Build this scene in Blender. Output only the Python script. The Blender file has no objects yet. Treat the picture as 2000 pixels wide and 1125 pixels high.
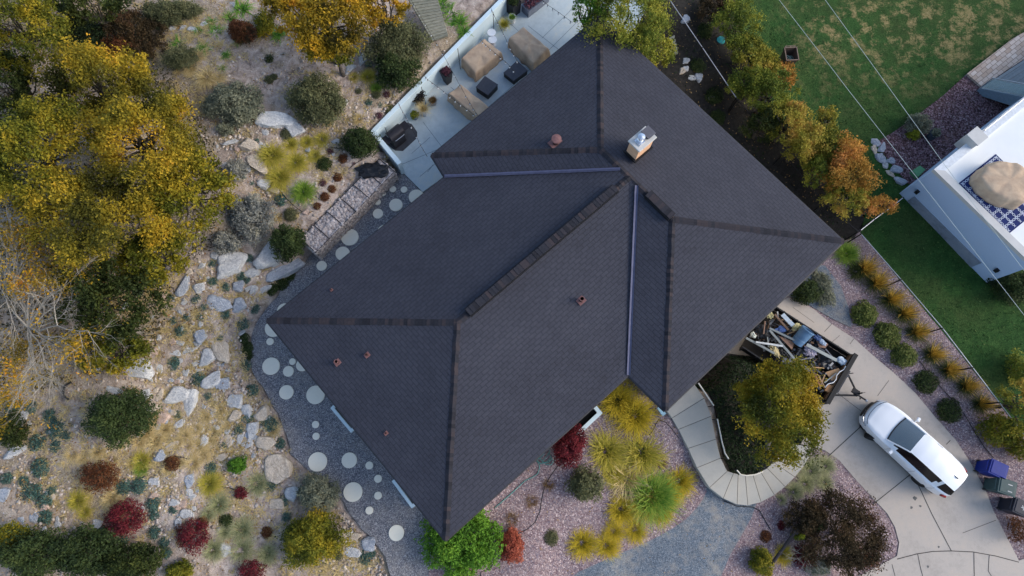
import bpy, bmesh, math, random
import numpy as np
from mathutils import Vector, Matrix, geometry, noise as mnoise
random.seed(7); RNG = np.random.default_rng(7)
S = bpy.context.scene; C = S.collection

# ---------------------------------------------------------------- camera, sky, sun, exposure
H = 30.0; FPX = 1279.7; TILT = 0.2469
cam = bpy.data.cameras.new('camera'); camo = bpy.data.objects.new('camera', cam); C.objects.link(camo)
camo.location = (0, 0, H); camo.rotation_euler = (TILT, 0, 0)
cam.sensor_width = 36; cam.lens = FPX/2000*36; cam.clip_end = 2000; cam.clip_start = .1
S.camera = camo
W = bpy.data.worlds.new('World'); S.world = W; W.use_nodes = True
nt = W.node_tree; bg = nt.nodes['Background']; sky = nt.nodes.new('ShaderNodeTexSky')
sky.sky_type = 'NISHITA'; sky.sun_disc = False; sky.sun_elevation = math.radians(30); sky.sun_rotation = math.radians(92)
sky.air_density = 1.0; sky.dust_density = 1.5; sky.ozone_density = 1.0
nt.links.new(sky.outputs[0], bg.inputs[0]); bg.inputs[1].default_value = .14
sun = bpy.data.lights.new('sun', 'SUN'); suno = bpy.data.objects.new('sun', sun); C.objects.link(suno)
sun.energy = 1.1; sun.angle = math.radians(32); sun.color = (1, .93, .84)
suno.location = (20, 5, 40)
suno.rotation_euler = Vector((-math.sin(math.radians(92))*math.cos(math.radians(30)), -math.cos(math.radians(92))*math.cos(math.radians(30)), -math.sin(math.radians(30)))).to_track_quat('-Z', 'Y').to_euler()
S.view_settings.view_transform = 'Standard'; S.view_settings.look = 'None'; S.view_settings.gamma = 1
S.view_settings.exposure = 1.02
S.render.engine = 'CYCLES'
S.cycles.max_bounces = 6

# ---------------------------------------------------------------- pixel <-> world
cT, sT = math.cos(TILT), math.sin(TILT)
def P(px, py, z):
    u = (px-1000)/FPX; v = (562.5-py)/FPX
    dx = u; dy = v*cT+sT; dz = v*sT-cT
    t = (z-H)/dz
    return np.array([dx*t, dy*t])
def lin(*c): return tuple(((x/255)/12.92 if x/255 < .04045 else ((x/255+.055)/1.055)**2.4) for x in c)

# ---------------------------------------------------------------- terrain height
ctrl = [(560,560,2.4),(520,720,2.4),(600,850,2.4),(700,950,2.4),(800,1070,2.35),(750,430,2.4),(790,340,2.4),
 (1000,1080,2.1),(1220,780,2.4),(1120,900,2.3),(1250,950,1.8),(1290,830,2.3),(1150,1110,1.6),(1330,1000,1.35),(870,1120,2.2),
 (1350,1060,1.25),(1450,1010,1.0),(1400,950,1.3),(1250,1110,1.3),(1600,950,.3),(1700,1060,.05),(1550,1100,.6),(1480,1060,.85),(1590,900,.2),
 (1340,800,2.15),(1365,850,1.85),(1395,915,1.4),(1420,960,1.15),(1460,960,.8),(1510,930,.4),(1560,890,.05),(1390,760,2.0),(1440,860,1.2),(1480,800,.7),(1540,740,.1),
 (1640,700,0),(1800,850,0),(1900,1050,0),(1600,610,0),(1760,1000,0),(1850,1120,0),(1700,600,.1),(1850,760,.1),(1950,900,.1),
 (1650,500,.15),(1500,330,.3),(1400,220,.8),(1320,120,1.6),(1310,20,2.2),(1440,60,1.2),(1380,100,1.5),(1480,240,.5),
 (1500,100,.5),(1600,200,.3),(1700,300,.2),(1900,50,.5),(1850,600,.1),(1970,850,.1),(1750,100,.4),(1620,20,.6),(1980,-60,.5),
 (0,560,4.6),(0,0,5.2),(0,1100,3.9),(200,800,3.9),(200,300,4.6),(400,400,3.8),(450,750,2.9),(480,560,3.0),(300,900,3.3),(480,850,2.75),(560,980,2.55),
 (600,1100,2.45),(600,150,4.0),(850,60,3.5),(700,230,3.6),(600,380,3.5),(700,290,3.5),(560,480,3.2),(400,100,4.6),(400,600,3.4),(300,1100,3.2),(780,180,3.6),(640,20,4.3),(500,260,3.9),(950,-40,3.5)]
CW = np.array([[*P(a,b,z),z] for a,b,z in ctrl])
def poly_w(pp, z): return np.array([P(a,b,z) for a,b in pp])
def sdist(x, y, poly):
    """signed distance (negative inside) to polygon, vectorised"""
    x = np.asarray(x,float); y = np.asarray(y,float)
    d = np.full(x.shape, 1e9); ins = np.zeros(x.shape, bool); n = len(poly)
    for i in range(n):
        x0,y0 = poly[i]; x1,y1 = poly[(i+1)%n]
        ex,ey = x1-x0,y1-y0; L = ex*ex+ey*ey+1e-12
        t = np.clip(((x-x0)*ex+(y-y0)*ey)/L,0,1)
        d = np.minimum(d, (x-x0-t*ex)**2+(y-y0-t*ey)**2)
        c = ((y0>y)!=(y1>y)) & (x < ex*(y-y0)/(ey+1e-15)+x0)
        ins ^= c
    d = np.sqrt(d); return np.where(ins,-d,d)
DRIVE_PX = [(1250,740),(1540,581),(1588,603),(1624,633),(1668,661),(1700,690),(1745,728),(1787,767),(1827,815),(1867,860),(1901,913),(1925,958),(1941,1000),(1965,1047),(1990,1095),(2060,1070),(2120,1210),(1650,1240),(1660,1135),(1725,1100),(1752,1086),(1756,1060),(1748,1030),(1733,1003),(1700,968),(1667,932),(1640,900),(1612,880),(1590,872),(1555,866),(1560,800),(1500,700),(1420,690),(1360,745)]
DRIVE = poly_w(DRIVE_PX, .05)
PATIO = np.vstack([poly_w([(722,257),(990,-17)],3.5),poly_w([(1300,-60),(1250,40),(1000,330),(868,346),(826,376)],2.4),poly_w([(777,322)],3.5)])
_a,_b,_c = PATIO[0],PATIO[1],PATIO[7]; _d=(_b-_a)/np.linalg.norm(_b-_a); _n=np.array([_d[1],-_d[0]]); PATIO[0]+=_n*.1+_d*.1; PATIO[1]+=_n*.1; PATIO[7]+=_d*.12
PATH_PX = [(1000,600),(826,376),(778,330),(750,345),(700,395),(650,445),(606,497),(590,522),(560,552),(530,590),(505,622),(490,662),(489,705),(500,742),(522,775),(545,812),(560,850),(571,890),(600,915),(640,935),(660,962),(680,1000),(705,1035),(735,1060),(752,1090),(762,1130),(775,1190),(900,1190),(880,1060),(1000,900)]
PATH = poly_w(PATH_PX, 2.4)
def ss(t): t = np.clip(t,0,1); return t*t*(3-2*t)
def hgt(x, y):
    x = np.asarray(x,float); y = np.asarray(y,float)
    num = np.zeros(x.shape); den = np.zeros(x.shape)
    for cx,cy,cz in CW:
        w = 1/(((x-cx)**2+(y-cy)**2+.3)**1.5); num += w*cz; den += w
    h = num/den
    far = ss((np.hypot(x,y-9)-32)/30)
    h = h*(1-far)+1.5*far
    for poly, z, w, o in ((PATH,2.4,.35,0),(PATIO,2.4,.14,.12),(DRIVE,0.,.7,0)):
        m = 1-ss((sdist(x,y,poly)-o)/w); h = h*(1-m)+z*m
    return h
def hz(x, y): return float(hgt(np.array([x]),np.array([y]))[0])
def G(px, py, up=0.):
    """point of the ground seen at that place of the photo (up: height of the seen point above ground)"""
    z = 1.5
    for _ in range(7): x,y = P(px,py,z+up); z = .4*z+.6*hz(x,y)
    return Vector((x,y,z))
def mpp(px, py, z):
    a = P(px,py,z); b = P(px+1,py,z); return float(abs(b[0]-a[0]))

# ---------------------------------------------------------------- tagging / mesh helpers
def tag(o, label=None, cat=None, group=None, kind=None):
    if label: o['label'] = label
    if cat: o['category'] = cat
    if group: o['group'] = group
    if kind: o['kind'] = kind
    return o
def empty(name, loc, rz=0, rot=None):
    o = bpy.data.objects.new(name, None); C.objects.link(o); o.location = loc; o.empty_display_size = .2
    o.rotation_euler = rot if rot else (0,0,rz); return o
class MB:
    def __init__(s): s.v=[]; s.f=[]; s.m=[]; s.r=[]
    def add(s, vs, fs, m=0, r=None):
        o=len(s.v); s.v += [tuple(v) for v in vs]; s.f += [tuple(i+o for i in f) for f in fs]; s.m += [m]*len(fs)
        if r is None: r = random.random()
        s.r += [r]*len(vs); return s
    def box(s, c, d, rz=0, m=0, M=None, taper=1, r=None):
        x,y,z = d[0]/2,d[1]/2,d[2]/2; vs=[]
        for sz in (-1,1):
            k = taper if sz<0 else 1
            for sx,sy in ((-1,-1),(1,-1),(1,1),(-1,1)): vs.append(Vector((sx*x*k,sy*y*k,sz*z)))
        R = M if M is not None else Matrix.Rotation(rz,3,'Z')
        vs=[R@v+Vector(c) for v in vs]
        return s.add(vs,[(3,2,1,0),(4,5,6,7),(0,1,5,4),(1,2,6,5),(2,3,7,6),(3,0,4,7)],m,r)
    def prism(s, poly, z0, z1, m=0, r=None):
        n=len(poly); a = sum(poly[i][0]*poly[(i+1)%n][1]-poly[(i+1)%n][0]*poly[i][1] for i in range(n))
        if a<0: poly=list(poly)[::-1]
        f0 = z0 if callable(z0) else (lambda p: z0); f1 = z1 if callable(z1) else (lambda p: z1)
        vs=[(p[0],p[1],f0(p)) for p in poly]+[(p[0],p[1],f1(p)) for p in poly]
        fs=[tuple(range(n))[::-1],tuple(range(n,2*n))]+[(i,(i+1)%n,n+(i+1)%n,n+i) for i in range(n)]
        return s.add(vs,fs,m,r)
    def tube(s, pts, r, n=6, m=0, cap=True, rr=None):
        pts=[Vector(p) for p in pts]; k=len(pts); rs = r if isinstance(r,(list,tuple)) else [r]*k; vs=[]; fs=[]
        up=Vector((0,0,1)); t0=(pts[1]-pts[0]).normalized()
        a = t0.cross(up) if abs(t0.z)<.95 else t0.cross(Vector((1,0,0))); a.normalize()
        for i,p in enumerate(pts):
            t=(pts[min(i+1,k-1)]-pts[max(i-1,0)]).normalized(); a=(a-t*a.dot(t)); a = a.normalized() if a.length>1e-6 else t.orthogonal().normalized(); b=t.cross(a)
            for j in range(n):
                an=2*math.pi*j/n; vs.append(p+(a*math.cos(an)+b*math.sin(an))*rs[i])
        for i in range(k-1):
            for j in range(n): fs.append((i*n+j,i*n+(j+1)%n,(i+1)*n+(j+1)%n,(i+1)*n+j))
        if cap: fs += [tuple(range(n))[::-1], tuple((k-1)*n+j for j in range(n))]
        return s.add(vs,fs,m,rr)
    def lathe(s, prof, c=(0,0,0), n=20, m=0, sx=1, sy=1, M=None, r=None):
        vs=[];fs=[];k=len(prof)
        for rad,z in prof:
            for j in range(n):
                a=2*math.pi*j/n; v=Vector((rad*math.cos(a)*sx,rad*math.sin(a)*sy,z))
                if M is not None: v=M@v
                vs.append(v+Vector(c))
        for i in range(k-1):
            for j in range(n): fs.append((i*n+j,i*n+(j+1)%n,(i+1)*n+(j+1)%n,(i+1)*n+j))
        fs += [tuple(range(n))[::-1], tuple((k-1)*n+j for j in range(n))]
        return s.add(vs,fs,m,r)
    def build(s, name, mats, parent=None, smooth=False, loc=None, rz=0, bevel=0):
        me=bpy.data.meshes.new(name); me.from_pydata(s.v,[],s.f)
        for mt in (mats if isinstance(mats,(list,tuple)) else [mats]): me.materials.append(mt)
        me.polygons.foreach_set('material_index', s.m)
        at=me.attributes.new('rnd','FLOAT','POINT'); at.data.foreach_set('value', s.r)
        if smooth: me.polygons.foreach_set('use_smooth',[True]*len(s.f))
        me.update()
        o=bpy.data.objects.new(name,me); C.objects.link(o); o.parent=parent
        if loc is not None: o.location=loc
        o.rotation_euler.z=rz
        if bevel:
            b=o.modifiers.new('b','BEVEL'); b.width=bevel; b.segments=2; b.limit_method='ANGLE'; b.angle_limit=.7
        return o
def npmesh(name, V, F, mats, rnd=None, t=None, parent=None, smooth=False, uv=None):
    """V (n,3), F (k,m) equal-size faces"""
    V=np.asarray(V,dtype=np.float32); F=np.asarray(F,dtype=np.int32); k,m=F.shape
    me=bpy.data.meshes.new(name); me.vertices.add(len(V)); me.vertices.foreach_set('co',V.ravel())
    me.loops.add(k*m); me.loops.foreach_set('vertex_index',F.ravel())
    me.polygons.add(k); me.polygons.foreach_set('loop_start',np.arange(0,k*m,m,dtype=np.int32)); me.polygons.foreach_set('loop_total',np.full(k,m,dtype=np.int32))
    for mt in (mats if isinstance(mats,(list,tuple)) else [mats]): me.materials.append(mt)
    if rnd is not None: a=me.attributes.new('rnd','FLOAT','POINT'); a.data.foreach_set('value',np.asarray(rnd,dtype=np.float32))
    if t is not None: a=me.attributes.new('tip','FLOAT','POINT'); a.data.foreach_set('value',np.asarray(t,dtype=np.float32))
    if smooth: me.polygons.foreach_set('use_smooth',np.ones(k,bool))
    me.update(calc_edges=True)
    o=bpy.data.objects.new(name,me); C.objects.link(o); o.parent=parent; return o

# ---------------------------------------------------------------- materials
class NT:
    def __init__(s, name):
        s.mat=bpy.data.materials.new(name); s.mat.use_nodes=True; s.t=s.mat.node_tree; s.b=s.t.nodes['Principled BSDF']; s.out=s.t.nodes['Material Output']
    def n(s, ty, **k):
        nd=s.t.nodes.new('ShaderNode'+ty)
        for a,b in k.items():
            if a.startswith('i_'): nd.inputs[a[2:].replace('_',' ')].default_value=b
            else: setattr(nd,a,b)
        return nd
    def l(s,a,b): s.t.links.new(a,b)
    def co(s, kind='Object'): return s.n('TexCoord').outputs[kind]
    def noise(s, vec, sc, det=6, rough=.6, dist=0):
        nd=s.n('TexNoise'); nd.inputs['Scale'].default_value=sc; nd.inputs['Detail'].default_value=det; nd.inputs['Roughness'].default_value=rough; nd.inputs['Distortion'].default_value=dist
        s.l(vec,nd.inputs['Vector']); return nd.outputs['Fac']
    def vor(s, vec, sc, feat='F1', out='Color', rnd=1):
        nd=s.n('TexVoronoi',feature=feat); nd.inputs['Scale'].default_value=sc; nd.inputs['Randomness'].default_value=rnd; s.l(vec,nd.inputs['Vector']); return nd.outputs[out]
    def ramp(s, fac, stops, interp='LINEAR'):
        r=s.n('ValToRGB'); r.color_ramp.interpolation=interp; e=r.color_ramp.elements
        while len(e)<len(stops): e.new(.5)
        for i,(p,c) in enumerate(stops): e[i].position=p; e[i].color=(*c,1) if len(c)==3 else c
        s.l(fac,r.inputs[0]); return r.outputs[0]
    def mix(s, f, a, b, mode='MIX'):
        m=s.n('MixRGB',blend_type=mode)
        for i,x in enumerate((f,a,b)):
            if hasattr(x,'is_linked'): s.l(x,m.inputs[i])
            else: m.inputs[i].default_value = x if i==0 else (*x,1)
        return m.outputs[0]
    def math(s, op, a, b=None, c=None, clamp=False):
        m=s.n('Math',operation=op); m.use_clamp=clamp
        for i,x in enumerate((a,b,c)):
            if x is None: continue
            if hasattr(x,'is_linked'): s.l(x,m.inputs[i])
            else: m.inputs[i].default_value=x
        return m.outputs[0]
    def col(s,c):
        if hasattr(c,'is_linked'): s.l(c,s.b.inputs['Base Color'])
        else: s.b.inputs['Base Color'].default_value=(*c,1)
    def bump(s, h, strength=.4, dist=.02):
        b=s.n('Bump'); b.inputs['Strength'].default_value=strength; b.inputs['Distance'].default_value=dist; s.l(h,b.inputs['Height']); s.l(b.outputs[0],s.b.inputs['Normal'])
    def rough(s,r,metal=0,spec=.3):
        s.b.inputs['Roughness'].default_value=r; s.b.inputs['Metallic'].default_value=metal; s.b.inputs['Specular IOR Level'].default_value=spec
    def attr(s,name): a=s.n('Attribute',attribute_name=name); return a.outputs['Fac']
def plain(name, c, rough=.6, metal=0, var=.15, sc=8, bump=0, spec=.3):
    m=NT(name); f=m.noise(m.co(),sc)
    m.col(m.ramp(f,[(.3,tuple(x*(1-var) for x in c)),(.7,tuple(min(1,x*(1+var)) for x in c))])); m.rough(rough,metal,spec)
    if bump: m.bump(m.noise(m.co(),sc*6),bump,.01)
    return m.mat
def leafmat(name, cols, nsc=.9, k=.5, tip=0, rough=.75, transl=.25, con=2.2):
    """cols: dark..bright list spread evenly; clumps by noise, each leaf by rnd"""
    m=NT(name); f=m.noise(m.co(),nsc,3,.6); f=m.math('MULTIPLY_ADD',f,con,.5-con/2)
    v=m.math('MULTIPLY_ADD',m.attr('rnd'),k,m.math('MULTIPLY',f,1-k-tip))
    if tip: v=m.math('MULTIPLY_ADD',m.attr('tip'),tip,v)
    n=len(cols); c=m.ramp(v,[(.08+.84*i/(n-1),cols[i]) for i in range(n)]); m.col(c); m.rough(rough,0,.25)
    tr=m.n('BsdfTranslucent'); m.l(c,tr.inputs[0]); mx=m.n('MixShader'); mx.inputs[0].default_value=transl
    m.l(m.b.outputs[0],mx.inputs[1]); m.l(tr.outputs[0],mx.inputs[2]); m.l(mx.outputs[0],m.out.inputs[0]); return m.mat
def gravel(name, cols, sc, big=None, bigamt=.5, bump=.8):
    m=NT(name); co=m.co(); sep=m.n('SeparateColor'); m.l(m.vor(co,sc),sep.inputs[0])
    c=m.ramp(sep.outputs[0],[(i/(len(cols)-1),cols[i]) for i in range(len(cols))])
    e=m.vor(co,sc,'DISTANCE_TO_EDGE','Distance')
    c=m.mix(1.0,c,m.ramp(e,[(0,(.4,.4,.42)),(.12,(1,1,1))]),'MULTIPLY')
    if big:
        f=m.noise(co,.55,5,.65); f2=m.noise(co,3,6,.7); g=m.math('MULTIPLY',f,f2)
        c=m.mix(m.math('MULTIPLY',m.ramp(g,[(.22,(0,0,0)),(.38,(1,1,1))]),bigamt),c,big)
    m.col(c); m.rough(.95,0,.15); m.bump(m.vor(co,sc,'F1','Distance'),-bump,.02) if False else m.bump(e,bump,.02); return m.mat

def bmat_concrete(name, c, warm=None, stain=.35, sc=1.0):
    m=NT(name); co=m.co(); f=m.noise(co,.5*sc,7,.65,.4); g=m.noise(co,5*sc,6,.7); h=m.noise(co,60,3,.6)
    c0=tuple(x*(1-stain) for x in c)
    v=m.math('MULTIPLY_ADD',g,.35,m.math('MULTIPLY',f,.65))
    c1=m.ramp(v,[(.32,c0),(.5,c),(.68,warm or c)])
    c1=m.mix(.35,c1,m.ramp(h,[(.3,(.7,.7,.7)),(.7,(1.15,1.15,1.15))]),'MULTIPLY'); m.col(c1); m.rough(.85,0,.25); m.bump(h,.15,.01); return m.mat

M={}
M['dirt']=None
def soil():
    m=NT('soil'); co=m.co(); a=m.noise(co,.35,8,.65,.5); b=m.noise(co,2.6,8,.7,.6); c=m.noise(co,14,6,.7)
    base=m.ramp(b,[(.33,lin(120,106,96)),(.5,lin(174,158,147)),(.68,lin(208,193,180))])
    litter=m.ramp(c,[(.35,lin(92,80,64)),(.5,lin(148,132,104)),(.66,lin(194,178,146))])
    f=m.math('ADD',a,m.math('MULTIPLY',m.noise(co,1.1,7,.75,1.),.8))
    base=m.mix(m.ramp(f,[(.90,(0,0,0)),(1.0,(.7,.7,.7))]),base,litter)
    # more leaf litter far up the hill on the left
    sx=m.n('SeparateXYZ'); m.l(co,sx.inputs[0]); w=m.math('MULTIPLY_ADD',sx.outputs[0],-.09,-1.0,clamp=True)
    base=m.mix(m.math('MULTIPLY',w,.4),base,litter)
    st=m.vor(co,9,'F1','Distance'); sep=m.n('SeparateColor'); m.l(m.vor(co,9),sep.inputs[0])
    pk=m.math('MULTIPLY',m.ramp(st,[(.0,(1,1,1)),(.28,(1,1,1)),(.33,(0,0,0))],'LINEAR'),m.ramp(sep.outputs[1],[(.72,(0,0,0)),(.76,(1,1,1))]))
    base=m.mix(m.math('MULTIPLY',pk,.7),base,m.ramp(sep.outputs[0],[(0,lin(140,132,126)),(1,lin(205,196,186))]))
    fine=m.noise(co,45,4,.7); base=m.mix(.6,base,m.ramp(fine,[(.3,(.62,.62,.62)),(.68,(1.2,1.2,1.2))]),'MULTIPLY')
    m.col(base); m.rough(.97,0,.1); m.bump(m.math('ADD',m.math('MULTIPLY',c,1.5),m.math('ADD',fine,m.math('MULTIPLY',pk,1.2))),.7,.04); return m.mat
M['soil']=soil()
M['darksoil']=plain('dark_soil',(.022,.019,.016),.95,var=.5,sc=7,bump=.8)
M['path']=gravel('blue_gravel',[lin(80,82,90),lin(118,119,126),lin(138,138,142),lin(182,180,180)],34,lin(150,142,132),.4)
M['path2']=gravel('blue_gravel_worn',[lin(76,86,98),lin(100,112,124),lin(118,128,138),lin(150,156,162)],38,lin(158,150,138),.62)
M['pink']=gravel('pink_gravel',[lin(104,84,92),lin(140,118,120),lin(168,148,146),lin(112,104,116),lin(206,186,182)],22,lin(150,132,124),.25)
M['mulch']=gravel('brown_mulch',[lin(54,36,38),lin(96,72,76),lin(140,112,118),lin(48,34,34),lin(160,138,142)],17,lin(96,74,60),.3)
M['drive']=bmat_concrete('driveway_concrete',lin(184,174,163),lin(192,178,163),.22)
M['step']=bmat_concrete('step_concrete',lin(178,174,164),lin(186,180,168),.14)
M['patioc']=bmat_concrete('patio_concrete',lin(180,192,196),lin(200,200,190),.2)
M['stone_pad']=bmat_concrete('round_paver',lin(232,226,208),lin(236,228,208),.08)
M['wallc']=bmat_concrete('wall_concrete',lin(208,226,232),lin(216,228,232),.1)
M['rock']=None
def rockm(name,a,b,c):
    m=NT(name); co=m.co(); f=m.noise(co,2.2,8,.65,.8); g=m.noise(co,11,8,.75,.4); v=m.math('MULTIPLY_ADD',g,.55,m.math('MULTIPLY',f,.5))
    cc=m.ramp(v,[(.36,a),(.5,b),(.66,c)]); w=m.vor(co,3.2,'DISTANCE_TO_EDGE','Distance')
    cc=m.mix(m.ramp(w,[(0,(.55,.55,.55)),(.03,(0,0,0))]),cc,tuple(x*.45 for x in a)); m.col(cc); m.rough(.9,0,.2); m.bump(m.math('ADD',g,m.math('MULTIPLY',f,1.5)),.8,.06); return m.mat
M['rock']=rockm('grey_limestone',lin(140,142,146),lin(188,188,188),lin(222,220,214))
M['rockb']=rockm('blue_grey_stone',lin(122,130,142),lin(158,164,174),lin(204,206,208))
M['rockt']=rockm('tan_stone',lin(150,134,118),lin(192,178,160),lin(222,208,190))
M['rockp']=rockm('pink_stone',lin(150,122,108),lin(194,166,148),lin(218,198,184))
def lawnm():
    m=NT('lawn_grass'); co=m.co(); a=m.noise(co,.5,6,.6,.4); b=m.noise(co,2.4,7,.7,.3); c=m.noise(co,13,6,.8)
    g=m.ramp(m.math('MULTIPLY_ADD',c,.6,m.math('MULTIPLY',b,.4)),[(.35,(.008,.028,.006)),(.5,(.024,.070,.015)),(.66,(.055,.125,.030))])
    g=m.mix(m.ramp(a,[(.42,(0,0,0)),(.62,(.4,.4,.4))]),g,m.ramp(c,[(.35,(.02,.035,.009)),(.6,(.075,.09,.028))]))
    # worn, bare patches toward the far (upper right) end of the lawn
    sx=m.n('SeparateXYZ'); m.l(co,sx.inputs[0]); w=m.math('MULTIPLY_ADD',sx.outputs[1],.22,-3.55,clamp=True); w2=m.math('MULTIPLY_ADD',sx.outputs[0],.3,-3.9,clamp=True)
    p=m.math('MULTIPLY',m.math('MULTIPLY',w,w2),m.ramp(m.noise(co,1.25,9,.78,.15),[(.50,(0,0,0)),(.60,(1,1,1))]))
    g=m.mix(m.math('MULTIPLY',p,.8),g,m.ramp(c,[(.35,lin(96,92,52)),(.6,lin(168,146,104))]))
    m.col(g); m.rough(.9,0,.15); m.bump(c,1,.05); return m.mat
M['lawn']=lawnm()
M['white']=plain('white_paint',(.72,.74,.76),.5,var=.06,sc=2)
M['stucco']=plain('grey_stucco',lin(168,188,214),.9,var=.05,sc=30,bump=.3)
M['stuccob']=bmat_concrete('stained_stucco',lin(126,136,150),lin(146,156,168),.5)
M['coping']=plain('pale_coping',lin(190,188,184),.7,var=.06,sc=3)
M['black']=plain('black_plastic',(.012,.012,.014),.45,var=.2)
M['metal']=plain('galvanised_rail',lin(168,172,180),.4,.6,var=.1)
M['rail']=plain('pale_handrail',lin(196,192,182),.5,.1,var=.06)
M['blackmetal']=plain('black_metal',(.016,.016,.018),.5,.3,var=.3)
M['bark']=plain('bark',(.10,.085,.07),.95,var=.4,sc=12,bump=.6)
M['twig']=plain('grey_twig',(.32,.29,.245),.9,var=.25,sc=10)
M['beige_wall']=plain('beige_wall',lin(190,182,168),.85,var=.08,sc=4,bump=.2)
M['fascia']=plain('dark_fascia',(.03,.03,.036),.6,var=.15)
M['terra']=plain('terracotta',lin(170,110,72),.8,var=.15)
M['timber']=None
def timberm():
    m=NT('weathered_timber'); co=m.co(); mp=m.n('Mapping'); mp.inputs['Scale'].default_value=(1,9,9); m.l(co,mp.inputs[0]); f=m.noise(mp.outputs[0],4,6,.7,.3)
    c=m.ramp(f,[(.3,lin(86,88,78)),(.5,lin(132,132,120)),(.7,lin(168,166,150))]); c=m.mix(.5,c,m.ramp(m.attr('rnd'),[(0,(.7,.72,.68)),(1,(1.15,1.12,1.05))]),'MULTIPLY')
    m.col(c); m.rough(.9,0,.2); m.bump(f,.5,.01); return m.mat
M['timber']=timberm()
# ================================================================ GROUND SHEETS
def densify(poly, step=.35):
    out=[]; n=len(poly)
    for i in range(n):
        a=np.array(poly[i]); b=np.array(poly[(i+1)%n]); k=max(1,int(np.linalg.norm(b-a)/step))
        for j in range(k): out.append(a+(b-a)*j/k)
    return np.array(out)
def roundpoly(poly, it=1):
    for _ in range(it):
        n=len(poly); out=[]
        for i in range(n):
            a=np.array(poly[i]); b=np.array(poly[(i+1)%n]); out += [a*.78+b*.22, a*.22+b*.78]
        poly=out
    return np.array(poly)
def drape(name, poly, off, mat, label, cat='ground', step=.3, flat=None, thick=.25, jag=0):
    bd=densify(poly,step)
    if jag: bd = bd + np.array([[mnoise.noise(Vector((p[0]*1.3,p[1]*1.3,1)))*jag, mnoise.noise(Vector((p[0]*1.3,p[1]*1.3,9)))*jag] for p in bd])
    x0,y0=bd.min(0); x1,y1=bd.max(0)
    gx,gy=np.meshgrid(np.arange(x0,x1,step),np.arange(y0,y1,step)); gx=gx.ravel(); gy=gy.ravel()
    k=sdist(gx,gy,bd)<-step*.5; pts=np.vstack([bd,np.stack([gx[k],gy[k]],1)]); n=len(bd)
    r=geometry.delaunay_2d_cdt([Vector(p) for p in pts],[(i,(i+1)%n) for i in range(n)],[list(range(n))],1,1e-5)
    xy=np.array([tuple(v) for v in r[0]]); z=(np.full(len(xy),flat) if flat is not None else hgt(xy[:,0],xy[:,1]))+off
    mb=MB(); fs=[f if sum((xy[f[i]][0]*xy[f[(i+1)%3]][1]-xy[f[(i+1)%3]][0]*xy[f[i]][1]) for i in range(3))>0 else f[::-1] for f in r[2]]
    mb.add(np.column_stack([xy,z]),fs)
    zb=(np.full(n,flat) if flat is not None else hgt(bd[:,0],bd[:,1]))+off
    mb.add([(p[0],p[1],zz) for p,zz in zip(bd,zb)]+[(p[0],p[1],zz-thick) for p,zz in zip(bd,zb)],[(i,(i+1)%n,n+(i+1)%n,n+i) for i in range(n)])
    o=mb.build(name,mat); tag(o,label,cat,kind='structure'); return o

BED1=roundpoly(poly_w([(1000,800),(1226,735),(1290,800),(1306,812),(1330,843),(1350,880),(1368,918),(1393,955),(1378,985),(1340,1025),(1260,1068),(1180,1098),(1115,1128),(1060,1190),(830,1190),(850,1040)],2.0))
PATH2=poly_w([(1380,945),(1405,968),(1470,985),(1462,1005),(1440,1045),(1418,1080),(1395,1130),(1370,1200),(1050,1200),(1110,1127),(1180,1095),(1260,1064),(1335,1022),(1375,982)],1.2)
BED2=poly_w([(1590,872),(1612,880),(1640,900),(1667,932),(1700,968),(1733,1003),(1748,1030),(1756,1060),(1752,1086),(1725,1100),(1660,1135),(1640,1220),(1370,1200),(1397,1125),(1418,1082),(1442,1045),(1462,1005),(1472,984),(1530,962),(1565,925)],.5)
BED3=poly_w([(1538,583),(1588,603),(1624,633),(1668,661),(1700,690),(1745,728),(1787,767),(1827,815),(1867,860),(1901,913),(1925,958),(1941,1000),(1965,1047),(1990,1097),(2060,1110),(2160,900),(1950,783),(1840,643),(1680,458),(1655,470),(1560,500)],.1)
LAWN=poly_w([(1405,-120),(1425,0),(1440,100),(1480,170),(1540,270),(1620,350),(1690,420),(1682,454),(1840,640),(1950,780),(2200,1100),(2500,1000),(2500,-260),(1400,-260)],.3)
MULCH=poly_w([(1885,147),(1838,190),(1790,226),(1745,258),(1712,276),(1738,312),(1772,358),(1840,380),(1960,330),(2040,250),(2040,110),(1960,130),(1914,172)],.35)
IVY=poly_w([(1345,738),(1375,775),(1390,810),(1399,855),(1410,895),(1425,922),(1445,929),(1475,927),(1505,905),(1545,875),(1580,868),(1600,820),(1560,740),(1480,690),(1420,690)],1.0)
NES=poly_w([(1060,-80),(1130,40),(1230,150),(1420,350),(1600,480),(1682,456),(1700,420),(1620,345),(1540,262),(1480,165),(1445,100),(1430,0),(1400,-80)],.8)
SIDE=poly_w([(1560,520),(1608,520),(1640,560),(1655,600),(1662,640),(1624,622),(1588,600),(1540,578)],.05)

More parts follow.
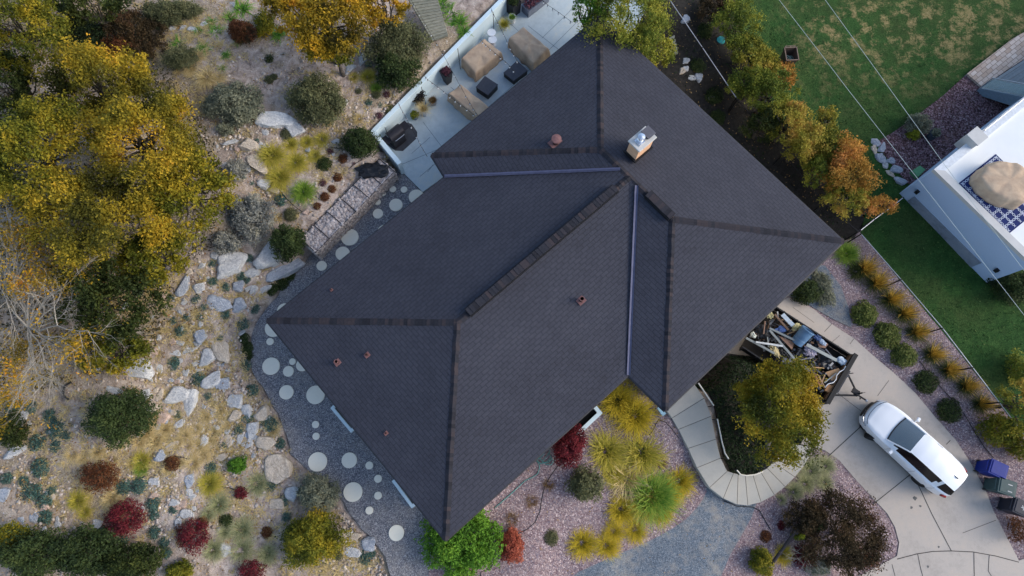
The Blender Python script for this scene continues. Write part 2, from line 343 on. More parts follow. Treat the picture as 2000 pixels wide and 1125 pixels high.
def inset(poly,d):
    n=len(poly); out=[]; ar=sum(poly[i][0]*poly[(i+1)%n][1]-poly[(i+1)%n][0]*poly[i][1] for i in range(n)); sg=1 if ar>0 else -1
    for i in range(n):
        p0,p1,p2=Vector(poly[i-1]),Vector(poly[i]),Vector(poly[(i+1)%n]); e1=(p1-p0).normalized(); e2=(p2-p1).normalized()
        n1=Vector((-e1.y,e1.x))*sg; n2=Vector((-e2.y,e2.x))*sg; k=(n1+n2); k=k/k.length_squared*2
        k=k if k.length<1.6 else k.normalized()*1.6; out.append(p1+k*d)
    return out
def ground():
    xs=np.concatenate([[-260,-160,-100,-70,-50,-40],np.arange(-34,34.01,.32),[40,50,70,100,160,260]])
    ys=np.concatenate([[-200,-120,-60,-35,-22,-14],np.arange(-10,30.01,.32),[36,45,60,90,140,240]])
    X,Y=np.meshgrid(xs,ys); Z=hgt(X,Y)
    # gentle natural unevenness on the hillside, nothing on the worked ground
    hill=1-ss((X+4)/6); 
    for poly in (PATH,PATIO,DRIVE,BED1,PATH2,BED2,BED3,LAWN,MULCH,IVY,NES):
        d=sdist(X,Y,poly); Z=np.where(d<-.15,Z-.22,np.where(d<.4,Z-.07,Z)); hill=hill*ss((d-.2)/.8)
    nz=np.array([mnoise.noise(Vector((x*.9,y*.9,0)))+.5*mnoise.noise(Vector((x*2.3,y*2.3,4))) for x,y in zip(X.ravel(),Y.ravel())]).reshape(X.shape)
    Z=Z+nz*.10*hill
    ny,nx=X.shape; idx=np.arange(nx*ny).reshape(ny,nx)
    F=np.stack([idx[:-1,:-1],idx[:-1,1:],idx[1:,1:],idx[1:,:-1]],-1).reshape(-1,4)
    o=npmesh('ground',np.stack([X,Y,Z],-1).reshape(-1,3),F,M['soil'],smooth=True); tag(o,'dry tan hillside soil with leaf litter around the house','ground',kind='structure')
ground()
drape('gravel_path',PATH,.03,M['path'],'blue grey gravel path with round pavers beside the roof','path',jag=.12)
drape('gravel_bed',BED1,.055,M['pink'],'pink gravel bed of golden grasses in front of the house','gravel bed')
drape('worn_gravel_path',inset([tuple(q) for q in PATH2],-.22),.045,M['path2'],'worn blue grey gravel path leading up to the curved steps','path')
drape('gravel_bed',inset([tuple(q) for q in BED2],-.25),.03,M['pink'],'pink gravel bed between the curved steps and the driveway','gravel bed')
drape('gravel_bed',inset([tuple(q) for q in BED3],-.2),.022,M['pink'],'pink gravel strip between the driveway and the chain link fence','gravel bed')
drape('side_gravel',SIDE,.05,M['path2'],'small blue grey gravel patch at the top of the driveway','path')
drape('lawn',LAWN,.03,M['lawn'],'green neighbouring lawn with worn bare patches','lawn',step=.5)
drape('mulch_bed',MULCH,.06,M['mulch'],'purple brown mulch bed beside the white terrace','mulch bed')
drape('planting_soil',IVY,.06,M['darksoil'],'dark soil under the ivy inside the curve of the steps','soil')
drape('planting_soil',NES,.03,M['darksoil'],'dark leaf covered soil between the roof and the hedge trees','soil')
drape('driveway',DRIVE,.06,M['drive'],'curving pale concrete driveway','driveway',flat=0.)
drape('patio',PATIO,.06,M['patioc'],'blue grey concrete patio behind the house','patio',flat=2.4,step=.6)

# saw cut joints in the concrete
JM=plain('joint_dark',(.07,.065,.06),.95,var=.3)
def strip(mb, pts, w, z, m=0):
    pts=[Vector((p[0],p[1],0)) for p in pts]; vs=[];fs=[]
    for i,p in enumerate(pts):
        t=(pts[min(i+1,len(pts)-1)]-pts[max(i-1,0)]).normalized(); nrm=Vector((-t.y,t.x,0))
        vs += [(*(p+nrm*w/2).xy,z if not callable(z) else z(p)),(*(p-nrm*w/2).xy,z if not callable(z) else z(p))]
    for i in range(len(pts)-1): fs.append((2*i,2*i+1,2*i+3,2*i+2))
    mb.add(vs,fs,m)
mb=MB()
for l,w in (([(1619,890),(1703,813)],.04),([(1705,985),(1780,925)],.035),([(1560,700),(1645,775),(1682,803)],.02),([(1640,655),(1600,690)],.015),([(1714,773),(1736,743)],.018),([(1848,868),(1856,860)],.03),([(1790,940),(1820,1004),(1858,1076)],.035),
    ([(1752,1092),(1790,1082),(1822,1077),(1857,1076),(1900,1078),(1945,1086),(1990,1098)],.035),([(1792,1081),(1798,1110),(1806,1140)],.03),([(1902,1079),(1903,1140)],.035),([(1932,1084),(1930,1115),(1945,1140)],.03),([(1742,1102),(1752,1140)],.025),
    ([(1880,1041),(1945,1016)],.02),([(1624,633),(1610,648)],.02),([(1668,661),(1660,672)],.02),([(1548,600),(1590,630)],.015)):
    strip(mb,[P(a,b,.06) for a,b in l],w,.0645)
tag(mb.build('driveway_joints',JM),'dark joints and cracks cut in the driveway concrete','joints',kind='structure')
mb=MB()
for l in ([(826,238),(860,283),(905,330)],[(864,288),(905,252),(1010,160),(1130,40)],[(778,324),(864,288)],[(804,300),(840,268)],[(880,170),(1000,270)],[(980,30),(1080,125)],[(1031,50),(1095,100),(1140,140)],[(1058,75),(1110,25),(1140,-10)],[(820,345),(852,318)],[(835,336),(846,322)]):
    strip(mb,[P(a,b,2.46) for a,b in l],.022,2.4645)
tag(mb.build('patio_joints',plain('joint_grey',lin(112,122,128),.9)),'thin joint lines between the patio slabs','joints',kind='structure')
mb=MB()  # dark worn spots by the car
for a,b,r in ((1787,973,.09),(1797,988,.06),(1780,991,.07),(1833,1068,.06),(1812,1106,.06)):
    c=P(a,b,.06); n=11; mb.add([(c[0]+r*random.uniform(.5,1.2)*math.cos(i*6.283/n),c[1]+r*random.uniform(.5,1.2)*math.sin(i*6.283/n),.0645) for i in range(n)],[tuple(range(n))])
tag(mb.build('oil_stains',plain('oil_stain',lin(98,98,96),.8,var=.3)),'small dark oil stains on the driveway behind the car','stain',kind='structure')

# ================================================================ HOUSE
ZE=5.2; SL=.2906
TH=.7282; UU=np.array([math.cos(TH),math.sin(TH)]); VV=np.array([math.sin(TH),-math.cos(TH)]); OO=np.array([-9.4885,4.9652])
W1,U0,U1,V0,V1=10.725,9.0269,18.9915,-1.1794,12.6791
def w2uv(x,y): d=np.array([x,y])-OO; return float(d@UU),float(d@VV)
def uv2w(u,v): return OO+u*UU+v*VV
def roofz(x,y):
    u,v=w2uv(x,y); a=min(v,W1-v,u); b=min(u-U0,U1-u,v-V0,V1-v); return ZE+SL*max(a,b,0)
def roofP(px,py,up=0):
    z=6.
    for _ in range(8): x,y=P(px,py,z+up); z=roofz(x,y)
    return Vector((x,y,z))
nodes=dict(A=(520,626,ZE),B=(870,1056,ZE),C=(1227,733,ZE),D=(1299,803,ZE),E=(1649,471,ZE),F=(1172,30,ZE),G=(842,303,ZE),H=(868,345,ZE),
  J=(893,630,6.76),K=(1228,347,6.68),L=(1173,292,6.65),Mm=(1211,331,6.66),N=(1243,363,6.66),O=(1313,428,6.65))
ND={k:Vector((*P(a,b,z),z)) for k,(a,b,z) in nodes.items()}
def shingles():
    m=NT('roof_shingles'); uv=m.n('UVMap'); v=uv.outputs[0]
    br=m.n('TexBrick'); br.offset=.5; br.inputs['Scale'].default_value=1; br.inputs['Brick Width'].default_value=.33; br.inputs['Row Height'].default_value=.15; br.inputs['Mortar Size'].default_value=.014; br.inputs['Mortar Smooth'].default_value=.3
    br.inputs['Color1'].default_value=(.3,.3,.3,1); br.inputs['Color2'].default_value=(.7,.7,.7,1); br.inputs['Mortar'].default_value=(0,0,0,1); br.inputs['Bias'].default_value=0
    m.l(v,br.inputs['Vector']); co=m.co()
    f=m.noise(co,.45,6,.7); g=m.noise(co,7,5,.75); h=m.noise(co,40,3,.7)
    sep=m.n('SeparateColor'); m.l(br.outputs['Color'],sep.inputs[0])
    t=m.math('MULTIPLY_ADD',sep.outputs[0],.20,m.math('MULTIPLY_ADD',g,.42,m.math('MULTIPLY',f,.5)))
    c=m.ramp(t,[(.30,(.026,.026,.034)),(.5,(.037,.039,.053)),(.66,(.048,.050,.066)),(.80,(.057,.051,.060))])
    c=m.mix(.6,c,m.ramp(h,[(.3,(.6,.6,.6)),(.7,(1.3,1.3,1.3))]),'MULTIPLY')
    c=m.mix(m.math('MULTIPLY',br.outputs['Fac'],.42),c,(.014,.014,.018)); m.col(c); m.rough(.88,0,.25)
    hh=m.math('ADD',m.math('SUBTRACT',1,br.outputs['Fac']),m.math('MULTIPLY',g,.6)); m.bump(hh,.4,.02); return m.mat
M['roof']=shingles()
def capm():
    m=NT('ridge_cap_shingle'); a=m.attr('rnd'); g=m.noise(m.co(),14,4,.7)
    c=m.ramp(a,[(0,(.018,.018,.023)),(.35,(.026,.027,.035)),(.65,(.034,.031,.037)),(1,(.048,.038,.041))]); c=m.mix(.5,c,m.ramp(g,[(.3,(.6,.6,.6)),(.7,(1.3,1.3,1.3))]),'MULTIPLY'); m.col(c); m.rough(.9,0,.2); return m.mat
M['cap']=capm()
house=empty('house',(*uv2w(9,5),0)); tag(house,'large house under a dark charcoal shingle hip roof','house')
def kid(o): # keep world position while parenting under house
    o.parent=house; o.matrix_parent_inverse=Matrix.Translation(-Vector(house.location)); return o
def roof():
    faces=[('A','H','Mm','K','J'),('B','C','N','K','J'),('A','J','B'),('E','O','N','K','Mm','L','F'),('F','L','G'),('G','L','Mm','H'),('C','N','O','D'),('D','O','E')]
    eave=[('A','H'),('B','C'),('A','B'),('E','F'),('F','G'),('G','H'),('C','D'),('D','E')]
    me=bpy.data.meshes.new('roof'); vs=[];fs=[];uvs=[]
    for f,e in zip(faces,eave):
        a=ND[e[0]];b=ND[e[1]]; d=(b-a).normalized(); nrm=Vector((-d.y,d.x,0)); o=len(vs); f=list(f)
        ar=sum(ND[f[i]].x*ND[f[(i+1)%len(f)]].y-ND[f[(i+1)%len(f)]].x*ND[f[i]].y for i in range(len(f)))
        if ar<0: f=f[::-1]
        cen=sum((ND[q] for q in f),Vector())/len(f)
        if (cen-a).dot(nrm)<0: nrm=-nrm
        for q in f: vs.append(ND[q]); uvs.append(((ND[q]-a).dot(d),(ND[q]-a).dot(nrm)*1.04))
        fs.append(tuple(range(o,o+len(f))))
    me.from_pydata(vs,[],fs); ul=me.uv_layers.new(name='UVMap')
    for p in me.polygons:
        for li in p.loop_indices: ul.data[li].uv=uvs[me.loops[li].vertex_index]
    me.materials.append(M['roof']); o=bpy.data.objects.new('roof',me); C.objects.link(o); return kid(o)
roofo=roof()
EAVE=[ND[k].xy for k in 'ABCDEFGH']
mb=MB(); mb.prism([tuple(p) for p in EAVE],ZE-.2,ZE-.012); kid(mb.build('soffit',M['fascia']))
# gutter round the eaves
mb=MB()
for i in range(8):
    a,b=EAVE[i],EAVE[(i+1)%8]; mb.tube([(a.x,a.y,ZE-.07),(b.x,b.y,ZE-.07)],.055,8)
kid(mb.build('gutter',M['fascia']))
WALL=inset(EAVE,.55)
mb=MB(); mb.prism([tuple(p) for p in WALL],-.6,ZE-.21); walls=kid(mb.build('wall',M['beige_wall']))
# openings: windows, door, garage door (seen from the side)
GL=NT('window_glass'); GL.col((.02,.025,.03)); GL.rough(.08,0,.6); M['glass']=GL.mat
def opening(name,i,t0,t1,z0,z1,mat,frame=True):
    a,b=Vector(WALL[i]),Vector(WALL[(i+1)%8]); d=(b-a); L=d.length; d/=L; n=Vector((d.y,-d.x))
    ca=sum((Vector(p) for p in WALL),Vector((0,0)))/8
    if (a+b)/2 is not None and ((a+b)/2+n-ca).length<((a+b)/2-n-ca).length: n=-n
    p=a+d*(t0+t1)/2*L; w=(t1-t0)*L; R=Matrix(((d.x,n.x,0),(d.y,n.y,0),(0,0,1)))
    mb=MB(); mb.box((*(p+n*.03),(z0+z1)/2),(w,.06,z1-z0),M=R); o=kid(mb.build(name,mat))
    if frame:
        f=MB()
        for s in (-1,1): f.box((*(p+n*.04+d*s*(w/2+.04)),(z0+z1)/2),(.08,.1,z1-z0+.16),M=R)
        for z in (z0-.04,z1+.04): f.box((*(p+n*.042),z),(w-.002,.1,.08),M=R)
        f.box((*(p+n*.045),(z0+z1)/2),(.05,.09,z1-z0-.002),M=R)
        fo=f.build('frame',M['coping']); fo.parent=o
for i,t0,t1,z0,z1 in ((0,.12,.25,3.4,4.6),(0,.55,.68,3.4,4.6),(1,.15,.35,3.3,4.7),(1,.6,.8,3.3,4.7),(4,.2,.32,3.3,4.6),(4,.6,.75,3.3,4.6),(7,.3,.45,3.3,4.6),(5,.3,.6,2.6,4.6),(2,.3,.7,3.4,4.6)):
    opening('window',i,t0,t1,z0,z1,M['glass'])
opening('garage_door',3,.38,.92,.1,2.3,M['coping'],False); opening('front_door',3,.06,.16,2.5,4.6,plain('dark_door',(.05,.03,.025)))
# ridge and hip caps
CAPW=.125
def caps(mb,a,b,skip=None):
    d=(b-a); L=d.length; d/=L; s=Vector((-d.y,d.x,0)).normalized(); k=int(L/.145)
    for i in range(k):
        t=i/k*L+.02
        if skip and skip[0]<t/L<skip[1]: continue
        p=a+d*t; q=p+d*.19; w=CAPW+random.uniform(-.008,.008); dz=.05; j=s*random.uniform(-.008,.008)
        h0,h1=.045,.025
        vs=[p-s*w+j+Vector((0,0,h0-dz)),p+j+Vector((0,0,h0+.012)),p+s*w+j+Vector((0,0,h0-dz)),q-s*w+j+Vector((0,0,h1-dz)),q+j+Vector((0,0,h1+.012)),q+s*w+j+Vector((0,0,h1-dz))]
        vs+= [v-Vector((0,0,.05)) for v in (vs[0],vs[1],vs[2])]
        mb.add(vs,[(0,1,4,3),(1,2,5,4),(0,6,7,1),(1,7,8,2)],0,random.random())
mb=MB(); n=ND
for a,b in (('A','J'),('B','J'),('J','K'),('F','L'),('G','L'),('L','O'),('D','O'),('E','O')): caps(mb,n[a],n[b])
kid(mb.build('ridge_caps',M['cap']))
def ridgevent(a,b):
    mb=MB(); d=(b-a).normalized(); s=Vector((-d.y,d.x,0)).normalized(); c=(a+b)/2; L=(b-a).length
    R=Matrix((s,d,s.cross(d))).transposed(); 
    mb.box(c+Vector((0,0,.085)),(.38,L,.14),M=R,m=1)
    k=int(L/.15)
    for i in range(k):
        p=a+d*(i+.5)/k*L; r=random.random()
        mb.box(p+Vector((0,0,.178+.004*(i%2)+.006*math.sin(i*.9))),(.30+random.uniform(-.01,.01),L/k*1.02,.03),M=R@Matrix.Rotation(math.radians(4),3,'X'),r=r)
    return kid(mb.build('ridge_vent',[M['cap'],M['blackmetal']]))
def onseg(a,b,px):
    # point of segment whose photo x is px (used for where the vents start and stop)
    best=None
    for i in range(401):
        q=a.lerp(b,i/400); z=q.z
        X=q.x;Y=q.y*cT+(z-H)*sT;Zc=-q.y*sT+(z-H)*cT; xx=1000+FPX*X/(-Zc)
        if best is None or abs(xx-px)<best[0]: best=(abs(xx-px),q)
    return best[1]
ridgevent(onseg(n['J'],n['K'],914),onseg(n['J'],n['K'],1201)); ridgevent(onseg(n['L'],n['O'],1264),onseg(n['L'],n['O'],1311))
# valley flashing
M['valley']=plain('valley_flashing',lin(88,90,112),.5,.3,var=.15,sc=6)
def valley(a,b):
    mb=MB(); d=(b-a).normalized(); s=Vector((-d.y,d.x,0)).normalized(); k=26; vs=[];fs=[]
    for i in range(k+1):
        p=a.lerp(b,i/k)+Vector((0,0,.022)); w=.065*(1+.06*math.sin(i*2.1)); vs += [p-s*w+Vector((0,0,.035)),p-s*.012,p+s*.012+Vector((0,0,.03)),p+s*w+Vector((0,0,.04))]
    for i in range(k):
        for j in range(3): fs.append((4*i+j,4*i+j+1,4*i+j+5,4*i+j+4))
    mb.add(vs,fs); return kid(mb.build('valley_flashing',M['valley']))
valley(n['H'],n['Mm']); valley(n['C'],n['N'])
# chimney
def chimney():
    b=roofP(1246,293); b.z=min(b.z,roofz(b.x,b.y)); top=b.z+.86
    RZ=Matrix.Rotation(TH,3,'Z')
    bm=plain('chimney_stucco',lin(206,164,132),.9,var=.12,sc=5,bump=.4)
    m=NT('chimney_side'); 
    mb=MB(); mb.box((b.x,b.y,(b.z-.5+top)/2),(.80,.50,top-b.z+.5),M=RZ); ch=kid(mb.build('chimney',bm))
    mb=MB(); mb.box((b.x,b.y,top+.035),(.92,.62,.08),M=RZ); c2=mb.build('chimney_crown',M['coping'],bevel=.012); c2.parent=ch
    mb=MB(); q=b+RZ@Vector((-.16,0,0)); mb.box((q.x,q.y,top+.10),(.30,.30,.05),M=RZ); mb.lathe([(.11,0),(.11,.12),(.09,.14),(.085,.26)],(q.x,q.y,top+.125),16); mb.lathe([(.13,0),(.14,.03),(.14,.07),(.03,.10)],(q.x,q.y,top+.40),20)
    for i in range(4): a=i*math.pi/2; mb.tube([(q.x+.09*math.cos(a),q.y+.09*math.sin(a),top+.37),(q.x+.1*math.cos(a),q.y+.1*math.sin(a),top+.42)],.008,5)
    f=mb.build('flue_cap',plain('shiny_steel',(.75,.77,.8),.25,.9,var=.05),bevel=0); f.parent=ch
    mb=MB(); q=b+RZ@Vector((.25,0,0)); mb.box((q.x,q.y,top+.27),(.38,.42,.03),M=RZ,m=0); mb.box((q.x,q.y,top+.165),(.28,.30,.17),M=RZ,m=1)
    f=mb.build('chimney_cover',[plain('grey_cover',lin(96,94,100),.6,.2),M['blackmetal']]); f.parent=ch
    mb=MB(); mb.box((b.x,b.y,roofz(b.x,b.y)+.03),(.96,.66,.10),M=RZ); f=mb.build('flashing',M['blackmetal']); f.parent=ch
chimney()
M['rust']=plain('brown_vent',lin(122,88,86),.7,.2,var=.2,sc=10)
M['rustd']=plain('dark_brown_vent',lin(78,52,46),.7,.2,var=.3,sc=10)
def rvent(px,py,r,h,kind):
    p=roofP(px,py,h); mb=MB(); d=(p.x,p.y,p.z)
    u,v=w2uv(p.x,p.y)
    mb.box((p.x,p.y,p.z+.02),(r*2.6,r*2.2,.03),rz=TH,m=0)
    mb.lathe([(r*.62,-.1),(r*.6,h*.75),(r*.55,h*.85)],d,14,m=1)
    if kind=='cap': mb.lathe([(r*.95,h*.72),(r,h*.82),(r*.98,h*.92),(r*.3,h)],d,22,m=0)
    elif kind=='pipe': mb.lathe([(r*.8,h*.8),(r*.8,h),(r*.6,h),(r*.58,h*.85)],d,16,m=0)
    else: mb.lathe([(r*.5,0),(r*.5,h),(r*.38,h),(r*.36,h*.6)],d,14,m=1)
    kid(mb.build('roof_vent',[M['rust'],M['rustd']]))
rvent(1087,270,.20,.42,'cap'); rvent(1137,583,.12,.36,'pipe'); rvent(656,706,.10,.26,'pipe'); rvent(715,692,.08,.2,'o'); rvent(753,846,.06,.13,'o'); rvent(646,565,.045,.12,'o')
p=roofP(1161,62); mb=MB(); mb.tube([p-Vector((0,0,.05)),p+Vector((.02,.02,1.0))],.03,8); mb.lathe([(.07,0),(.05,.06)],p,10); kid(mb.build('mast_pole',M['blackmetal']))

# ================================================================ WINDOW WELLS
def well(pts, w, name_label, h=.2, dark=True):
    """pts outer corners in photo, open side towards house"""
    z=2.43; q=[Vector(P(a,b,z+h)) for a,b in pts]; mb=MB()
    for i in range(len(q)-1):
        a,b=q[i],q[i+1]; d=(b-a).normalized(); n_=Vector((-d.y,d.x)); ce=sum(q,Vector((0,0)))/len(q)
        if (ce-(a+b)/2).dot(n_)<0: n_=-n_
        a2 = a - (d*.0); mb.prism([tuple(a2),tuple(b),tuple(b+n_*w),tuple(a2+n_*w)],z-.1,z+h+.001*i)
    r=empty('window_well',(q[0].x,q[0].y,z)); tag(r,name_label,'window well'); o=mb.build('rim',M['wallc']); o.parent=r; o.matrix_parent_inverse=Matrix.Translation(-Vector(r.location))
    return r,q
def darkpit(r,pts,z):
    mb=MB(); mb.prism([tuple(P(a,b,z)) for a,b in pts],z-.02,z); o=mb.build('well_shade_sheet',plain('well_dark',(.003,.003,.004),.9)); o.parent=r; o.matrix_parent_inverse=Matrix.Translation(-Vector(r.location))  # near-black sheet paints the shaded depth of the well; no hollow is cut
r,_=well([(653,789),(645,797),(685,845),(693,838)],.12,'narrow concrete window well rim under the left eave, nearer the round pavers'); darkpit(r,[(651,799),(668,785),(706,830),(687,842)],2.47)
r,_=well([(774,933),(765,940),(804,993),(813,987)],.12,'narrow concrete window well rim under the left eave, nearer the bottom roof corner'); darkpit(r,[(771,941),(790,925),(826,972),(805,990)],2.47)
r,_=well([(1161,787),(1177,807),(1140,842),(1100,880)],.16,'wide L shaped concrete window well rim beside the crimson maple'); darkpit(r,[(1163,790),(1174,806),(1130,848),(1080,850),(1120,800)],2.47)

# ================================================================ PATIO WALL, GABION, STEPS
def lwall():
    zt=3.5; a=Vector(P(722,257,zt)); b=Vector(P(990,-17,zt)); c=Vector(P(777,322,zt)); mb=MB(); t=.2
    d=(b-a).normalized(); n_=Vector((d.y,-d.x)); e=(c-a).normalized(); m_=Vector((-e.y,e.x))
    i_=a+n_*t*1.02+d*t*.9
    mb.prism([tuple(a),tuple(b),tuple(b+n_*t),tuple(i_)],2.2,zt); mb.prism([tuple(a+(-Vector((0,0)))),tuple(i_),tuple(c+m_*t),tuple(c)],2.2,zt-.003)
    o=mb.build('concrete_wall',M['wallc'],bevel=.01); tag(o,'pale blue grey concrete wall around the back patio','wall')
    for px,py,lean in ((753,247,0),(824,170,0),(895,97,0),(963,27,0)):
        q=P(px,py,3.6); 
lwall()
def stonefield(name, pts, rad, mats, parent=None, flat=.75):
    """many small stones as one mesh; pts (n,3)"""
    t=(1+5**.5)/2; ico=np.array([(-1,t,0),(1,t,0),(-1,-t,0),(1,-t,0),(0,-1,t),(0,1,t),(0,-1,-t),(0,1,-t),(t,0,-1),(t,0,1),(-t,0,-1),(-t,0,1)])/math.sqrt(1+t*t)
    fi=np.array([(0,11,5),(0,5,1),(0,1,7),(0,7,10),(0,10,11),(1,5,9),(5,11,4),(11,10,2),(10,7,6),(7,1,8),(3,9,4),(3,4,2),(3,2,6),(3,6,8),(3,8,9),(4,9,5),(2,4,11),(6,2,10),(8,6,7),(9,8,1)])
    n=len(pts); pts=np.asarray(pts); V=np.repeat(ico[None],n,0)*(1+RNG.uniform(-.25,.25,(n,12,1)))
    V=V*RNG.uniform(.7,1.25,(n,1,3)); V[...,2]*=flat; a=RNG.uniform(0,6.283,n); ca,sa=np.cos(a)[:,None],np.sin(a)[:,None]
    x=V[...,0]*ca-V[...,1]*sa; y=V[...,0]*sa+V[...,1]*ca; V=np.stack([x,y,V[...,2]],-1)*np.asarray(rad).reshape(-1,1,1)+pts[:,None,:]
    F=(fi[None]+12*np.arange(n)[:,None,None]).reshape(-1,3)
    return npmesh(name,V.reshape(-1,3),F,mats,rnd=np.repeat(RNG.uniform(0,1,n),12),parent=parent)
def stonem(name,cols):
    m=NT(name); f=m.noise(m.co(),9,5,.7); c=m.ramp(m.attr('rnd'),[(i/(len(cols)-1),x) for i,x in enumerate(cols)]); c=m.mix(.7,c,m.ramp(f,[(.3,(.62,.62,.62)),(.7,(1.2,1.2,1.2))]),'MULTIPLY'); m.col(c); m.rough(.92,0,.2); m.bump(f,.4,.02); return m.mat
M['gab']=stonem('gabion_stones',[lin(140,130,128),lin(176,164,158),lin(200,188,182),lin(160,152,150),lin(208,198,194)])
def gabion():
    z0,z1=2.4,3.36; a=Vector(P(755,322,z1)); b=Vector(P(601,479,z1)); d=(b-a); L=d.length; d/=L; n_=Vector((-d.y,d.x)); w=.9
    r=empty('gabion_wall',(*a.lerp(b,.5),z0)); tag(r,'long wire gabion wall filled with pale pink stones along the gravel path','gabion'); inv=Matrix.Translation(-Vector(r.location))
    R=Matrix(((d.x,n_.x,0),(d.y,n_.y,0),(0,0,1)))
    mb=MB(); mb.box((*a.lerp(b,.5),(z0+z1)/2-.1),(L-.2,w-.16,z1-z0-.08),M=R); o=mb.build('core',M['darksoil']); o.parent=r; o.matrix_parent_inverse=inv
    pts=[]; rad=[]
    def bulge(t): return .12*math.sin(t*math.pi)
    for _ in range(2600):
        t,s=random.random(),random.uniform(-.5,.5); q=a+d*t*L+n_*(s*w+bulge(t)*0); pts.append((q.x,q.y,z1-.05-.08*abs(s)*2+random.uniform(-.03,.03))); rad.append(random.uniform(.055,.10))
    for sg in (-1,1):
        for _ in range(1500 if sg>0 else 400):
            t,h=random.random(),random.random(); q=a+d*t*L+n_*sg*(w/2-.02); pts.append((q.x,q.y,z0+h*(z1-z0-.05))); rad.append(random.uniform(.055,.10))
    for sg in (0,1):
        for _ in range(200):
            s,h=random.uniform(-.5,.5),random.random(); q=a+d*L*sg+n_*s*w; pts.append((q.x,q.y,z0+h*(z1-z0-.05))); rad.append(random.uniform(.06,.1))
    o=stonefield('stones',pts,rad,M['gab']); o.parent=r; o.matrix_parent_inverse=inv; o['kind']='stuff'
    mb=MB()
    for i in range(7):
        t=i/6*L
        for s in (-.52,.52): q=a+d*t+n_*s*w; mb.tube([(q.x,q.y,z0),(q.x,q.y,z1-.05)],.018,5)
        p,q=a+d*t-n_*.52*w,a+d*t+n_*.52*w; mb.tube([(p.x,p.y,z1-.03),(*(p.lerp(q,.5)),z1+.045),(q.x,q.y,z1-.03)],.018,5)
    for s in (-.52,.52):
        for z in (z0+.05,z1-.03): p,q=a+n_*s*w,b+n_*s*w; mb.tube([(p.x,p.y,z),(q.x,q.y,z)],.013,5)
    o=mb.build('basket_wire',M['blackmetal']); o.parent=r; o.matrix_parent_inverse=inv
gabion()

def stairs():
    outer=[(1303,803),(1312,816),(1325,838),(1344,875),(1361,913),(1385,952),(1412,973),(1439,985),(1460,987),(1486,981),(1512,967),(1533,951),(1552,932),(1570,910),(1580,893),(1590,873)]
    inner=[(1358,753),(1375,777),(1389,812),(1398,857),(1407,894),(1420,920),(1432,924),(1441,926),(1455,928),(1470,928),(1485,922),(1498,915),(1510,903),(1522,890),(1535,880),(1550,868)]
    zs=[2.46]; 
    for i in range(1,15): zs.append(2.46-i*.16)
    r=empty('curved_steps',(*P(1440,960,1.2),.8)); tag(r,'flight of wide curving pale concrete steps climbing to the house','steps'); inv=Matrix.Translation(-Vector(r.location))
    # landing under the eave
    a,b=P(1303,803,2.46),P(1358,753,2.46); back=-VV*1.0
    mb=MB(); mb.prism([tuple(a+back),tuple(b+back),tuple(b),tuple(a)],2.0,2.4595); o=mb.build('landing',M['step']); o.parent=r; o.matrix_parent_inverse=inv
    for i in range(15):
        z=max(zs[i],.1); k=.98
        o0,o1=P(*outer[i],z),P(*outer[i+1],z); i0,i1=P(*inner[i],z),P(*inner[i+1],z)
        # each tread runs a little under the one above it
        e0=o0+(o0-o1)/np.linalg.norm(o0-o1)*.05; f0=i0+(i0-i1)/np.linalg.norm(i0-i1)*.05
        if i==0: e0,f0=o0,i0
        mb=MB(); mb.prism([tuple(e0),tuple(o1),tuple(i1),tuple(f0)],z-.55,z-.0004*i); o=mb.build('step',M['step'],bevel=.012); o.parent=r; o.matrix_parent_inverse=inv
        if i: mb=MB(); strip(mb,[e0+(o1-o0)/np.linalg.norm(o1-o0)*.065,f0+(i1-i0)/np.linalg.norm(i1-i0)*.065],.022,z+.0045-.0004*i); o=mb.build('tread_shadow_line',plain('tread_shadow_line',lin(92,92,92),.9)); o.parent=r; o.matrix_parent_inverse=inv  # thin dark strip paints the nosing shadow at the back of each tread
stairs()
def rail(pts,label,hh=.85):
    """pts (px,py,z ground) - a tube handrail on posts"""
    q=[Vector((*P(a,b,z+hh),z+hh)) for a,b,z in pts]; r=empty('handrail',(q[0].x,q[0].y,q[0].z-hh)); tag(r,label,'handrail'); inv=Matrix.Translation(-r.location)
    mb=MB(); mb.tube(q,.028,8); o=mb.build('rail',M['rail']); o.parent=r; o.matrix_parent_inverse=inv
    for p in (q[0],q[-1]):
        mb=MB(); mb.tube([p-Vector((0,0,.01)),p-Vector((0,0,hh+.2))],.02,8); o=mb.build('post',M['blackmetal']); o.parent=r; o.matrix_parent_inverse=inv
rail([(1364,748,2.35),(1394,792,2.0)],'straight pale handrail beside the top steps next to the roof edge')
rail([(1401,818,1.95),(1410,862,1.6),(1416,885,1.5),(1423,896,1.4)],'pale handrail bending down beside the middle steps')
rail([(1439,918,1.15),(1447,927,1.05),(1458,929,1.0),(1475,927,.9),(1490,921,.8)],'short curved pale handrail at the turn of the steps')

# timber steps
M['wireblack']=plain('black_wire',(.012,.012,.012),.6)
def timber_steps(quads,label,z0,dz,nm='plank'):
    r=empty('timber_steps',tuple(G(*quads[0][0]))); tag(r,label,'wooden steps'); inv=Matrix.Translation(-Vector(r.location)); z=z0
    for qd in quads:
        a,b,c,d=[Vector(P(x,y,z)) for x,y in qd]; ang=math.atan2((b-a).y,(b-a).x)
        mb=MB(); mb.prism([tuple(a),tuple(b),tuple(c),tuple(d)],-.14,0); 
        o=mb.build(nm,M['timber'],bevel=.012); o.parent=r; o.matrix_parent_inverse=inv; o.location=(0,0,z); z-=dz
qs=[]
for i in range(15):
    t0,t1=i/15,(i+.93)/15
    L=lambda t:(795+49*t,-6+100*t*(.85)); Rr=lambda t:(852+23*t,-12+80*t)
    a,b=L(t0),Rr(t0); c,d=Rr(t1),L(t1); qs.append((a,b,c,d))
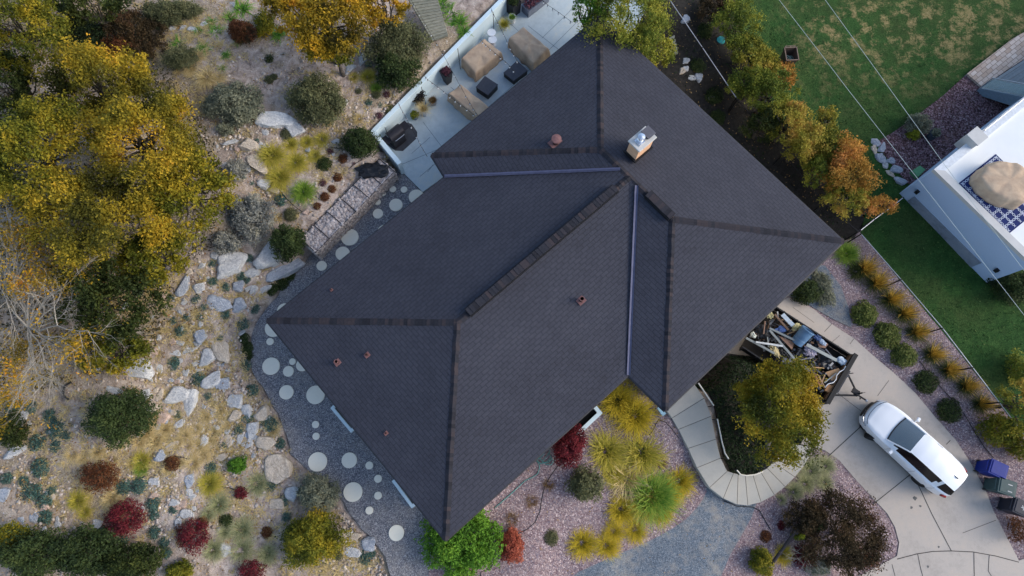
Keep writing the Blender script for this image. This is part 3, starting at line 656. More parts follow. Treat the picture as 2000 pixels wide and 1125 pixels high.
timber_steps(qs,'weathered grey green timber steps climbing the hill at the top',4.3,.04)
timber_steps([((1306+i*.5,74+i*7.2),(1318+i*1.6,68+i*7.6),(1318+i*1.6,74+i*7.6),(1306+i*.5,80+i*7.2)) for i in range(9)],'short grey timber steps beside the roof and the dark fence',2.0,.08)

# round pavers
PAV=[(813,384,15),(773,400,13),(789,370,6.5),(767,369,6.5),(747,377,6.5),(737,394,6.5),(738,417,10),(751,452,14),(683,463,17),(669,495,14),(628,519,10),(555,606,14),(534,641,17),(527,667,7),(529,715,17),(571,706,6.5),(563,725,10.5),(590,713,12),(559,766,14),(616,771,18),(616,829,7),(617,852,7),(620,902,18.5),(682,899,15),(721,909,7.5),(738,935,7.5),(738,968,7.5),(689,961,18.5),(721,997,7.5),(774,1041,15),(868,330,0)]
PL=['large round paver partly under the eave beside the patio slab','medium round paver below the ring of small ones near the patio','small round paver fourth along the arc nearest the patio slab','small round paver third along the arc nearest the patio','small round paver second along the arc nearest the patio','small round paver at the lower end of the arc below the patio','medium round paver below the arc of small pavers','round paver half hidden by the eave between the patio and the gabion end','large round paver beside the lower half of the gabion wall','round paver touching the eave below the large one by the gabion','round paver just beyond the free end of the gabion wall','round paver under the eave just above the left roof corner','round paver cut off by the left roof corner','small round paver just below the left roof corner','large round paver left of the small triple near the left eave','tiny round paver touching the medium one near the left eave','medium round paver below the tiny one near the left eave','round paver mostly hidden by the left eave','round paver below the large one on the left bend of the path','large round paver touching the eave above the left window well','upper of the two small pavers in a pair mid path','lower of the two small pavers in a pair mid path','large round paver left of the medium one mid path','medium round paver right of the large one mid path','topmost small paver of the arc beside the lower window well','second small paver of the arc beside the lower window well','third small paver of the arc beside the lower window well','large round paver left of the arc beside the lower window well','bottom small paver of the arc beside the lower window well','lone round paver near the bottom corner of the roof']
for (a,b,r),lb in zip(PAV,PL):
    c=P(a,b,2.475); rr=r*mpp(a,b,2.475); mb=MB(); mb.lathe([(rr,-.07),(rr,-.006),(rr-.008,0)],(0,0,0),40)
    o=mb.build('round_paver',M['stone_pad'],loc=(c[0],c[1],2.475),rz=random.random()*6); tag(o,lb,'paver','round pavers set in the gravel path')
# ================================================================ PATIO THINGS
def W3(px,py,z): return Vector((*P(px,py,z),z))
def par(o,r): o.parent=r; o.matrix_parent_inverse=Matrix.Translation(-Vector(r.location)); return o
M['cover']=None
def clothm(name,c,c2,sc=3):
    m=NT(name); f=m.noise(m.co(),sc,6,.6); g=m.noise(m.co(),70,2,.5); cc=m.ramp(f,[(.3,c2),(.65,c)]); m.col(cc); m.rough(.85,0,.2); m.bump(m.math('ADD',f,m.math('MULTIPLY',g,.15)),.5,.03); return m.mat
M['cover']=clothm('tan_cover_fabric',lin(192,168,142),lin(168,144,122))
def cover(tops,z0,zt,flare,label,cat='furniture cover',mat=None,folds=9,seed=0,slope=None,name='furniture_cover',group=None):
    """draped cloth: top outline (photo px at its height) falling in folds to the floor"""
    poly=[Vector(P(a,b,zt)) for a,b in tops]; bd=densify([tuple(p) for p in poly],.045); c=bd.mean(0); n=len(bd)
    rn=random.Random(seed); V=[];rings=[(0.0,0,0),(.5,.0,0),(.82,0,0),(.95,-.015,0),(1.0,-.06,.01),(1.0,-.22,.35),(1.0,-.5,.65),(1.0,-.8,.9),(1.0,-1,1.0)]
    ph=[rn.uniform(0,6) for _ in range(4)]
    hh=zt-z0
    for ri,(s,dz,fl) in enumerate(rings[1:]):
        for i in range(n):
            p=c+(bd[i]-c)*s; o=(bd[i]-c); L=np.linalg.norm(o); o=o/L; a=i/n*6.2832
            fo=(math.sin(a*folds+ph[0])*.5+math.sin(a*(folds*1.7)//1+ph[1])*.3+mnoise.noise(Vector((a*2.2,seed,ri*.3)))*.9)
            q=p+o*(flare*fl+fo*.07*fl*hh)
            z=zt+(dz*hh if dz<-.1 else dz)
            if slope and s*1>0: z+= slope*float(np.dot(p-c,VV))*(1-fl)
            z+=mnoise.noise(Vector((q[0]*2.5+seed,q[1]*2.5,0)))*.08*(1-fl)
            V.append((q[0],q[1],max(z,z0+.01)))
    V.append((c[0],c[1],zt+.02)); ci=len(V)-1; F=[]
    for r in range(len(rings)-2):
        for i in range(n): F.append((r*n+i,r*n+(i+1)%n,(r+1)*n+(i+1)%n,(r+1)*n+i))
    F+=[(ci,(i+1)%n,i) for i in range(n)]
    mb=MB(); mb.add(V,F); o=mb.build(name,mat or M['cover'],smooth=True); sb=o.modifiers.new('s','SUBSURF'); sb.levels=1; sb.render_levels=1
    sb2=o.modifiers.new('so','SOLIDIFY'); sb2.thickness=.012; sb2.offset=-1
    tag(o,label,cat,group); return o
cover([(901,113),(946,76),(979,99),(928,141)],2.46,3.2,.07,'tan fabric cover over a patio seat beside the concrete wall, near the two white stools',group='tan furniture covers on the patio',seed=1,slope=-.16)
cover([(994,75),(1022,53),(1072,92),(1042,121)],2.46,3.2,.10,'tan fabric cover over the patio seat nearest the top corner of the roof',group='tan furniture covers on the patio',seed=2,slope=-.1)
cover([(875,182),(899,163),(960,212),(936,232)],2.46,3.2,.10,'tan fabric cover slipping under the eave beside the smaller black table',group='tan furniture covers on the patio',seed=3)
def blocktable(tops,h,label):
    q=[W3(a,b,2.46+h) for a,b in tops]; c=sum(q,Vector())/4; r=empty('patio_table',(c.x,c.y,2.46)); tag(r,label,'table','black wicker patio tables')
    mb=MB(); mb.prism([tuple(p.xy) for p in q],2.46+h-.04,2.46+h); par(mb.build('tabletop',plain('table_top_grey',lin(66,68,76),.6),bevel=.008),r)
    mb=MB(); mb.prism([tuple((c.lerp(p,.95)).xy) for p in q],2.46,2.46+h-.04); par(mb.build('base',M['black']),r)
blocktable([(929,170),(947,148),(973,165),(953,186)],.42,'black square wicker table between two covered seats')
blocktable([(983,142),(1010,118),(1031,137),(1003,158)],.36,'black low wicker table right against the eave')
for (a,b,h),lb in zip(((960,63,.5),(962,77,.45)),('white round stool farther from the black tables','white round stool touching the covered seat')):
    p=W3(a,b,2.46+h); mb=MB(); mb.lathe([(.16,-h),(.12,-h*.6),(.12,-h*.3),(.19,-.03),(.205,-.01),(.2,0)],(0,0,0),28); o=mb.build('stool',M['white'],loc=p,smooth=False); tag(o,lb,'stool','white round stools')
# grill on its mat
mat_=[(795,239),(804,242),(815,258),(815,269),(787,295),(772,294),(754,281),(753,273),(765,262)]
mb=MB(); mb.prism([tuple(P(a,b,2.465)) for a,b in mat_],2.455,2.472); tag(mb.build('grill_mat',plain('grey_mat',lin(66,68,74),.9,var=.2,sc=4)),'dark grey octagonal mat under the grill','mat')
def grill():
    c=W3(775,268,2.9); c.z=2.47; r=empty('grill',c,TH); tag(r,'black covered gas grill with a side shelf beside the concrete wall','grill')
    def k(mb,nm,m,**kw): o=mb.build(nm,m,**kw); o.parent=r; return o
    gm=plain('grill_black',lin(46,44,48),.4,.2)
    mb=MB(); mb.box((0,0,.45),(.62,.5,.75)); k(mb,'cabinet',gm,bevel=.02)
    mb=MB(); n=14; vs=[];fs=[]
    for i in range(n+1):
        a=math.pi*i/n; y=-.27*math.cos(a); z=.83+.22*math.sin(a)
        vs += [(-.36,y,z),(.36,y,z)]
    for i in range(n): fs.append((2*i,2*i+1,2*i+3,2*i+2))
    fs+= [tuple(range(0,2*n+2,2)),tuple(range(1,2*n+2,2))[::-1]]
    mb.add(vs,fs); k(mb,'lid',gm)
    mb=MB(); mb.tube([(-.25,-.33,.88),(-.22,-.36,.9),(.22,-.36,.9),(.25,-.33,.88)],.016,8); k(mb,'handle',plain('steel_handle',(.6,.6,.62),.3,.9))
    for s,x in ((-1,-.56),(1,.53)):
        mb=MB(); mb.box((x,0,.82),(.36,.42,.03)); 
        if s<0: mb.lathe([(.07,.84),(.07,.85),(.05,.855)],(x,0,0),14)
        k(mb,'side_shelf',gm,bevel=.01)
    for x in (-.24,.24):
        mb=MB(); mb.lathe([(.07,-.03),(.07,.03)],(x,.2,.07),12,M=Matrix.Rotation(math.pi/2,3,'Y')); k(mb,'wheel',M['black'])
grill()
# leaf / blade generators
def leafgeo(cen, size, up=.8, aspect=.5, out=None):
    n=len(cen); nr=RNG.normal(size=(n,3)); nr[:,2]=np.abs(nr[:,2])*.6+up
    if out is not None: nr+=out
    nr/=np.linalg.norm(nr,axis=1)[:,None]; t=np.cross(nr,RNG.normal(size=(n,3))); t/=np.linalg.norm(t,axis=1)[:,None]; b=np.cross(nr,t)
    s=(size*RNG.uniform(.6,1.35,n))[:,None]
    V=np.stack([cen+t*s,cen+b*s*aspect+nr*s*.15,cen-t*s,cen-b*s*aspect+nr*s*.15],1); return V.reshape(-1,3)
def leafmesh(name,cen,size,mat,parent=None,up=.8,aspect=.5,rnd=None,out=None):
    V=leafgeo(cen,size,up,aspect,out); n=len(cen); F=np.arange(4*n).reshape(n,4)
    r=RNG.uniform(0,1,n) if rnd is None else rnd
    return npmesh(name,V,F,mat,rnd=np.repeat(r,4),parent=parent)
def bladegeo(n,L,spread,w,droop,up=.35,base=.08,seg=3,curl=.55):
    az=RNG.uniform(0,2*math.pi,n); el=np.clip(RNG.normal(up,spread,n),.05,1.5); ln=L*RNG.uniform(.45,1.05,n)
    b0=base*np.sqrt(RNG.uniform(0,1,n)); a0=az+RNG.normal(0,.9,n); p=np.stack([b0*np.cos(a0),b0*np.sin(a0),np.zeros(n)],1)
    V=[];T=[]; az2=az+RNG.normal(0,curl,n)
    for i in range(seg+1):
        t=i/seg; wd=w*(1-t*.85)*RNG.uniform(.8,1.2,n)*.5; a=az*(1-t)+az2*t; r=ln*t*np.cos(el)*(1+.3*t*droop); z=ln*t*np.sin(el)-droop*ln*t*t*.55
        c=p+np.stack([r*np.cos(a),r*np.sin(a),np.maximum(z,.01+.03*t)],1); s=np.stack([-np.sin(a),np.cos(a),np.zeros(n)],1)*wd[:,None]
        V += [c-s,c+s]; T += [np.full(n,t)]*2
    V=np.stack(V,1); T=np.stack(T,1); m=2*(seg+1); F=np.array([(2*i,2*i+1,2*i+3,2*i+2) for i in range(seg)])
    F=(F[None]+m*np.arange(n)[:,None,None]).reshape(-1,4); return V.reshape(-1,3),F,np.repeat(RNG.uniform(0,1,n),m),T.reshape(-1)
def tuft(name,n,L,spread,w,droop,mat,**k):
    V,F,r,T=bladegeo(n,L,spread,w,droop,**k); return npmesh(name,V,F,mat,rnd=r,t=T)
def dome(n,r,h,shell=.55,rough=.12,seed=0):
    """points in a rough dome"""
    a=RNG.uniform(0,2*math.pi,n); el=np.arccos(RNG.uniform(0,1,n)); k=1-shell*RNG.uniform(0,1,n)**1.5
    d=np.stack([np.sin(el)*np.cos(a),np.sin(el)*np.sin(a),np.cos(el)],1)
    wob=np.array([mnoise.noise(Vector((x*2.2+seed,y*2.2,z*2.2)))+.6*mnoise.noise(Vector((x*5+seed,y*5,z*5))) for x,y,z in d])
    k=k*(1+rough*2*wob); return d*k[:,None]*np.array([r,r,h]),d
# plant colours
L_={}
L_['golden']=leafmat('leaf_golden',[(.03,.034,.005),(.11,.10,.009),(.25,.195,.014),(.41,.28,.018),(.53,.28,.02)],.5,.38,con=3.4)
L_['goldgreen']=leafmat('leaf_gold_green',[(.03,.042,.005),(.09,.105,.008),(.19,.175,.012),(.32,.24,.014),(.40,.26,.018)],.55,.38,con=3.4)
L_['orange']=leafmat('leaf_orange',[(.04,.035,.006),(.15,.11,.008),(.34,.22,.012),(.49,.28,.014),(.56,.22,.02)],.6,.38,con=3.4)
L_['deep']=leafmat('leaf_deep_green',[(.008,.014,.004),(.02,.034,.006),(.045,.06,.010),(.09,.10,.014)],.8,.5)
L_['dkshrub']=leafmat('leaf_dark_shrub',[(.012,.022,.008),(.026,.045,.012),(.05,.075,.018),(.10,.12,.035)],1.2,.6)
L_['olive']=leafmat('leaf_olive',[(.03,.036,.015),(.08,.088,.038),(.15,.155,.07),(.25,.235,.125)],1.4,.6)
L_['sage']=leafmat('leaf_sage',[(.06,.07,.048),(.14,.155,.105),(.25,.255,.17),(.37,.35,.225)],1.5,.6)
L_['silver']=leafmat('leaf_silver',[(.09,.10,.10),(.18,.19,.18),(.30,.29,.24),(.46,.42,.27)],1.6,.6)
L_['gmound']=leafmat('leaf_green_mound',[(.03,.045,.01),(.085,.115,.022),(.17,.20,.045),(.30,.29,.09)],1.2,.6)
L_['bright']=leafmat('leaf_bright_green',[(.02,.06,.006),(.06,.16,.012),(.12,.26,.02),(.20,.34,.03)],1.2,.6)
L_['lime']=leafmat('leaf_lime',[(.06,.08,.008),(.16,.19,.014),(.28,.30,.02),(.36,.36,.03)],1.2,.6)
L_['crimson']=leafmat('leaf_crimson',[(.03,.006,.008),(.085,.010,.016),(.17,.016,.024),(.26,.03,.035)],1.6,.6)
L_['coral']=leafmat('leaf_coral',[(.10,.02,.015),(.28,.06,.035),(.45,.12,.07),(.5,.2,.1)],1.6,.6)
L_['rust']=leafmat('leaf_rust',[(.03,.012,.006),(.09,.03,.012),(.17,.06,.02),(.26,.12,.04)],1.4,.6)
L_['hedge']=leafmat('leaf_hedge_mixed',[(.035,.05,.010),(.12,.14,.016),(.29,.26,.03),(.44,.34,.055),(.5,.27,.06)],.6,.38,con=3.4)
L_['hedgeg']=leafmat('leaf_hedge_green',[(.03,.05,.010),(.11,.15,.018),(.25,.26,.03),(.42,.36,.045)],.8,.5,con=3.4)
L_['hedgeo']=leafmat('leaf_hedge_orange',[(.12,.08,.02),(.30,.18,.03),(.50,.26,.045),(.60,.26,.07),(.62,.36,.12)],.7,.5)
L_['teal']=leafmat('leaf_blue_green',[(.022,.05,.045),(.05,.115,.095),(.10,.19,.155),(.18,.28,.21)],2,.7)
L_['purple']=leafmat('leaf_purple',[(.03,.012,.02),(.10,.03,.05),(.2,.08,.1)],3,.8)
L_['brown']=leafmat('leaf_brown_olive',[(.02,.014,.008),(.045,.032,.014),(.08,.05,.02),(.11,.045,.025)],.9,.5)
L_['ivy']=leafmat('leaf_ivy',[(.006,.012,.005),(.014,.03,.010),(.03,.055,.014)],1.5,.6)
g=lambda n,c,**k: leafmat(n,c,1.5,.45,.45,**k)
L_['gyellow']=g('blade_yellow_green',[(.10,.13,.02),(.27,.28,.04),(.46,.41,.055),(.62,.50,.09),(.68,.56,.18)])
L_['ggold']=g('blade_gold',[(.14,.15,.015),(.36,.31,.025),(.62,.46,.035),(.74,.55,.06)])
L_['ggreen']=g('blade_green',[(.04,.11,.012),(.12,.25,.03),(.25,.37,.05),(.42,.46,.08)])
L_['gtan']=g('blade_tan',[(.30,.22,.09),(.52,.40,.17),(.70,.55,.27),(.80,.66,.38)])
L_['gpale']=g('blade_pale_green',[(.09,.13,.05),(.26,.29,.13),(.48,.47,.25),(.66,.60,.38)])
L_['gplume']=g('blade_golden_plume',[(.07,.08,.015),(.36,.25,.03),(.70,.44,.07),(.8,.55,.13)])
L_['gdark']=g('blade_dark_green',[(.012,.022,.006),(.03,.05,.012),(.07,.085,.02),(.14,.13,.04)])
L_['gstrap']=g('blade_strap_green',[(.03,.09,.015),(.09,.24,.03),(.19,.36,.05),(.36,.42,.1)])
L_['gbrown']=g('blade_brown',[(.05,.03,.014),(.13,.08,.03),(.24,.14,.05),(.34,.2,.08)])

def pot(px,py,r,h,matp,plant,label,zs=2.46,prof=None,cat='potted plant',rim=None):
    p=W3(px,py,zs+h); rr=empty('potted_plant',(p.x,p.y,zs)); tag(rr,label,cat)
    mb=MB(); mb.lathe(prof or [(r*.7,0),(r*.95,h*.9),(r,h),(r*.88,h),(r*.85,h-.08)],(0,0,0),26); o=mb.build('pot',matp); o.parent=rr
    plant(rr,r,h); return rr
def pl_leaves(mat,n=260,rk=1.2,hk=1.0,size=.045,**k):
    def f(rr,r,h):
        c,_=dome(n,r*rk,r*hk,**k); c[:,2]+=h-.03; o=leafmesh('foliage',c,size,mat,parent=rr)
    return f
def pl_blades(mat,n=240,L=.6,spread=.35,w=.012,droop=.5):
    def f(rr,r,h):
        o=tuft('foliage',n,L,spread,w,droop,mat,up=.9); o.parent=rr; o.location=(0,0,h-.05)
    return f
wp=plain('white_pot',lin(190,194,198),.5,var=.06); gp=plain('grey_pot',lin(120,128,134),.6); 
pot(827,213,.17,.5,wp,pl_blades(L_['gtan'],300,.62),'tall white pot with tan feathery grass beside the grill')
pot(809,224,.19,.28,gp,pl_leaves(L_['lime'],160,1,.8,.06),'low grey pot with lime green leaves nearest the grill')
pot(845,196,.20,.3,gp,pl_blades(L_['gbrown'],380,.26,.5,.012,.2),'small pot with a round brown green tuft beside the tan grass')
pot(817,190,.24,.5,M['black'],pl_leaves(plain('x',(.012,.010,.010)) if False else leafmat('leaf_near_black',[(.005,.004,.006),(.014,.012,.014),(.03,.022,.028)],2,.6),420,1.5,1.1,.05),'dark pot with a nearly black leafy plant against the wall')
pot(985,48,.20,.3,wp,pl_blades(L_['gyellow'],420,.42,.4,.014,.5),'white bowl with yellow green spiky plant near the white stools')
pot(1000,33,.19,.42,wp,pl_blades(L_['ggreen'],200,.25,.4,.014,.5),'white rimmed pot with green leaves beside the black planter')
def sqpot(px,py,s,h,label,plant,matp=None,taper=.6,zs=2.46):
    p=W3(px,py,zs+h); rr=empty('square_planter',(p.x,p.y,zs),TH); tag(rr,label,'planter')
    mb=MB(); mb.box((0,0,h/2-.01),(s,s,h-.02),taper=taper); 
    for a in range(4): 
        R=Matrix.Rotation(a*math.pi/2,3,'Z'); mb.box(R@Vector((0,s/2-.02,h+.0)),(s*.999,.04,.05),M=R)
    o=mb.build('pot',matp or M['black']); o.parent=rr; plant(rr,s/2,h)
sqpot(871,140,.44,.85,'tall tapered black planter with dark red foliage against the wall',pl_leaves(L_['purple'],260,1.05,.9,.05))
sqpot(1003,2,.52,.8,'tall black planter with green foliage at the top of the patio',pl_leaves(L_['dkshrub'],420,1.1,1.1,.05),taper=.9)
def trough():
    p=W3(1046,1,2.9); rr=empty('trough_planter',(p.x,p.y,2.46),TH); tag(rr,'long grey metal trough planter with purple foliage','planter')
    mb=MB(); mb.box((0,0,.21),(1.35,.5,.42)); 
    for s in (-1,1): mb.box((0,s*.235,.43),(1.352,.035,.05)); mb.box((s*.66,0,.4305),(.035,.44,.05))
    o=mb.build('pot',plain('zinc',lin(112,118,132),.5,.4)); o.parent=rr
    c=np.stack([RNG.uniform(-.62,.62,600),RNG.uniform(-.2,.2,600),RNG.uniform(.4,.75,600)],1); leafmesh('foliage',c,.05,L_['purple'],parent=rr)
trough()
# wall poles and light strings
for (a,b,h),lb in zip(((752,249,.55),(823,170,.5),(894,95,.62),(963,24,.7)),('at the grill end of the wall','beside the dark potted plant','beside the covered seat','beside the yellow green pot')):
    p=W3(a,b,2.46+h+1.0); mb=MB(); mb.tube([(p.x,p.y,2.46),(p.x,p.y,2.46+h+1.0)],.014,8); tag(mb.build('light_pole',M['blackmetal']),'thin black string light pole '+lb,'pole')
def lights(pts,label,z0=4.4,z1=4.7):
    q=[]; n=len(pts)
    for i,(a,b) in enumerate(pts): t=i/(n-1); z=z0+(z1-z0)*t-.25*math.sin(t*math.pi); q.append(W3(a,b,z))
    r=empty('string_lights',q[0]); tag(r,label,'string lights','strings of bulbs over the patio'); mb=MB(); mb.tube(q,.008,5); par(mb.build('cable',M['wireblack']),r)
    for i in range(n-1):
        for f in (.35,.85):
            p=q[i].lerp(q[i+1],f); mb=MB(); mb.lathe([(.012,0),(.02,-.05),(.02,-.06)],p,8); mb.lathe([(.02,-.06),(.033,-.10),(.028,-.14),(.004,-.155)],p,8,m=1); par(mb.build('bulb',[M['wireblack'],M['white']]),r)
lights([(800,-5),(822,32),(845,72),(867,109)],'string of bulbs over the timber steps on the hill')
lights([(867,109),(890,152),(913,193),(926,215),(936,230)],'string of bulbs crossing the covered seat under the eave')
lights([(829,148),(836,156),(858,172),(881,191),(902,206),(928,226)],'string of bulbs from the dark potted plant to the eave')
lights([(778,201),(782,210),(795,234),(816,272),(822,285),(835,306)],'string of bulbs passing right of the grill')
lights([(958,14),(965,30),(986,72),(998,97),(1012,122)],'string of bulbs from the top of the wall to the low black table')
lights([(938,77),(950,89),(970,106),(990,123),(1005,140)],'string of bulbs over the seat cover by the wall')
lights([(1056,-2),(1072,11),(1094,26),(1118,44)],'string of bulbs at the top of the patio')

# ================================================================ BLACK TARP, HOSES, DRIP LINES
def crumple(name,px,py,z,rx,ry,rz_,h,mat,label,cat,seed=0,parent=None,sub=3,fr=2.2,amp=.45,group=None,up=0,pointed=0):
    bm=bmesh.new(); bmesh.ops.create_icosphere(bm,subdivisions=sub,radius=1)
    for v in bm.verts:
        d=v.co.normalized(); k=1+amp*(mnoise.noise(d*fr+Vector((seed,0,0)))+.5*abs(mnoise.noise(d*fr*2.4+Vector((0,seed,3)))))
        v.co=Vector((d.x*rx*k,d.y*ry*k,max(d.z*h*k,-h*.35)))
    me=bpy.data.meshes.new(name); bm.to_mesh(me); bm.free(); me.materials.append(mat)
    at=me.attributes.new('rnd','FLOAT','POINT'); at.data.foreach_set('value',[((seed*.37)%1)]*len(me.vertices))
    o=bpy.data.objects.new(name,me); C.objects.link(o)
    p=P(px,py,z+h*.5); o.location=(p[0],p[1],z+h*.33+up); o.rotation_euler.z=rz_; tag(o,label,cat,group); return o
crumple('tarp',726,333,3.34,.66,.34,.12,.16,plain('black_tarp',(.014,.015,.018),.38,var=.3),'crumpled black tarp lying on top of the gabion wall','tarp',seed=4,fr=2.5,amp=.5)
def groundline(pts,r,mat,name,label,cat,up=.03,step=4):
    q=[]
    for i in range(len(pts)-1):
        a,b=pts[i],pts[i+1]; k=max(1,int(math.hypot(b[0]-a[0],b[1]-a[1])/7))
        for j in range(k): q.append((a[0]+(b[0]-a[0])*j/k,a[1]+(b[1]-a[1])*j/k))
    q.append(pts[-1]); mb=MB(); mb.tube([G(*p)+Vector((0,0,up+r)) for p in q],r,6); o=mb.build(name,mat,smooth=True); return tag(o,label,cat)
M['hose']=plain('teal_hose',lin(88,156,150),.5)
groundline([(966,992),(980,980),(996,966),(1012,951),(1026,938),(1040,932),(1050,925),(1054,912),(1051,903),(1043,897),(1047,893),(1056,897),(1066,907),(1076,908),(1081,900),(1076,893),(1068,902),(1056,906),(1049,899),(1060,889),(1066,880),(1071,873),(1074,882),(1066,893),(1058,903),(1070,904),(1078,896),(1071,884)],.014,M['hose'],'garden_hose','tangled teal garden hose running along the eave to the crimson maple','hose',up=.07)
DL=[([(1094,905),(1083,918),(1075,930),(1064,948),(1058,975),(1055,997),(1045,1020),(1030,1033),(1012,1042),(990,1050)],'black drip line curving past the rust coloured tufts'),
 ([(1285,820),(1275,840),(1268,850)],'short black drip line below the pale splash block'),([(1285,820),(1300,825),(1312,838),(1325,856)],'black drip line beside the top curved steps'),
 ([(1412,978),(1440,989),(1470,990),(1483,997),(1490,1010),(1505,1035)],'black drip line leaving the foot of the curved steps'),
 ([(965,1099),(955,1112),(940,1116),(938,1130)],'black drip line by the bright green bush'),
 ([(1795,705),(1812,730),(1835,755),(1855,777)],'black drip line between the round green shrubs'),([(1880,806),(1900,840),(1920,872),(1940,895)],'black drip line leading to the blue bin'),
 ([(545,370),(560,388),(575,403),(590,414),(603,418),(612,413)],'black drip line on the hill left of the gabion'),([(645,288),(660,291),(676,293)],'black drip line left of the dark round shrub'),([(683,330),(695,320),(708,313)],'black drip line ending at the tarp'),
 ([(320,905),(330,895),(345,892),(360,893),(370,898)],'black drip line on the lower hill among straw grass'),([(432,950),(450,953),(462,957)],'black drip line beside the small crimson shrub')]
for pts,lb in DL: groundline(pts,.016,M['wireblack'],'drip_line',lb,'drip line',up=.04)
mb=MB(); q=[W3(a,b,2.47) for a,b in ((1283,797),(1290,793),(1301,808),(1294,813))]; mb.prism([tuple(p.xy) for p in q],2.42,2.50); tag(mb.build('splash_block',plain('pale_blue_plastic',lin(150,186,200),.6),bevel=.01),'pale blue splash block at the garage corner of the roof','splash block')
mb=MB(); mb.tube([G(1498,1098)+Vector((0,0,.5)),G(1519,1068)+Vector((0,0,.55)),G(1541,1036)+Vector((0,0,.6))],.07,8); mb.box(G(1543,1034)+Vector((0,0,.6)),(.22,.2,.16),rz=1); tag(mb.build('timber_post',plain('black_timber',(.03,.027,.028),.8)),'fallen black post lying beside the brown shrub','post')
mb=MB(); pts=[G(145+17*math.cos(t),765+17*math.sin(t))+Vector((0,0,.12)) for t in np.linspace(2.0,4.6,12)]; mb.tube(pts,.04,8); tag(mb.build('black_pipe',M['wireblack'],smooth=True),'short curved black pipe on the hill above the dark green shrub','pipe')

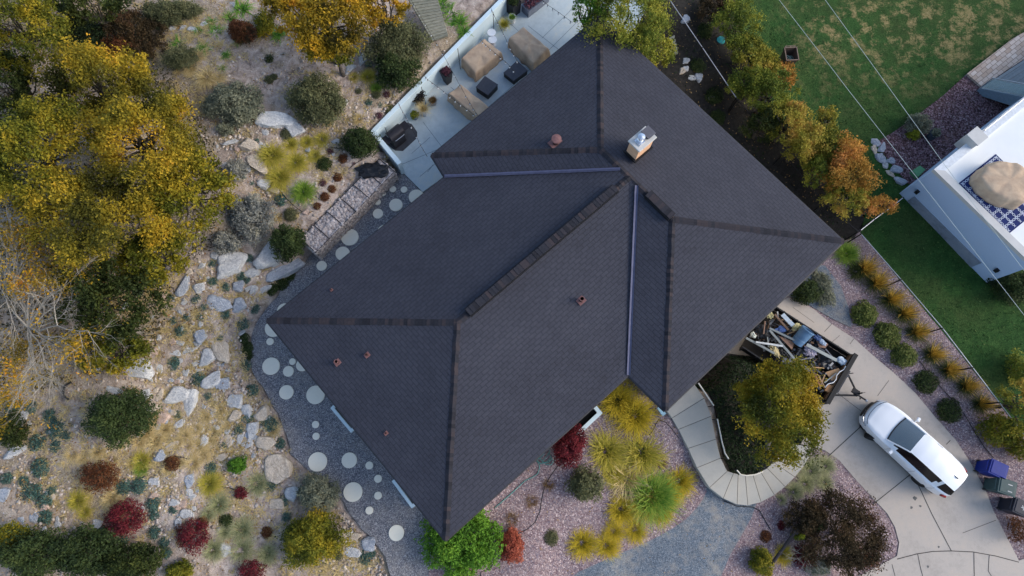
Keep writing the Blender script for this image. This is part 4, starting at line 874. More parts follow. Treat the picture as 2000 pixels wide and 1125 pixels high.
# ================================================================ CAR
def car():
    f=W3(1705,803,.75); b=W3(1873,955,.85); d=(f.xy-b.xy).normalized(); mid=(f.xy+b.xy)/2; L=4.65
    org=mid+d*L/2; r=empty('car',(org.x,org.y,.06),math.atan2(-d.y,-d.x)); tag(r,'white hatchback car parked on the driveway','car'); r.scale=(.945,.945,.945)
    I=lambda x,t: float(np.interp(x,[a for a,_ in t],[c for _,c in t]))
    Wt=[(0,.46),(.05,.60),(.14,.71),(.3,.80),(.6,.875),(1.0,.915),(3.6,.92),(4.1,.885),(4.4,.83),(4.56,.74),(4.65,.60)]
    Zs=[(0,.62),(.06,.74),(.2,.83),(.5,.90),(.9,.96),(1.3,1.0),(2,1.03),(4.3,1.10),(4.5,1.06),(4.65,.95)]
    Zc=[(0,.66),(.06,.79),(.2,.90),(.5,.985),(.9,1.05),(1.22,1.09),(1.45,1.22),(1.8,1.42),(2.1,1.565),(2.45,1.625),(3.0,1.645),(3.6,1.625),(4.1,1.575),(4.45,1.515),(4.55,1.30),(4.6,1.12),(4.65,.98)]
    Wr=[(0,.36),(.2,.50),(.9,.62),(1.22,.70),(1.5,.66),(2.1,.565),(3.0,.575),(3.9,.55),(4.45,.50),(4.55,.66),(4.65,.55)]
    xs=sorted(set([round(v,3) for v in np.concatenate([np.linspace(0,.3,8),np.linspace(.3,1.22,9),np.linspace(1.22,2.1,9),np.linspace(2.1,4.45,20),np.linspace(4.45,4.65,6),[1.45,1.62,2.95,3.05,3.82,3.97]])]))
    def sec(x):
        w,zs,zc,wr=I(x,Wt),I(x,Zs),I(x,Zc),I(x,Wr); cab=1 if x>1.3 else 0
        zl=.24
        for wx in (.9,3.62):
            if abs(x-wx)<.40: zl=max(zl,.06+math.sqrt(max(0,.40**2-(x-wx)**2))*.98)
        z1=max(.44,zl+.02); z2=max(.66,zl+.03); ze=zc-(.055 if cab else .03)
        return [(w*.93,zl),(w*.99,z1),(w,z2),(w*.985,max(zs-.10,z2+.01)),(w*.955,zs),(w*.86,zs+.045),(wr+(w*.86-wr)*.5,(zs+.045)*.5+ze*.5+ (.0 if cab else .01)),(wr,ze),(wr*.55,zc-.012),(0,zc)]
    n=len(xs); prof=[sec(x) for x in xs]; m=len(prof[0])
    V=[]; Cv=[(0,.13),(.3,.10),(1.0,.13),(1.26,.15),(2.1,.07),(2.7,0),(4.2,0),(4.45,-.05),(4.65,-.10)]
    bow=lambda x,y: I(x,Cv)*(1-min(1,abs(y)/.9)**2)
    for x,pr in zip(xs,prof):
        V += [(x-bow(x,y),-y,z) for y,z in pr]+[(x-bow(x,y),y,z) for y,z in pr[:-1][::-1]]
    k=2*m-1; body=[];ws=[];sg=[];rg=[];tr=[]
    for i in range(n-1):
        xm=(xs[i]+xs[i+1])/2
        for j in range(k-1):
            jj=j if j<m-1 else k-2-j  # segment index 0..m-2 from the sill
            fce=(i*k+j,i*k+j+1,(i+1)*k+j+1,(i+1)*k+j)
            if jj>=7 and 1.26<xm<2.1: ws.append((jj,j,fce))
            elif (jj==5 and 1.72<xm<3.72) or (jj==6 and 1.55<xm<3.82): sg.append((0 if j<m-1 else 1,fce))
            elif jj in (5,6) and 3.97<xm<4.45: rg.append(fce)
            elif jj>=5 and 4.46<xm<4.6: rg.append(fce)
            elif jj==0 and .42<xm<4.45: tr.append(fce)
            else: body.append(fce)
    body.append(tuple(range(k))[::-1]); body.append(tuple((n-1)*k+j for j in range(k)))
    paint=NT('white_car_paint'); paint.col((.80,.81,.82)); paint.rough(.28,0,.5); paint.b.inputs['Coat Weight'].default_value=.6; paint.b.inputs['Coat Roughness'].default_value=.06
    gl=NT('car_glass'); gl.col((.07,.09,.088)); gl.rough(.08,0,.9); gl.b.inputs['IOR'].default_value=2.0; gd=NT('car_side_glass'); gd.col((.005,.005,.007)); gd.rough(.12,0,.4)
    cl=plain('car_cladding',(.02,.02,.022),.6)
    def piece(fs,name,mt,parent=r,sm=True):
        used=sorted({i for f_ in fs for i in f_}); mp={u:i for i,u in enumerate(used)}
        mb=MB(); mb.add([V[u] for u in used],[tuple(mp[i] for i in f_)[::-1] for f_ in fs]); o=mb.build(name,mt,smooth=sm); o.parent=parent; 
        if sm:
            es=o.modifiers.new('e','EDGE_SPLIT'); es.split_angle=math.radians(32)
        return o
    bo=piece(body,'body',paint.mat); piece([f_ for *_,f_ in ws],'windscreen',gl.mat); 
    for s in (0,1): piece([f_ for a,f_ in sg if a==s],'side_window',gd.mat)
    piece(rg,'rear_window',gd.mat); piece(tr,'sill',cl)
    def kb(mb,nm,mt,**kw): o=mb.build(nm,mt,**kw); o.parent=r; return o
    mb=MB(); mb.box((2.3,0,.26),(4.2,1.6,.1)); kb(mb,'underbody',M['black'])
    # B pillar lines, windscreen frame (black), roof seam
    ap=MB(); mb=MB()
    def on(x,t):   # point on skin at ring fraction
        pr=sec(x); i=int(t); f_=t-i; a,b_=pr[i],pr[min(i+1,len(pr)-1)]; return a[0]+(b_[0]-a[0])*f_, a[1]+(b_[1]-a[1])*f_
    for s in (-1,1):
        pts=[]
        for x in (2.88,2.9,2.92,2.94): y,z=on(x,5+ (x-2.88)/.06*2); pts.append((x,s*(y+.004),z+.004))
        mb.tube(pts,.012,5); kb(mb,'pillar_trim',M['black']); mb=MB()
        pts=[(x-bow(x,on(x,7)[0]),s*(on(x,7)[0]+.004),on(x,7)[1]+.003) for x in np.linspace(1.20,2.14,9)]; ap.tube(pts,.034,6)
    kb(ap,'windscreen_pillars',paint.mat); mb=MB()
    pts=[(1.25-bow(1.25,t*.69),t*.69,I(1.25,Zc)-.03*abs(t)**2+.004) for t in np.linspace(-1,1,13)]; mb.tube(pts,.028,5)
    kb(mb,'windscreen_seal',M['black'])
    mb=MB()
    for x in (1.55,2.92,3.95):
        for s in (-1,1): mb.tube([(x,s*(on(x,t)[0]+.001),on(x,t)[1]) for t in (1.2,2,3,4)],.006,4)
    kb(mb,'door_seams',M['black'])
    # front: grille, lamps
    def fx(y): # outline x at half width
        a=abs(y); return float(np.interp(a,[c for _,c in Wt[:5]],[x for x,_ in Wt[:5]])) if a>.46 else (-.03*(1-(a/.46)**2))
    def band(ys,z0,z1,off,mt,nm):
        V2=[];F2=[]
        for y in ys:
            for z in (z0,z1): V2.append((fx(y)-off-bow(0,y)+ (z-z0)*.25,y,z))
        for i in range(len(ys)-1): F2.append((2*i,2*i+1,2*i+3,2*i+2))
        mb=MB(); mb.add(V2,F2); o=kb(mb,nm,mt); so=o.modifiers.new('s','SOLIDIFY'); so.thickness=.03; so.offset=0; return o
    band(np.linspace(-.60,.60,21),.66,.73,.02,M['black'],'grille'); band(np.linspace(-.45,.45,17),.36,.48,.02,M['black'],'lower_grille')
    hl=plain('headlight_glass',(.45,.47,.5),.15,.3)
    for s in (-1,1):
        band(np.array(sorted([s*t for t in np.linspace(.52,.80,6)])),.70,.765,.05,hl,'headlight')
        # mirror
        mb=MB(); mb.box((1.62,s*1.03,1.08),(.14,.20,.13),rz=s*.15); mb.box((1.60,s*.93,1.04),(.06,.12,.05)); kb(mb,'mirror',paint.mat,bevel=.03)
        mb=MB(); mb.box((4.50,s*.80,.93),(.22,.10,.16),rz=-s*.35); kb(mb,'tail_light',plain('red_lamp',(.25,.01,.01),.2),bevel=.02)
        mb=MB()
        for x in (2.62,3.6): y,z=on(x,3.2); mb.box((x,s*(y+.012),z-.02),(.2,.025,.03))
        kb(mb,'door_handle',paint.mat,bevel=.006)
    mb=MB(); mb.tube([(.35,-.5,.962),(.8,-.56,1.02),(1.2,-.62,1.055)],.006,4); mb.tube([(.35,.5,.962),(.8,.56,1.02),(1.2,.62,1.055)],.006,4)
    mb=MB(); mb.tube([(x-bow(x,y),y,z+.004) for x,y,z in [( .10+.12*abs(t)**3,t*.72,float(np.interp(.10+.12*abs(t)**3,[a for a,_ in Zc],[c for _,c in Zc]))-.02*abs(t)) for t in np.linspace(-1,1,15)]],.012,5); kb(mb,'bonnet_seam',M['black'])
    mb=MB(); mb.add([(4.0,-.012,1.58),(4.22,-.02,1.57),(4.22,.02,1.57),(4.0,.012,1.58),(4.2,0,1.66)],[(0,1,4),(1,2,4),(2,3,4),(3,0,4)]); kb(mb,'antenna_fin',M['black'])
    tyre=plain('tyre',(.014,.014,.014),.8); alloy=plain('alloy',(.5,.5,.52),.35,.7)
    for x,st in ((.9,math.radians(24)),(3.62,0)):
        for s in (-1,1):
            wr=empty('wheel',(x,s*.80,.335),0); wr.parent=r; wr.rotation_euler=(math.pi/2,0,st)
            mb=MB(); mb.lathe([(.20,-.105),(.31,-.11),(.335,-.08),(.335,.08),(.31,.11),(.20,.105)],(0,0,0),28); o=mb.build('tyre',tyre); o.parent=wr
            mb=MB(); mb.lathe([(.03,-.05),(.21,-.05),(.215,.098),(.20,.104),(.20,.06),(.05,.07)],(0,0,0),28)
            for i in range(10): a=i*.6283; mb.box((.12*math.cos(a),.12*math.sin(a),.085 ),(.2,.028,.02),rz=a)
            for i in range(10): a=i*.6283; mb.box((.12*math.cos(a),.12*math.sin(a),-.085 ),(.2,.028,.02),rz=a)
            o=mb.build('rim',alloy); o.parent=wr
car()

# ================================================================ TRAILER AND ITS LOAD
def trailer():
    z=1.0; FR=W3(1672,699,z); FL=W3(1606,781,z); RR=W3(1524,604,z); d=(FR.xy-RR.xy).normalized(); n_=Vector((-d.y,d.x)); w=abs((FL.xy-FR.xy).dot(n_)); Lh=4.2
    c=(FR.xy+FL.xy)/2-d*Lh/2; r=empty('trailer',(c.x,c.y,.06),math.atan2(d.y,d.x)); tag(r,'black open utility trailer heaped with demolition debris','trailer')
    def k(mb,nm,m,**kw): o=mb.build(nm,m,**kw); o.parent=r; return o
    fl=plain('trailer_deck',(.03,.025,.02),.9)
    mb=MB(); mb.box((0,0,.50),(Lh,w-.1,.06)); k(mb,'bed',fl)
    for s in (-1,1):
        mb=MB(); mb.box((0,s*(w/2-.02),.72),(Lh,.035,.42)); mb.box((0,s*(w/2-.02),.95),(Lh+.02,.06,.045))
        for i in range(7): mb.box((-Lh/2+.05+i*(Lh-.1)/6,s*(w/2+.02),.70),(.05,.05,.46))
        k(mb,'side_rail',M['blackmetal'])
        mb=MB(); mb.lathe([(.2,-.09),(.33,-.1),(.35,-.06),(.35,.06),(.33,.1),(.2,.09)],(-.2,s*(w/2-.25),.33),22,M=Matrix.Rotation(math.pi/2,3,'X')); k(mb,'wheel',M['black'])
    mb=MB(); mb.box((Lh/2+.02,0,.82),(.16,w+.08,.66)); mb.box((Lh/2+.02,0,1.165),(.20,w+.14,.035)); k(mb,'front_board',plain('black_painted_steel',(.006,.006,.007),.5),bevel=.008)
    mb=MB(); mb.box((Lh/2-.10,0,.90),(.04,w-.1,.36)); k(mb,'plywood_lining',plain('brown_ply',lin(120,92,68),.85,var=.2,sc=4))
    mb=MB(); mb.box((Lh/2+.16,-.02,.86),(.14,w*.45,.34)); k(mb,'tool_box',plain('dark_steel_box',lin(48,50,58),.5,.3),bevel=.01)
    mb=MB(); 
    for s in (-1,1): mb.tube([(Lh/2,s*w*.33,.5),(Lh/2+1.2,0,.48)],.045,6)
    mb.tube([(Lh/2+.9,0,.5),(Lh/2+1.55,0,.5)],.04,6); mb.box((Lh/2+1.0,.05,.55),(.3,.22,.12)); k(mb,'tongue',M['blackmetal'])
    mb=MB(); mb.tube([(Lh/2+1.15,.06,.15),(Lh/2+1.15,.06,.85)],.035,8); mb.tube([(Lh/2+1.15,.06,.84),(Lh/2+1.25,.16,.86)],.012,5); k(mb,'jack',M['blackmetal'])
    mb=MB(); mb.lathe([(.03,0),(.06,.03),(.06,.07),(.02,.1)],(Lh/2+1.6,0,.46),12); k(mb,'coupler',M['metal'])
    mb=MB(); pts=[(Lh/2+1.0+.06*i,.1*math.sin(i*1.9),.42+.05*math.cos(i*1.3)) for i in range(9)]; mb.tube(pts,.02,5); k(mb,'safety_chain',M['blackmetal'])
    for s in (-1,1): mb=MB(); mb.box((Lh/2+.05,s*(w/2+.02),1.12),(.1,.06,.09)); k(mb,'marker_lamp',M['metal'])
trailer()
def bar(p,q,w,h,mat,label,cat='plank',name='plank',z0=1.1,z1=1.1,group=None):
    a,b=W3(*p,z0),W3(*q,z1); d=(b-a); L=d.length; X=d.normalized(); Y=Vector((0,0,1)).cross(X).normalized(); Z=X.cross(Y)
    mb=MB(); mb.box((a+b)/2,(L,w,h),M=Matrix((X,Y,Z)).transposed()); o=mb.build(name,mat,bevel=.004); return tag(o,label,cat,group)
stud=plain('metal_stud',lin(132,138,138),.5,.3,var=.12); wood=plain('raw_lumber',lin(160,130,98),.85,var=.25,sc=6); gy=plain('grey_painted_board',lin(104,106,114),.6,var=.1)
board=plain('cardboard',lin(176,140,104),.9,var=.15,sc=4); tanb=plain('dirty_board',lin(140,112,96),.9,var=.2,sc=5)
bar((1503,641),(1561,669),.09,.05,stud,'grey metal stud leading to the blue drum in the trailer','metal stud','metal_stud',1.15,1.25)
bar((1575,673),(1634,704),.14,.05,stud,'wide grey metal stud running from the blue drum to the white cloth','metal stud','metal_stud',1.25,1.15)
bar((1503,645),(1553,703),.10,.05,stud,'long grey metal stud leaning diagonally across the rear of the load','metal stud','metal_stud',1.2,1.3)
bar((1457,660),(1512,690),.10,.05,stud,'grey metal stud along the near side of the trailer','metal stud','metal_stud',1.1,1.15)
bar((1476,668),(1529,676),.08,.04,plain('white_stud',lin(200,204,206),.5),'thin white strip crossing two grey studs','strip','white_strip',1.18,1.26)
bar((1529,702),(1583,724),.22,.04,gy,'flat dark grey board on the near side of the trailer','board','grey_board',1.15,1.15)
bar((1513,614),(1540,645),.09,.06,plain('old_brown_lumber',lin(112,92,78),.9,var=.3),'old brown timber at the rear of the trailer','plank','timber',1.15,1.2)
bar((1528,614),(1549,636),.20,.04,plain('pale_panel',lin(176,190,202),.6),'pale panel beside the old brown timber','panel','panel',1.1,1.2)
bar((1591,730),(1602,756),.08,.06,plain('red_lumber',lin(140,96,80),.85,var=.3),'reddish plank at the front near side of the load','plank','plank',1.1,1.1)
bar((1598,733),(1611,757),.06,.05,wood,'pale plank beside the reddish plank','plank','plank',1.12,1.1)
bar((1540,690),(1554,703),.03,.03,wood,'short stick under the diagonal stud','stick','stick',1.2,1.2)
def drum():
    p=W3(1567,657,1.25); r=empty('drum',p,rot=(math.radians(58),0,math.radians(-38+180))); tag(r,'large blue grey plastic barrel lying in the trailer','barrel')
    mb=MB(); mb.lathe([(.24,-.42),(.27,-.40),(.285,-.15),(.275,-.13),(.29,0),(.30,.30),(.32,.33),(.32,.38),(.29,.40),(.28,.38),(.26,-.3)],(0,0,0),32); o=mb.build('shell',plain('blue_grey_plastic',lin(88,120,152),.5,var=.12,sc=4),smooth=False); o.parent=r
    mb=MB(); mb.box((0,-.30,0),(.3,.03,.3)); o=mb.build('label_patch',plain('paler_blue',lin(110,142,172),.5)); o.parent=r
drum()
cr=lambda n,px,py,rx,ry,h,c,lb,cat,s,z=1.0,rz=0.,ro=.7,**k: crumple(n,px,py,z,rx,ry,rz,h,(c if not isinstance(c,tuple) else plain(n+'_mat',c,ro,var=.25,sc=5)),lb,cat,seed=s,**k)
BK=plain('black_bag_film',(.016,.017,.02),.3,var=.4)
cr('trash_bag',1612,708,.42,.34,.22,BK,'large black rubbish bag near the front of the trailer','bag',1,.75)
cr('trash_bag',1569,690,.40,.32,.20,BK,'black rubbish bag below the blue drum','bag',2,.72)
cr('trash_bag',1488,648,.36,.34,.22,BK,'black rubbish bag at the rear of the trailer under the eave','bag',3,.75)
cr('trash_bag',1520,690,.3,.26,.2,BK,'black rubbish bag between the diagonal stud and the tree','bag',8,.7)
cr('trash_bag',1600,672,.34,.25,.18,BK,'black rubbish bag on the far side of the trailer','bag',9,.7)
cr('trash_bag',1586,738,.2,.2,.2,BK,'small black rubbish bag beside the reddish plank','bag',12,.75)
cr('white_cloth',1645,705,.24,.15,.10,lin(190,204,216),'bluish white cloth lying at the front of the load','cloth',5,1.0,-.5)
cr('crumpled_paper',1583,686,.2,.24,.10,lin(178,168,180),'heap of crumpled pale paper in the middle of the load','paper',6,1.0,.3,amp=.9,fr=4)
cr('insulation_foam',1513,684,.14,.30,.12,lin(198,182,138),'long yellow foam scrap by the diagonal stud','foam',7,1.0,.5,amp=.8,fr=3)
cr('insulation_foam',1556,638,.2,.12,.10,lin(190,180,132),'small yellow foam scrap behind the blue drum','foam',10,1.1,.4,amp=.8)
cr('insulation_foam',1505,616,.13,.12,.1,lin(196,186,140),'yellow foam scrap at the rear edge of the load','foam',20,1.0,.4,amp=.8)
cr('blue_sheet',1526,643,.22,.12,.08,lin(72,98,150),'crumpled blue sheet behind the metal studs','sheet',11,1.08,.2,amp=.8)
cr('blue_sheet',1597,660,.2,.1,.08,lin(64,84,124),'blue rag on the far side beside the drum','rag',13,1.05,-.6,amp=.8)
cr('pillow',1606,668,.18,.1,.08,lin(156,172,190),'grey blue cushion beside the blue rag','cushion',14,1.05,-.8)
cr('crumpled_paper',1472,655,.1,.12,.08,lin(196,200,190),'white scrap at the rear near corner of the trailer','scrap',15,1.0,.4,amp=.9)
def boardq(pts,z,th,mat,label,cat='cardboard',name='cardboard',tilt=0):
    q=[W3(a,b,z) for a,b in pts]; mb=MB(); mb.prism([tuple(p.xy) for p in q],z-th,(lambda p: z+tilt*math.sin(p[0]*3))); tag(mb.build(name,mat,bevel=.004),label,cat)
boardq([(1612,727),(1638,719),(1648,733),(1625,744)],1.06,.05,board,'flat piece of cardboard near the front board')
boardq([(1611,762),(1618,750),(1636,757),(1627,771)],1.10,.16,plain('brown_box',lin(172,128,88),.9,var=.2,sc=3),'small brown cardboard box in the front near corner of the trailer','box','cardboard_box')
boardq([(1521,656),(1552,668),(1547,683)],1.12,.03,tanb,'triangular scrap of reddish brown board under the studs','board','board_scrap')
boardq([(1590,655),(1618,672),(1612,680),(1600,678)],1.0,.03,tanb,'brown board scrap on the far side of the trailer','board','board_scrap')
rn=random.Random(5)
mb=MB(); mb.tube([W3(a,b,1.2) for a,b in ((1611,757),(1617,750),(1628,747),(1633,741),(1634,733),(1640,726),(1648,722),(1652,715))],.02,6); tag(mb.build('white_pipe',M['white'],smooth=True),'bent white plastic pipe over the cardboard','pipe')
for i,(px,py) in enumerate(((1606,745),(1622,738),(1640,742),(1598,718),(1577,700),(1545,650),(1500,668),(1493,640),(1536,625),(1622,693))):
    a=rn.uniform(0,3.1); l=rn.uniform(8,16); cc=[wood,stud,tanb,board,gy][i%5]; bar((px-l*math.cos(a),py-l*math.sin(a)),(px+l*math.cos(a),py+l*math.sin(a)),.05,.03,cc,'short debris slat '+['by the brown box','on the flat cardboard','against the front board','beside the grey board','below the blue drum','behind the long diagonal stud','near the white strip','under the eave at the rear of the load','beside the pale panel','near the far rail by the black bag'][i],'debris','debris_slat',1.08+.02*(i%4),1.12,'loose debris slats in the trailer')

def tangle():
    rn=random.Random(21); mats=[plain('debris_grey',lin(88,92,98),.8,var=.4,sc=9),plain('debris_dark',lin(34,34,38),.7,var=.4,sc=9),plain('debris_pale',lin(150,150,150),.8,var=.3,sc=9),plain('debris_brown',lin(96,76,60),.9,var=.4,sc=9)]
    mb=MB(); a,b,c=np.array((1462,655)),np.array((1522,612)),np.array((1604,772))
    for _ in range(520):
        s,t=rn.random(),rn.random(); q=a+(b-a)*s+(c-a)*t; 
        q=q+np.array([(q[0]-1460)*.0,0]); z=rn.uniform(.72,1.06); p=W3(q[0]+(1 if s>.5 else 0),q[1],z)
        R=Matrix.Rotation(rn.uniform(0,6.28),3,'Z')@Matrix.Rotation(rn.gauss(0,.5),3,'X')@Matrix.Rotation(rn.gauss(0,.3),3,'Y'); l=rn.choice([.08,.12,.2,.35])*rn.uniform(.7,1.3)
        mb.box(p,(l,rn.uniform(.02,.10),rn.uniform(.01,.04)),M=R,m=rn.choice([0,0,1,1,2,3]))
    tag(mb.build('small_debris',mats),'tangle of small grey and dark scraps filling the trailer','debris',kind='stuff')
tangle()

# ================================================================ BINS AND SMALL GARDEN THINGS
def bin_(px,py,rz,col,label,z=.08,open_=False,s=1.0,dark=None):
    h=1.02*s; p=W3(px,py,z+h); r=empty('wheeled_bin',(p.x,p.y,z),rz); tag(r,label,'bin')
    pm=plain('bin_plastic',col,.5,var=.12); 
    def k(mb,nm,m=pm,**kw): o=mb.build(nm,m,**kw); o.parent=r; return o
    w,d=.60*s,.70*s
    if not open_:
        mb=MB(); mb.box((0,0,h*.48),(w,d,h*.96),taper=.76); k(mb,'body',bevel=.02)
        mb=MB(); mb.box((0,-.02,h),(w+.05,d+.06,.06)); mb.box((0,-.02,h+.04),(w-.06,d-.08,.03)); lid=k(mb,'lid',bevel=.02)
    else:
        mb=MB()
        for a,(L_x,off) in enumerate(((w,d),(d,w),(w,d),(d,w))):
            R=Matrix.Rotation(a*math.pi/2,3,'Z'); t0,t1=.76,1; hw=L_x/2; vs=[]
            for zz,kk in ((0.02,t0),(h,t1)):
                for sx in (-1,1):
                    for oo in (0,.025): vs.append(R@Vector((sx*(hw*kk-oo),off/2*kk-oo,zz)))
            mb.add(vs,[(0,2,6,4),(1,5,7,3),(4,6,7,5)],0,.5)
        mb.box((0,0,.04),(w*.75,d*.75,.04)); k(mb,'body')
        mb=MB()
        for a,(L_x,off) in enumerate(((w,d),(d,w),(w,d),(d,w))): R=Matrix.Rotation(a*math.pi/2,3,'Z'); mb.box(R@Vector((0,off/2,h)),(L_x+.06,.045,.05),M=R)
        mb.box((0,d/2+.09,h),(w*.8,.03,.03)); mb.box((0,d/2+.05,h),(.04,.08,.03)); 
        for sx in (-1,1): mb.box((sx*w*.38,d/2+.05,h),(.04,.08,.03))
        k(mb,'rim',plain('bin_rim',tuple(min(1,c*1.8) for c in col),.6),bevel=.006)
        mb=MB(); mb.box((0,d/2*.8-.5,h*.6),(w*.8,.04,.7)) if False else None
    mb=MB() if not open_ else None
    if mb:
        mb.box((0,d/2+.07,h-.06),(w*.8,.04,.04)); k(mb,'handle',bevel=.01)
    for sx in (-1,1):
        mb=MB(); mb.lathe([(.10,-.03),(.11,-.02),(.11,.02),(.10,.03)],(sx*w*.40,d*.34,.11),16,M=Matrix.Rotation(math.pi/2,3,'Y')); k(mb,'wheel',M['black'])
    return r
b1=bin_(1949,916,math.radians(64),lin(0,34,120),'blue wheeled bin at the edge of the driveway',s=1.0)
b2=bin_(1966,951,math.radians(70),lin(52,74,74),'dark green wheeled bin between the blue and the black bins')
b3=bin_(1996,992,math.radians(64),lin(34,38,50),'black wheeled bin with a white mark, partly out of frame')
for b,pts in ((b2,[(-.16,-.12),(.12,-.1)]),(b3,[(0,.0)])):
    mb=MB()
    for (x,y) in pts: mb.box((x,y,1.078),(.035,.18,.012)) if b is b2 else (mb.box((x,y,1.078),(.03,.16,.012)),mb.box((x+.05,y+.02,1.0785),(.10,.03,.012),rz=.6),mb.box((x-.05,y-.04,1.079),(.10,.03,.012),rz=-.5))
    o=mb.build('lid_mark',M['coping']); o.parent=b
b4=bin_(1546,105,math.radians(3),lin(92,76,66),'brown open wheeled bin standing on the lawn',z=.5,open_=True)
mb=MB(); pts=[(.16*math.cos(t*1.7)*(1+.3*math.sin(t)),.14*math.sin(t*2.1)-.05,.62+.012*t) for t in np.linspace(0,14,80)]; mb.tube(pts,.016,6); o=mb.build('coiled_hose',plain('grey_green_hose',lin(116,138,128),.6),smooth=True); tag(o,'grey green hose coiled inside the open brown bin','hose'); o.location=b4.location
mb=MB(); mb.lathe([(.12,0),(.15,.36),(.16,.36),(.16,.38),(.14,.38),(.13,.04)],G(1684,289,.3),24); tag(mb.build('bucket',plain('navy_plastic',lin(24,28,86),.4)),'navy blue bucket on the lawn beside the hedge','bucket')
o=pot(1828,259,.26,.5,plain('slate_pot',lin(62,72,82),.6),pl_leaves(L_['sage'],260,.95,.6,.05),'slate coloured barrel pot with succulents on the mulch',zs=.4)
mb=MB(); mb.lathe([(.17,0),(.2,.05),(.19,.05),(.16,.015)],G(1853,268),26); tag(mb.build('terracotta_dish',M['terra']),'terracotta dish lying on the mulch beside the barrel pot','dish')
mb=MB(); q=[W3(a,b,.62) for a,b in ((1782,333),(1797,323),(1808,331),(1793,346))]; mb.prism([tuple(p.xy) for p in q],.3,.62); tag(mb.build('utility_box',plain('green_lid',lin(92,148,104),.6),bevel=.015),'pale green utility box at the corner of the mulch bed','utility box')
mb=MB(); p=G(1413,68,.5); mb.lathe([(.16,0),(.22,.05),(.2,.12),(.05,.14)],p,18); tag(mb.build('turquoise_toy',plain('turquoise',lin(60,160,168),.5)),'turquoise plastic lid caught in the hedge','lid')

# ================================================================ FENCES
def fence(pts,label,h=1.25,rm='metal'):
    """pts: top rail in the photo"""
    q=[]
    for a,b in pts:
        g=G(a,b,h); q.append(g)
    r=empty('chain_link_fence',q[0]); tag(r,label,'fence')
    up=Vector((0,0,h)); mb=MB(); mb.tube([p+up for p in q],.019,8); par(mb.build('top_rail',M[rm]),r)
    mw=MB()
    for i in range(len(q)-1):
        a,b=q[i],q[i+1]; L=(b-a).length; k=max(1,round(L/2.6))
        for j in range(k+ (i==len(q)-2)):
            p=a.lerp(b,j/k); m2=MB(); m2.tube([p-Vector((0,0,.2)),p+up+Vector((0,0,.02))],.032,8); par(m2.build('post',M['blackmetal']),r)
        nn=int(L/.13)
        for j in range(nn):
            for s in (0,1):
                t0=j/nn; t1=t0+h/L*(1 if s==0 else -1)
                z0,z1=0.05,h
                if t1>1: z1=.05+(h-.05)*(1-t0)/(t1-t0); t1=1
                if t1<0: z1=.05+(h-.05)*(0-t0)/(t1-t0); t1=0
                mw.tube([a.lerp(b,t0)+Vector((0,0,z0)),a.lerp(b,t1)+Vector((0,0,z1))],.0035,3,cap=False)
    par(mw.build('mesh',M['blackmetal']),r); return r
fence([(1300,-12),(1372,93),(1438,191)],'black chain link fence at the top with a pale top rail')
fence([(1440,194),(1530,300),(1610,395),(1676,452)],'black chain link fence with a black rail under the hedge trees',rm='blackmetal')
fence([(1682,457),(1760,546),(1841,641),(1900,718),(1952,786),(2020,875)],'long chain link fence with pale rail beside the golden grasses')
fence([(1681,450),(1708,428),(1740,405),(1764,386)],'short fence with gate from the roof corner to the neighbouring wall')

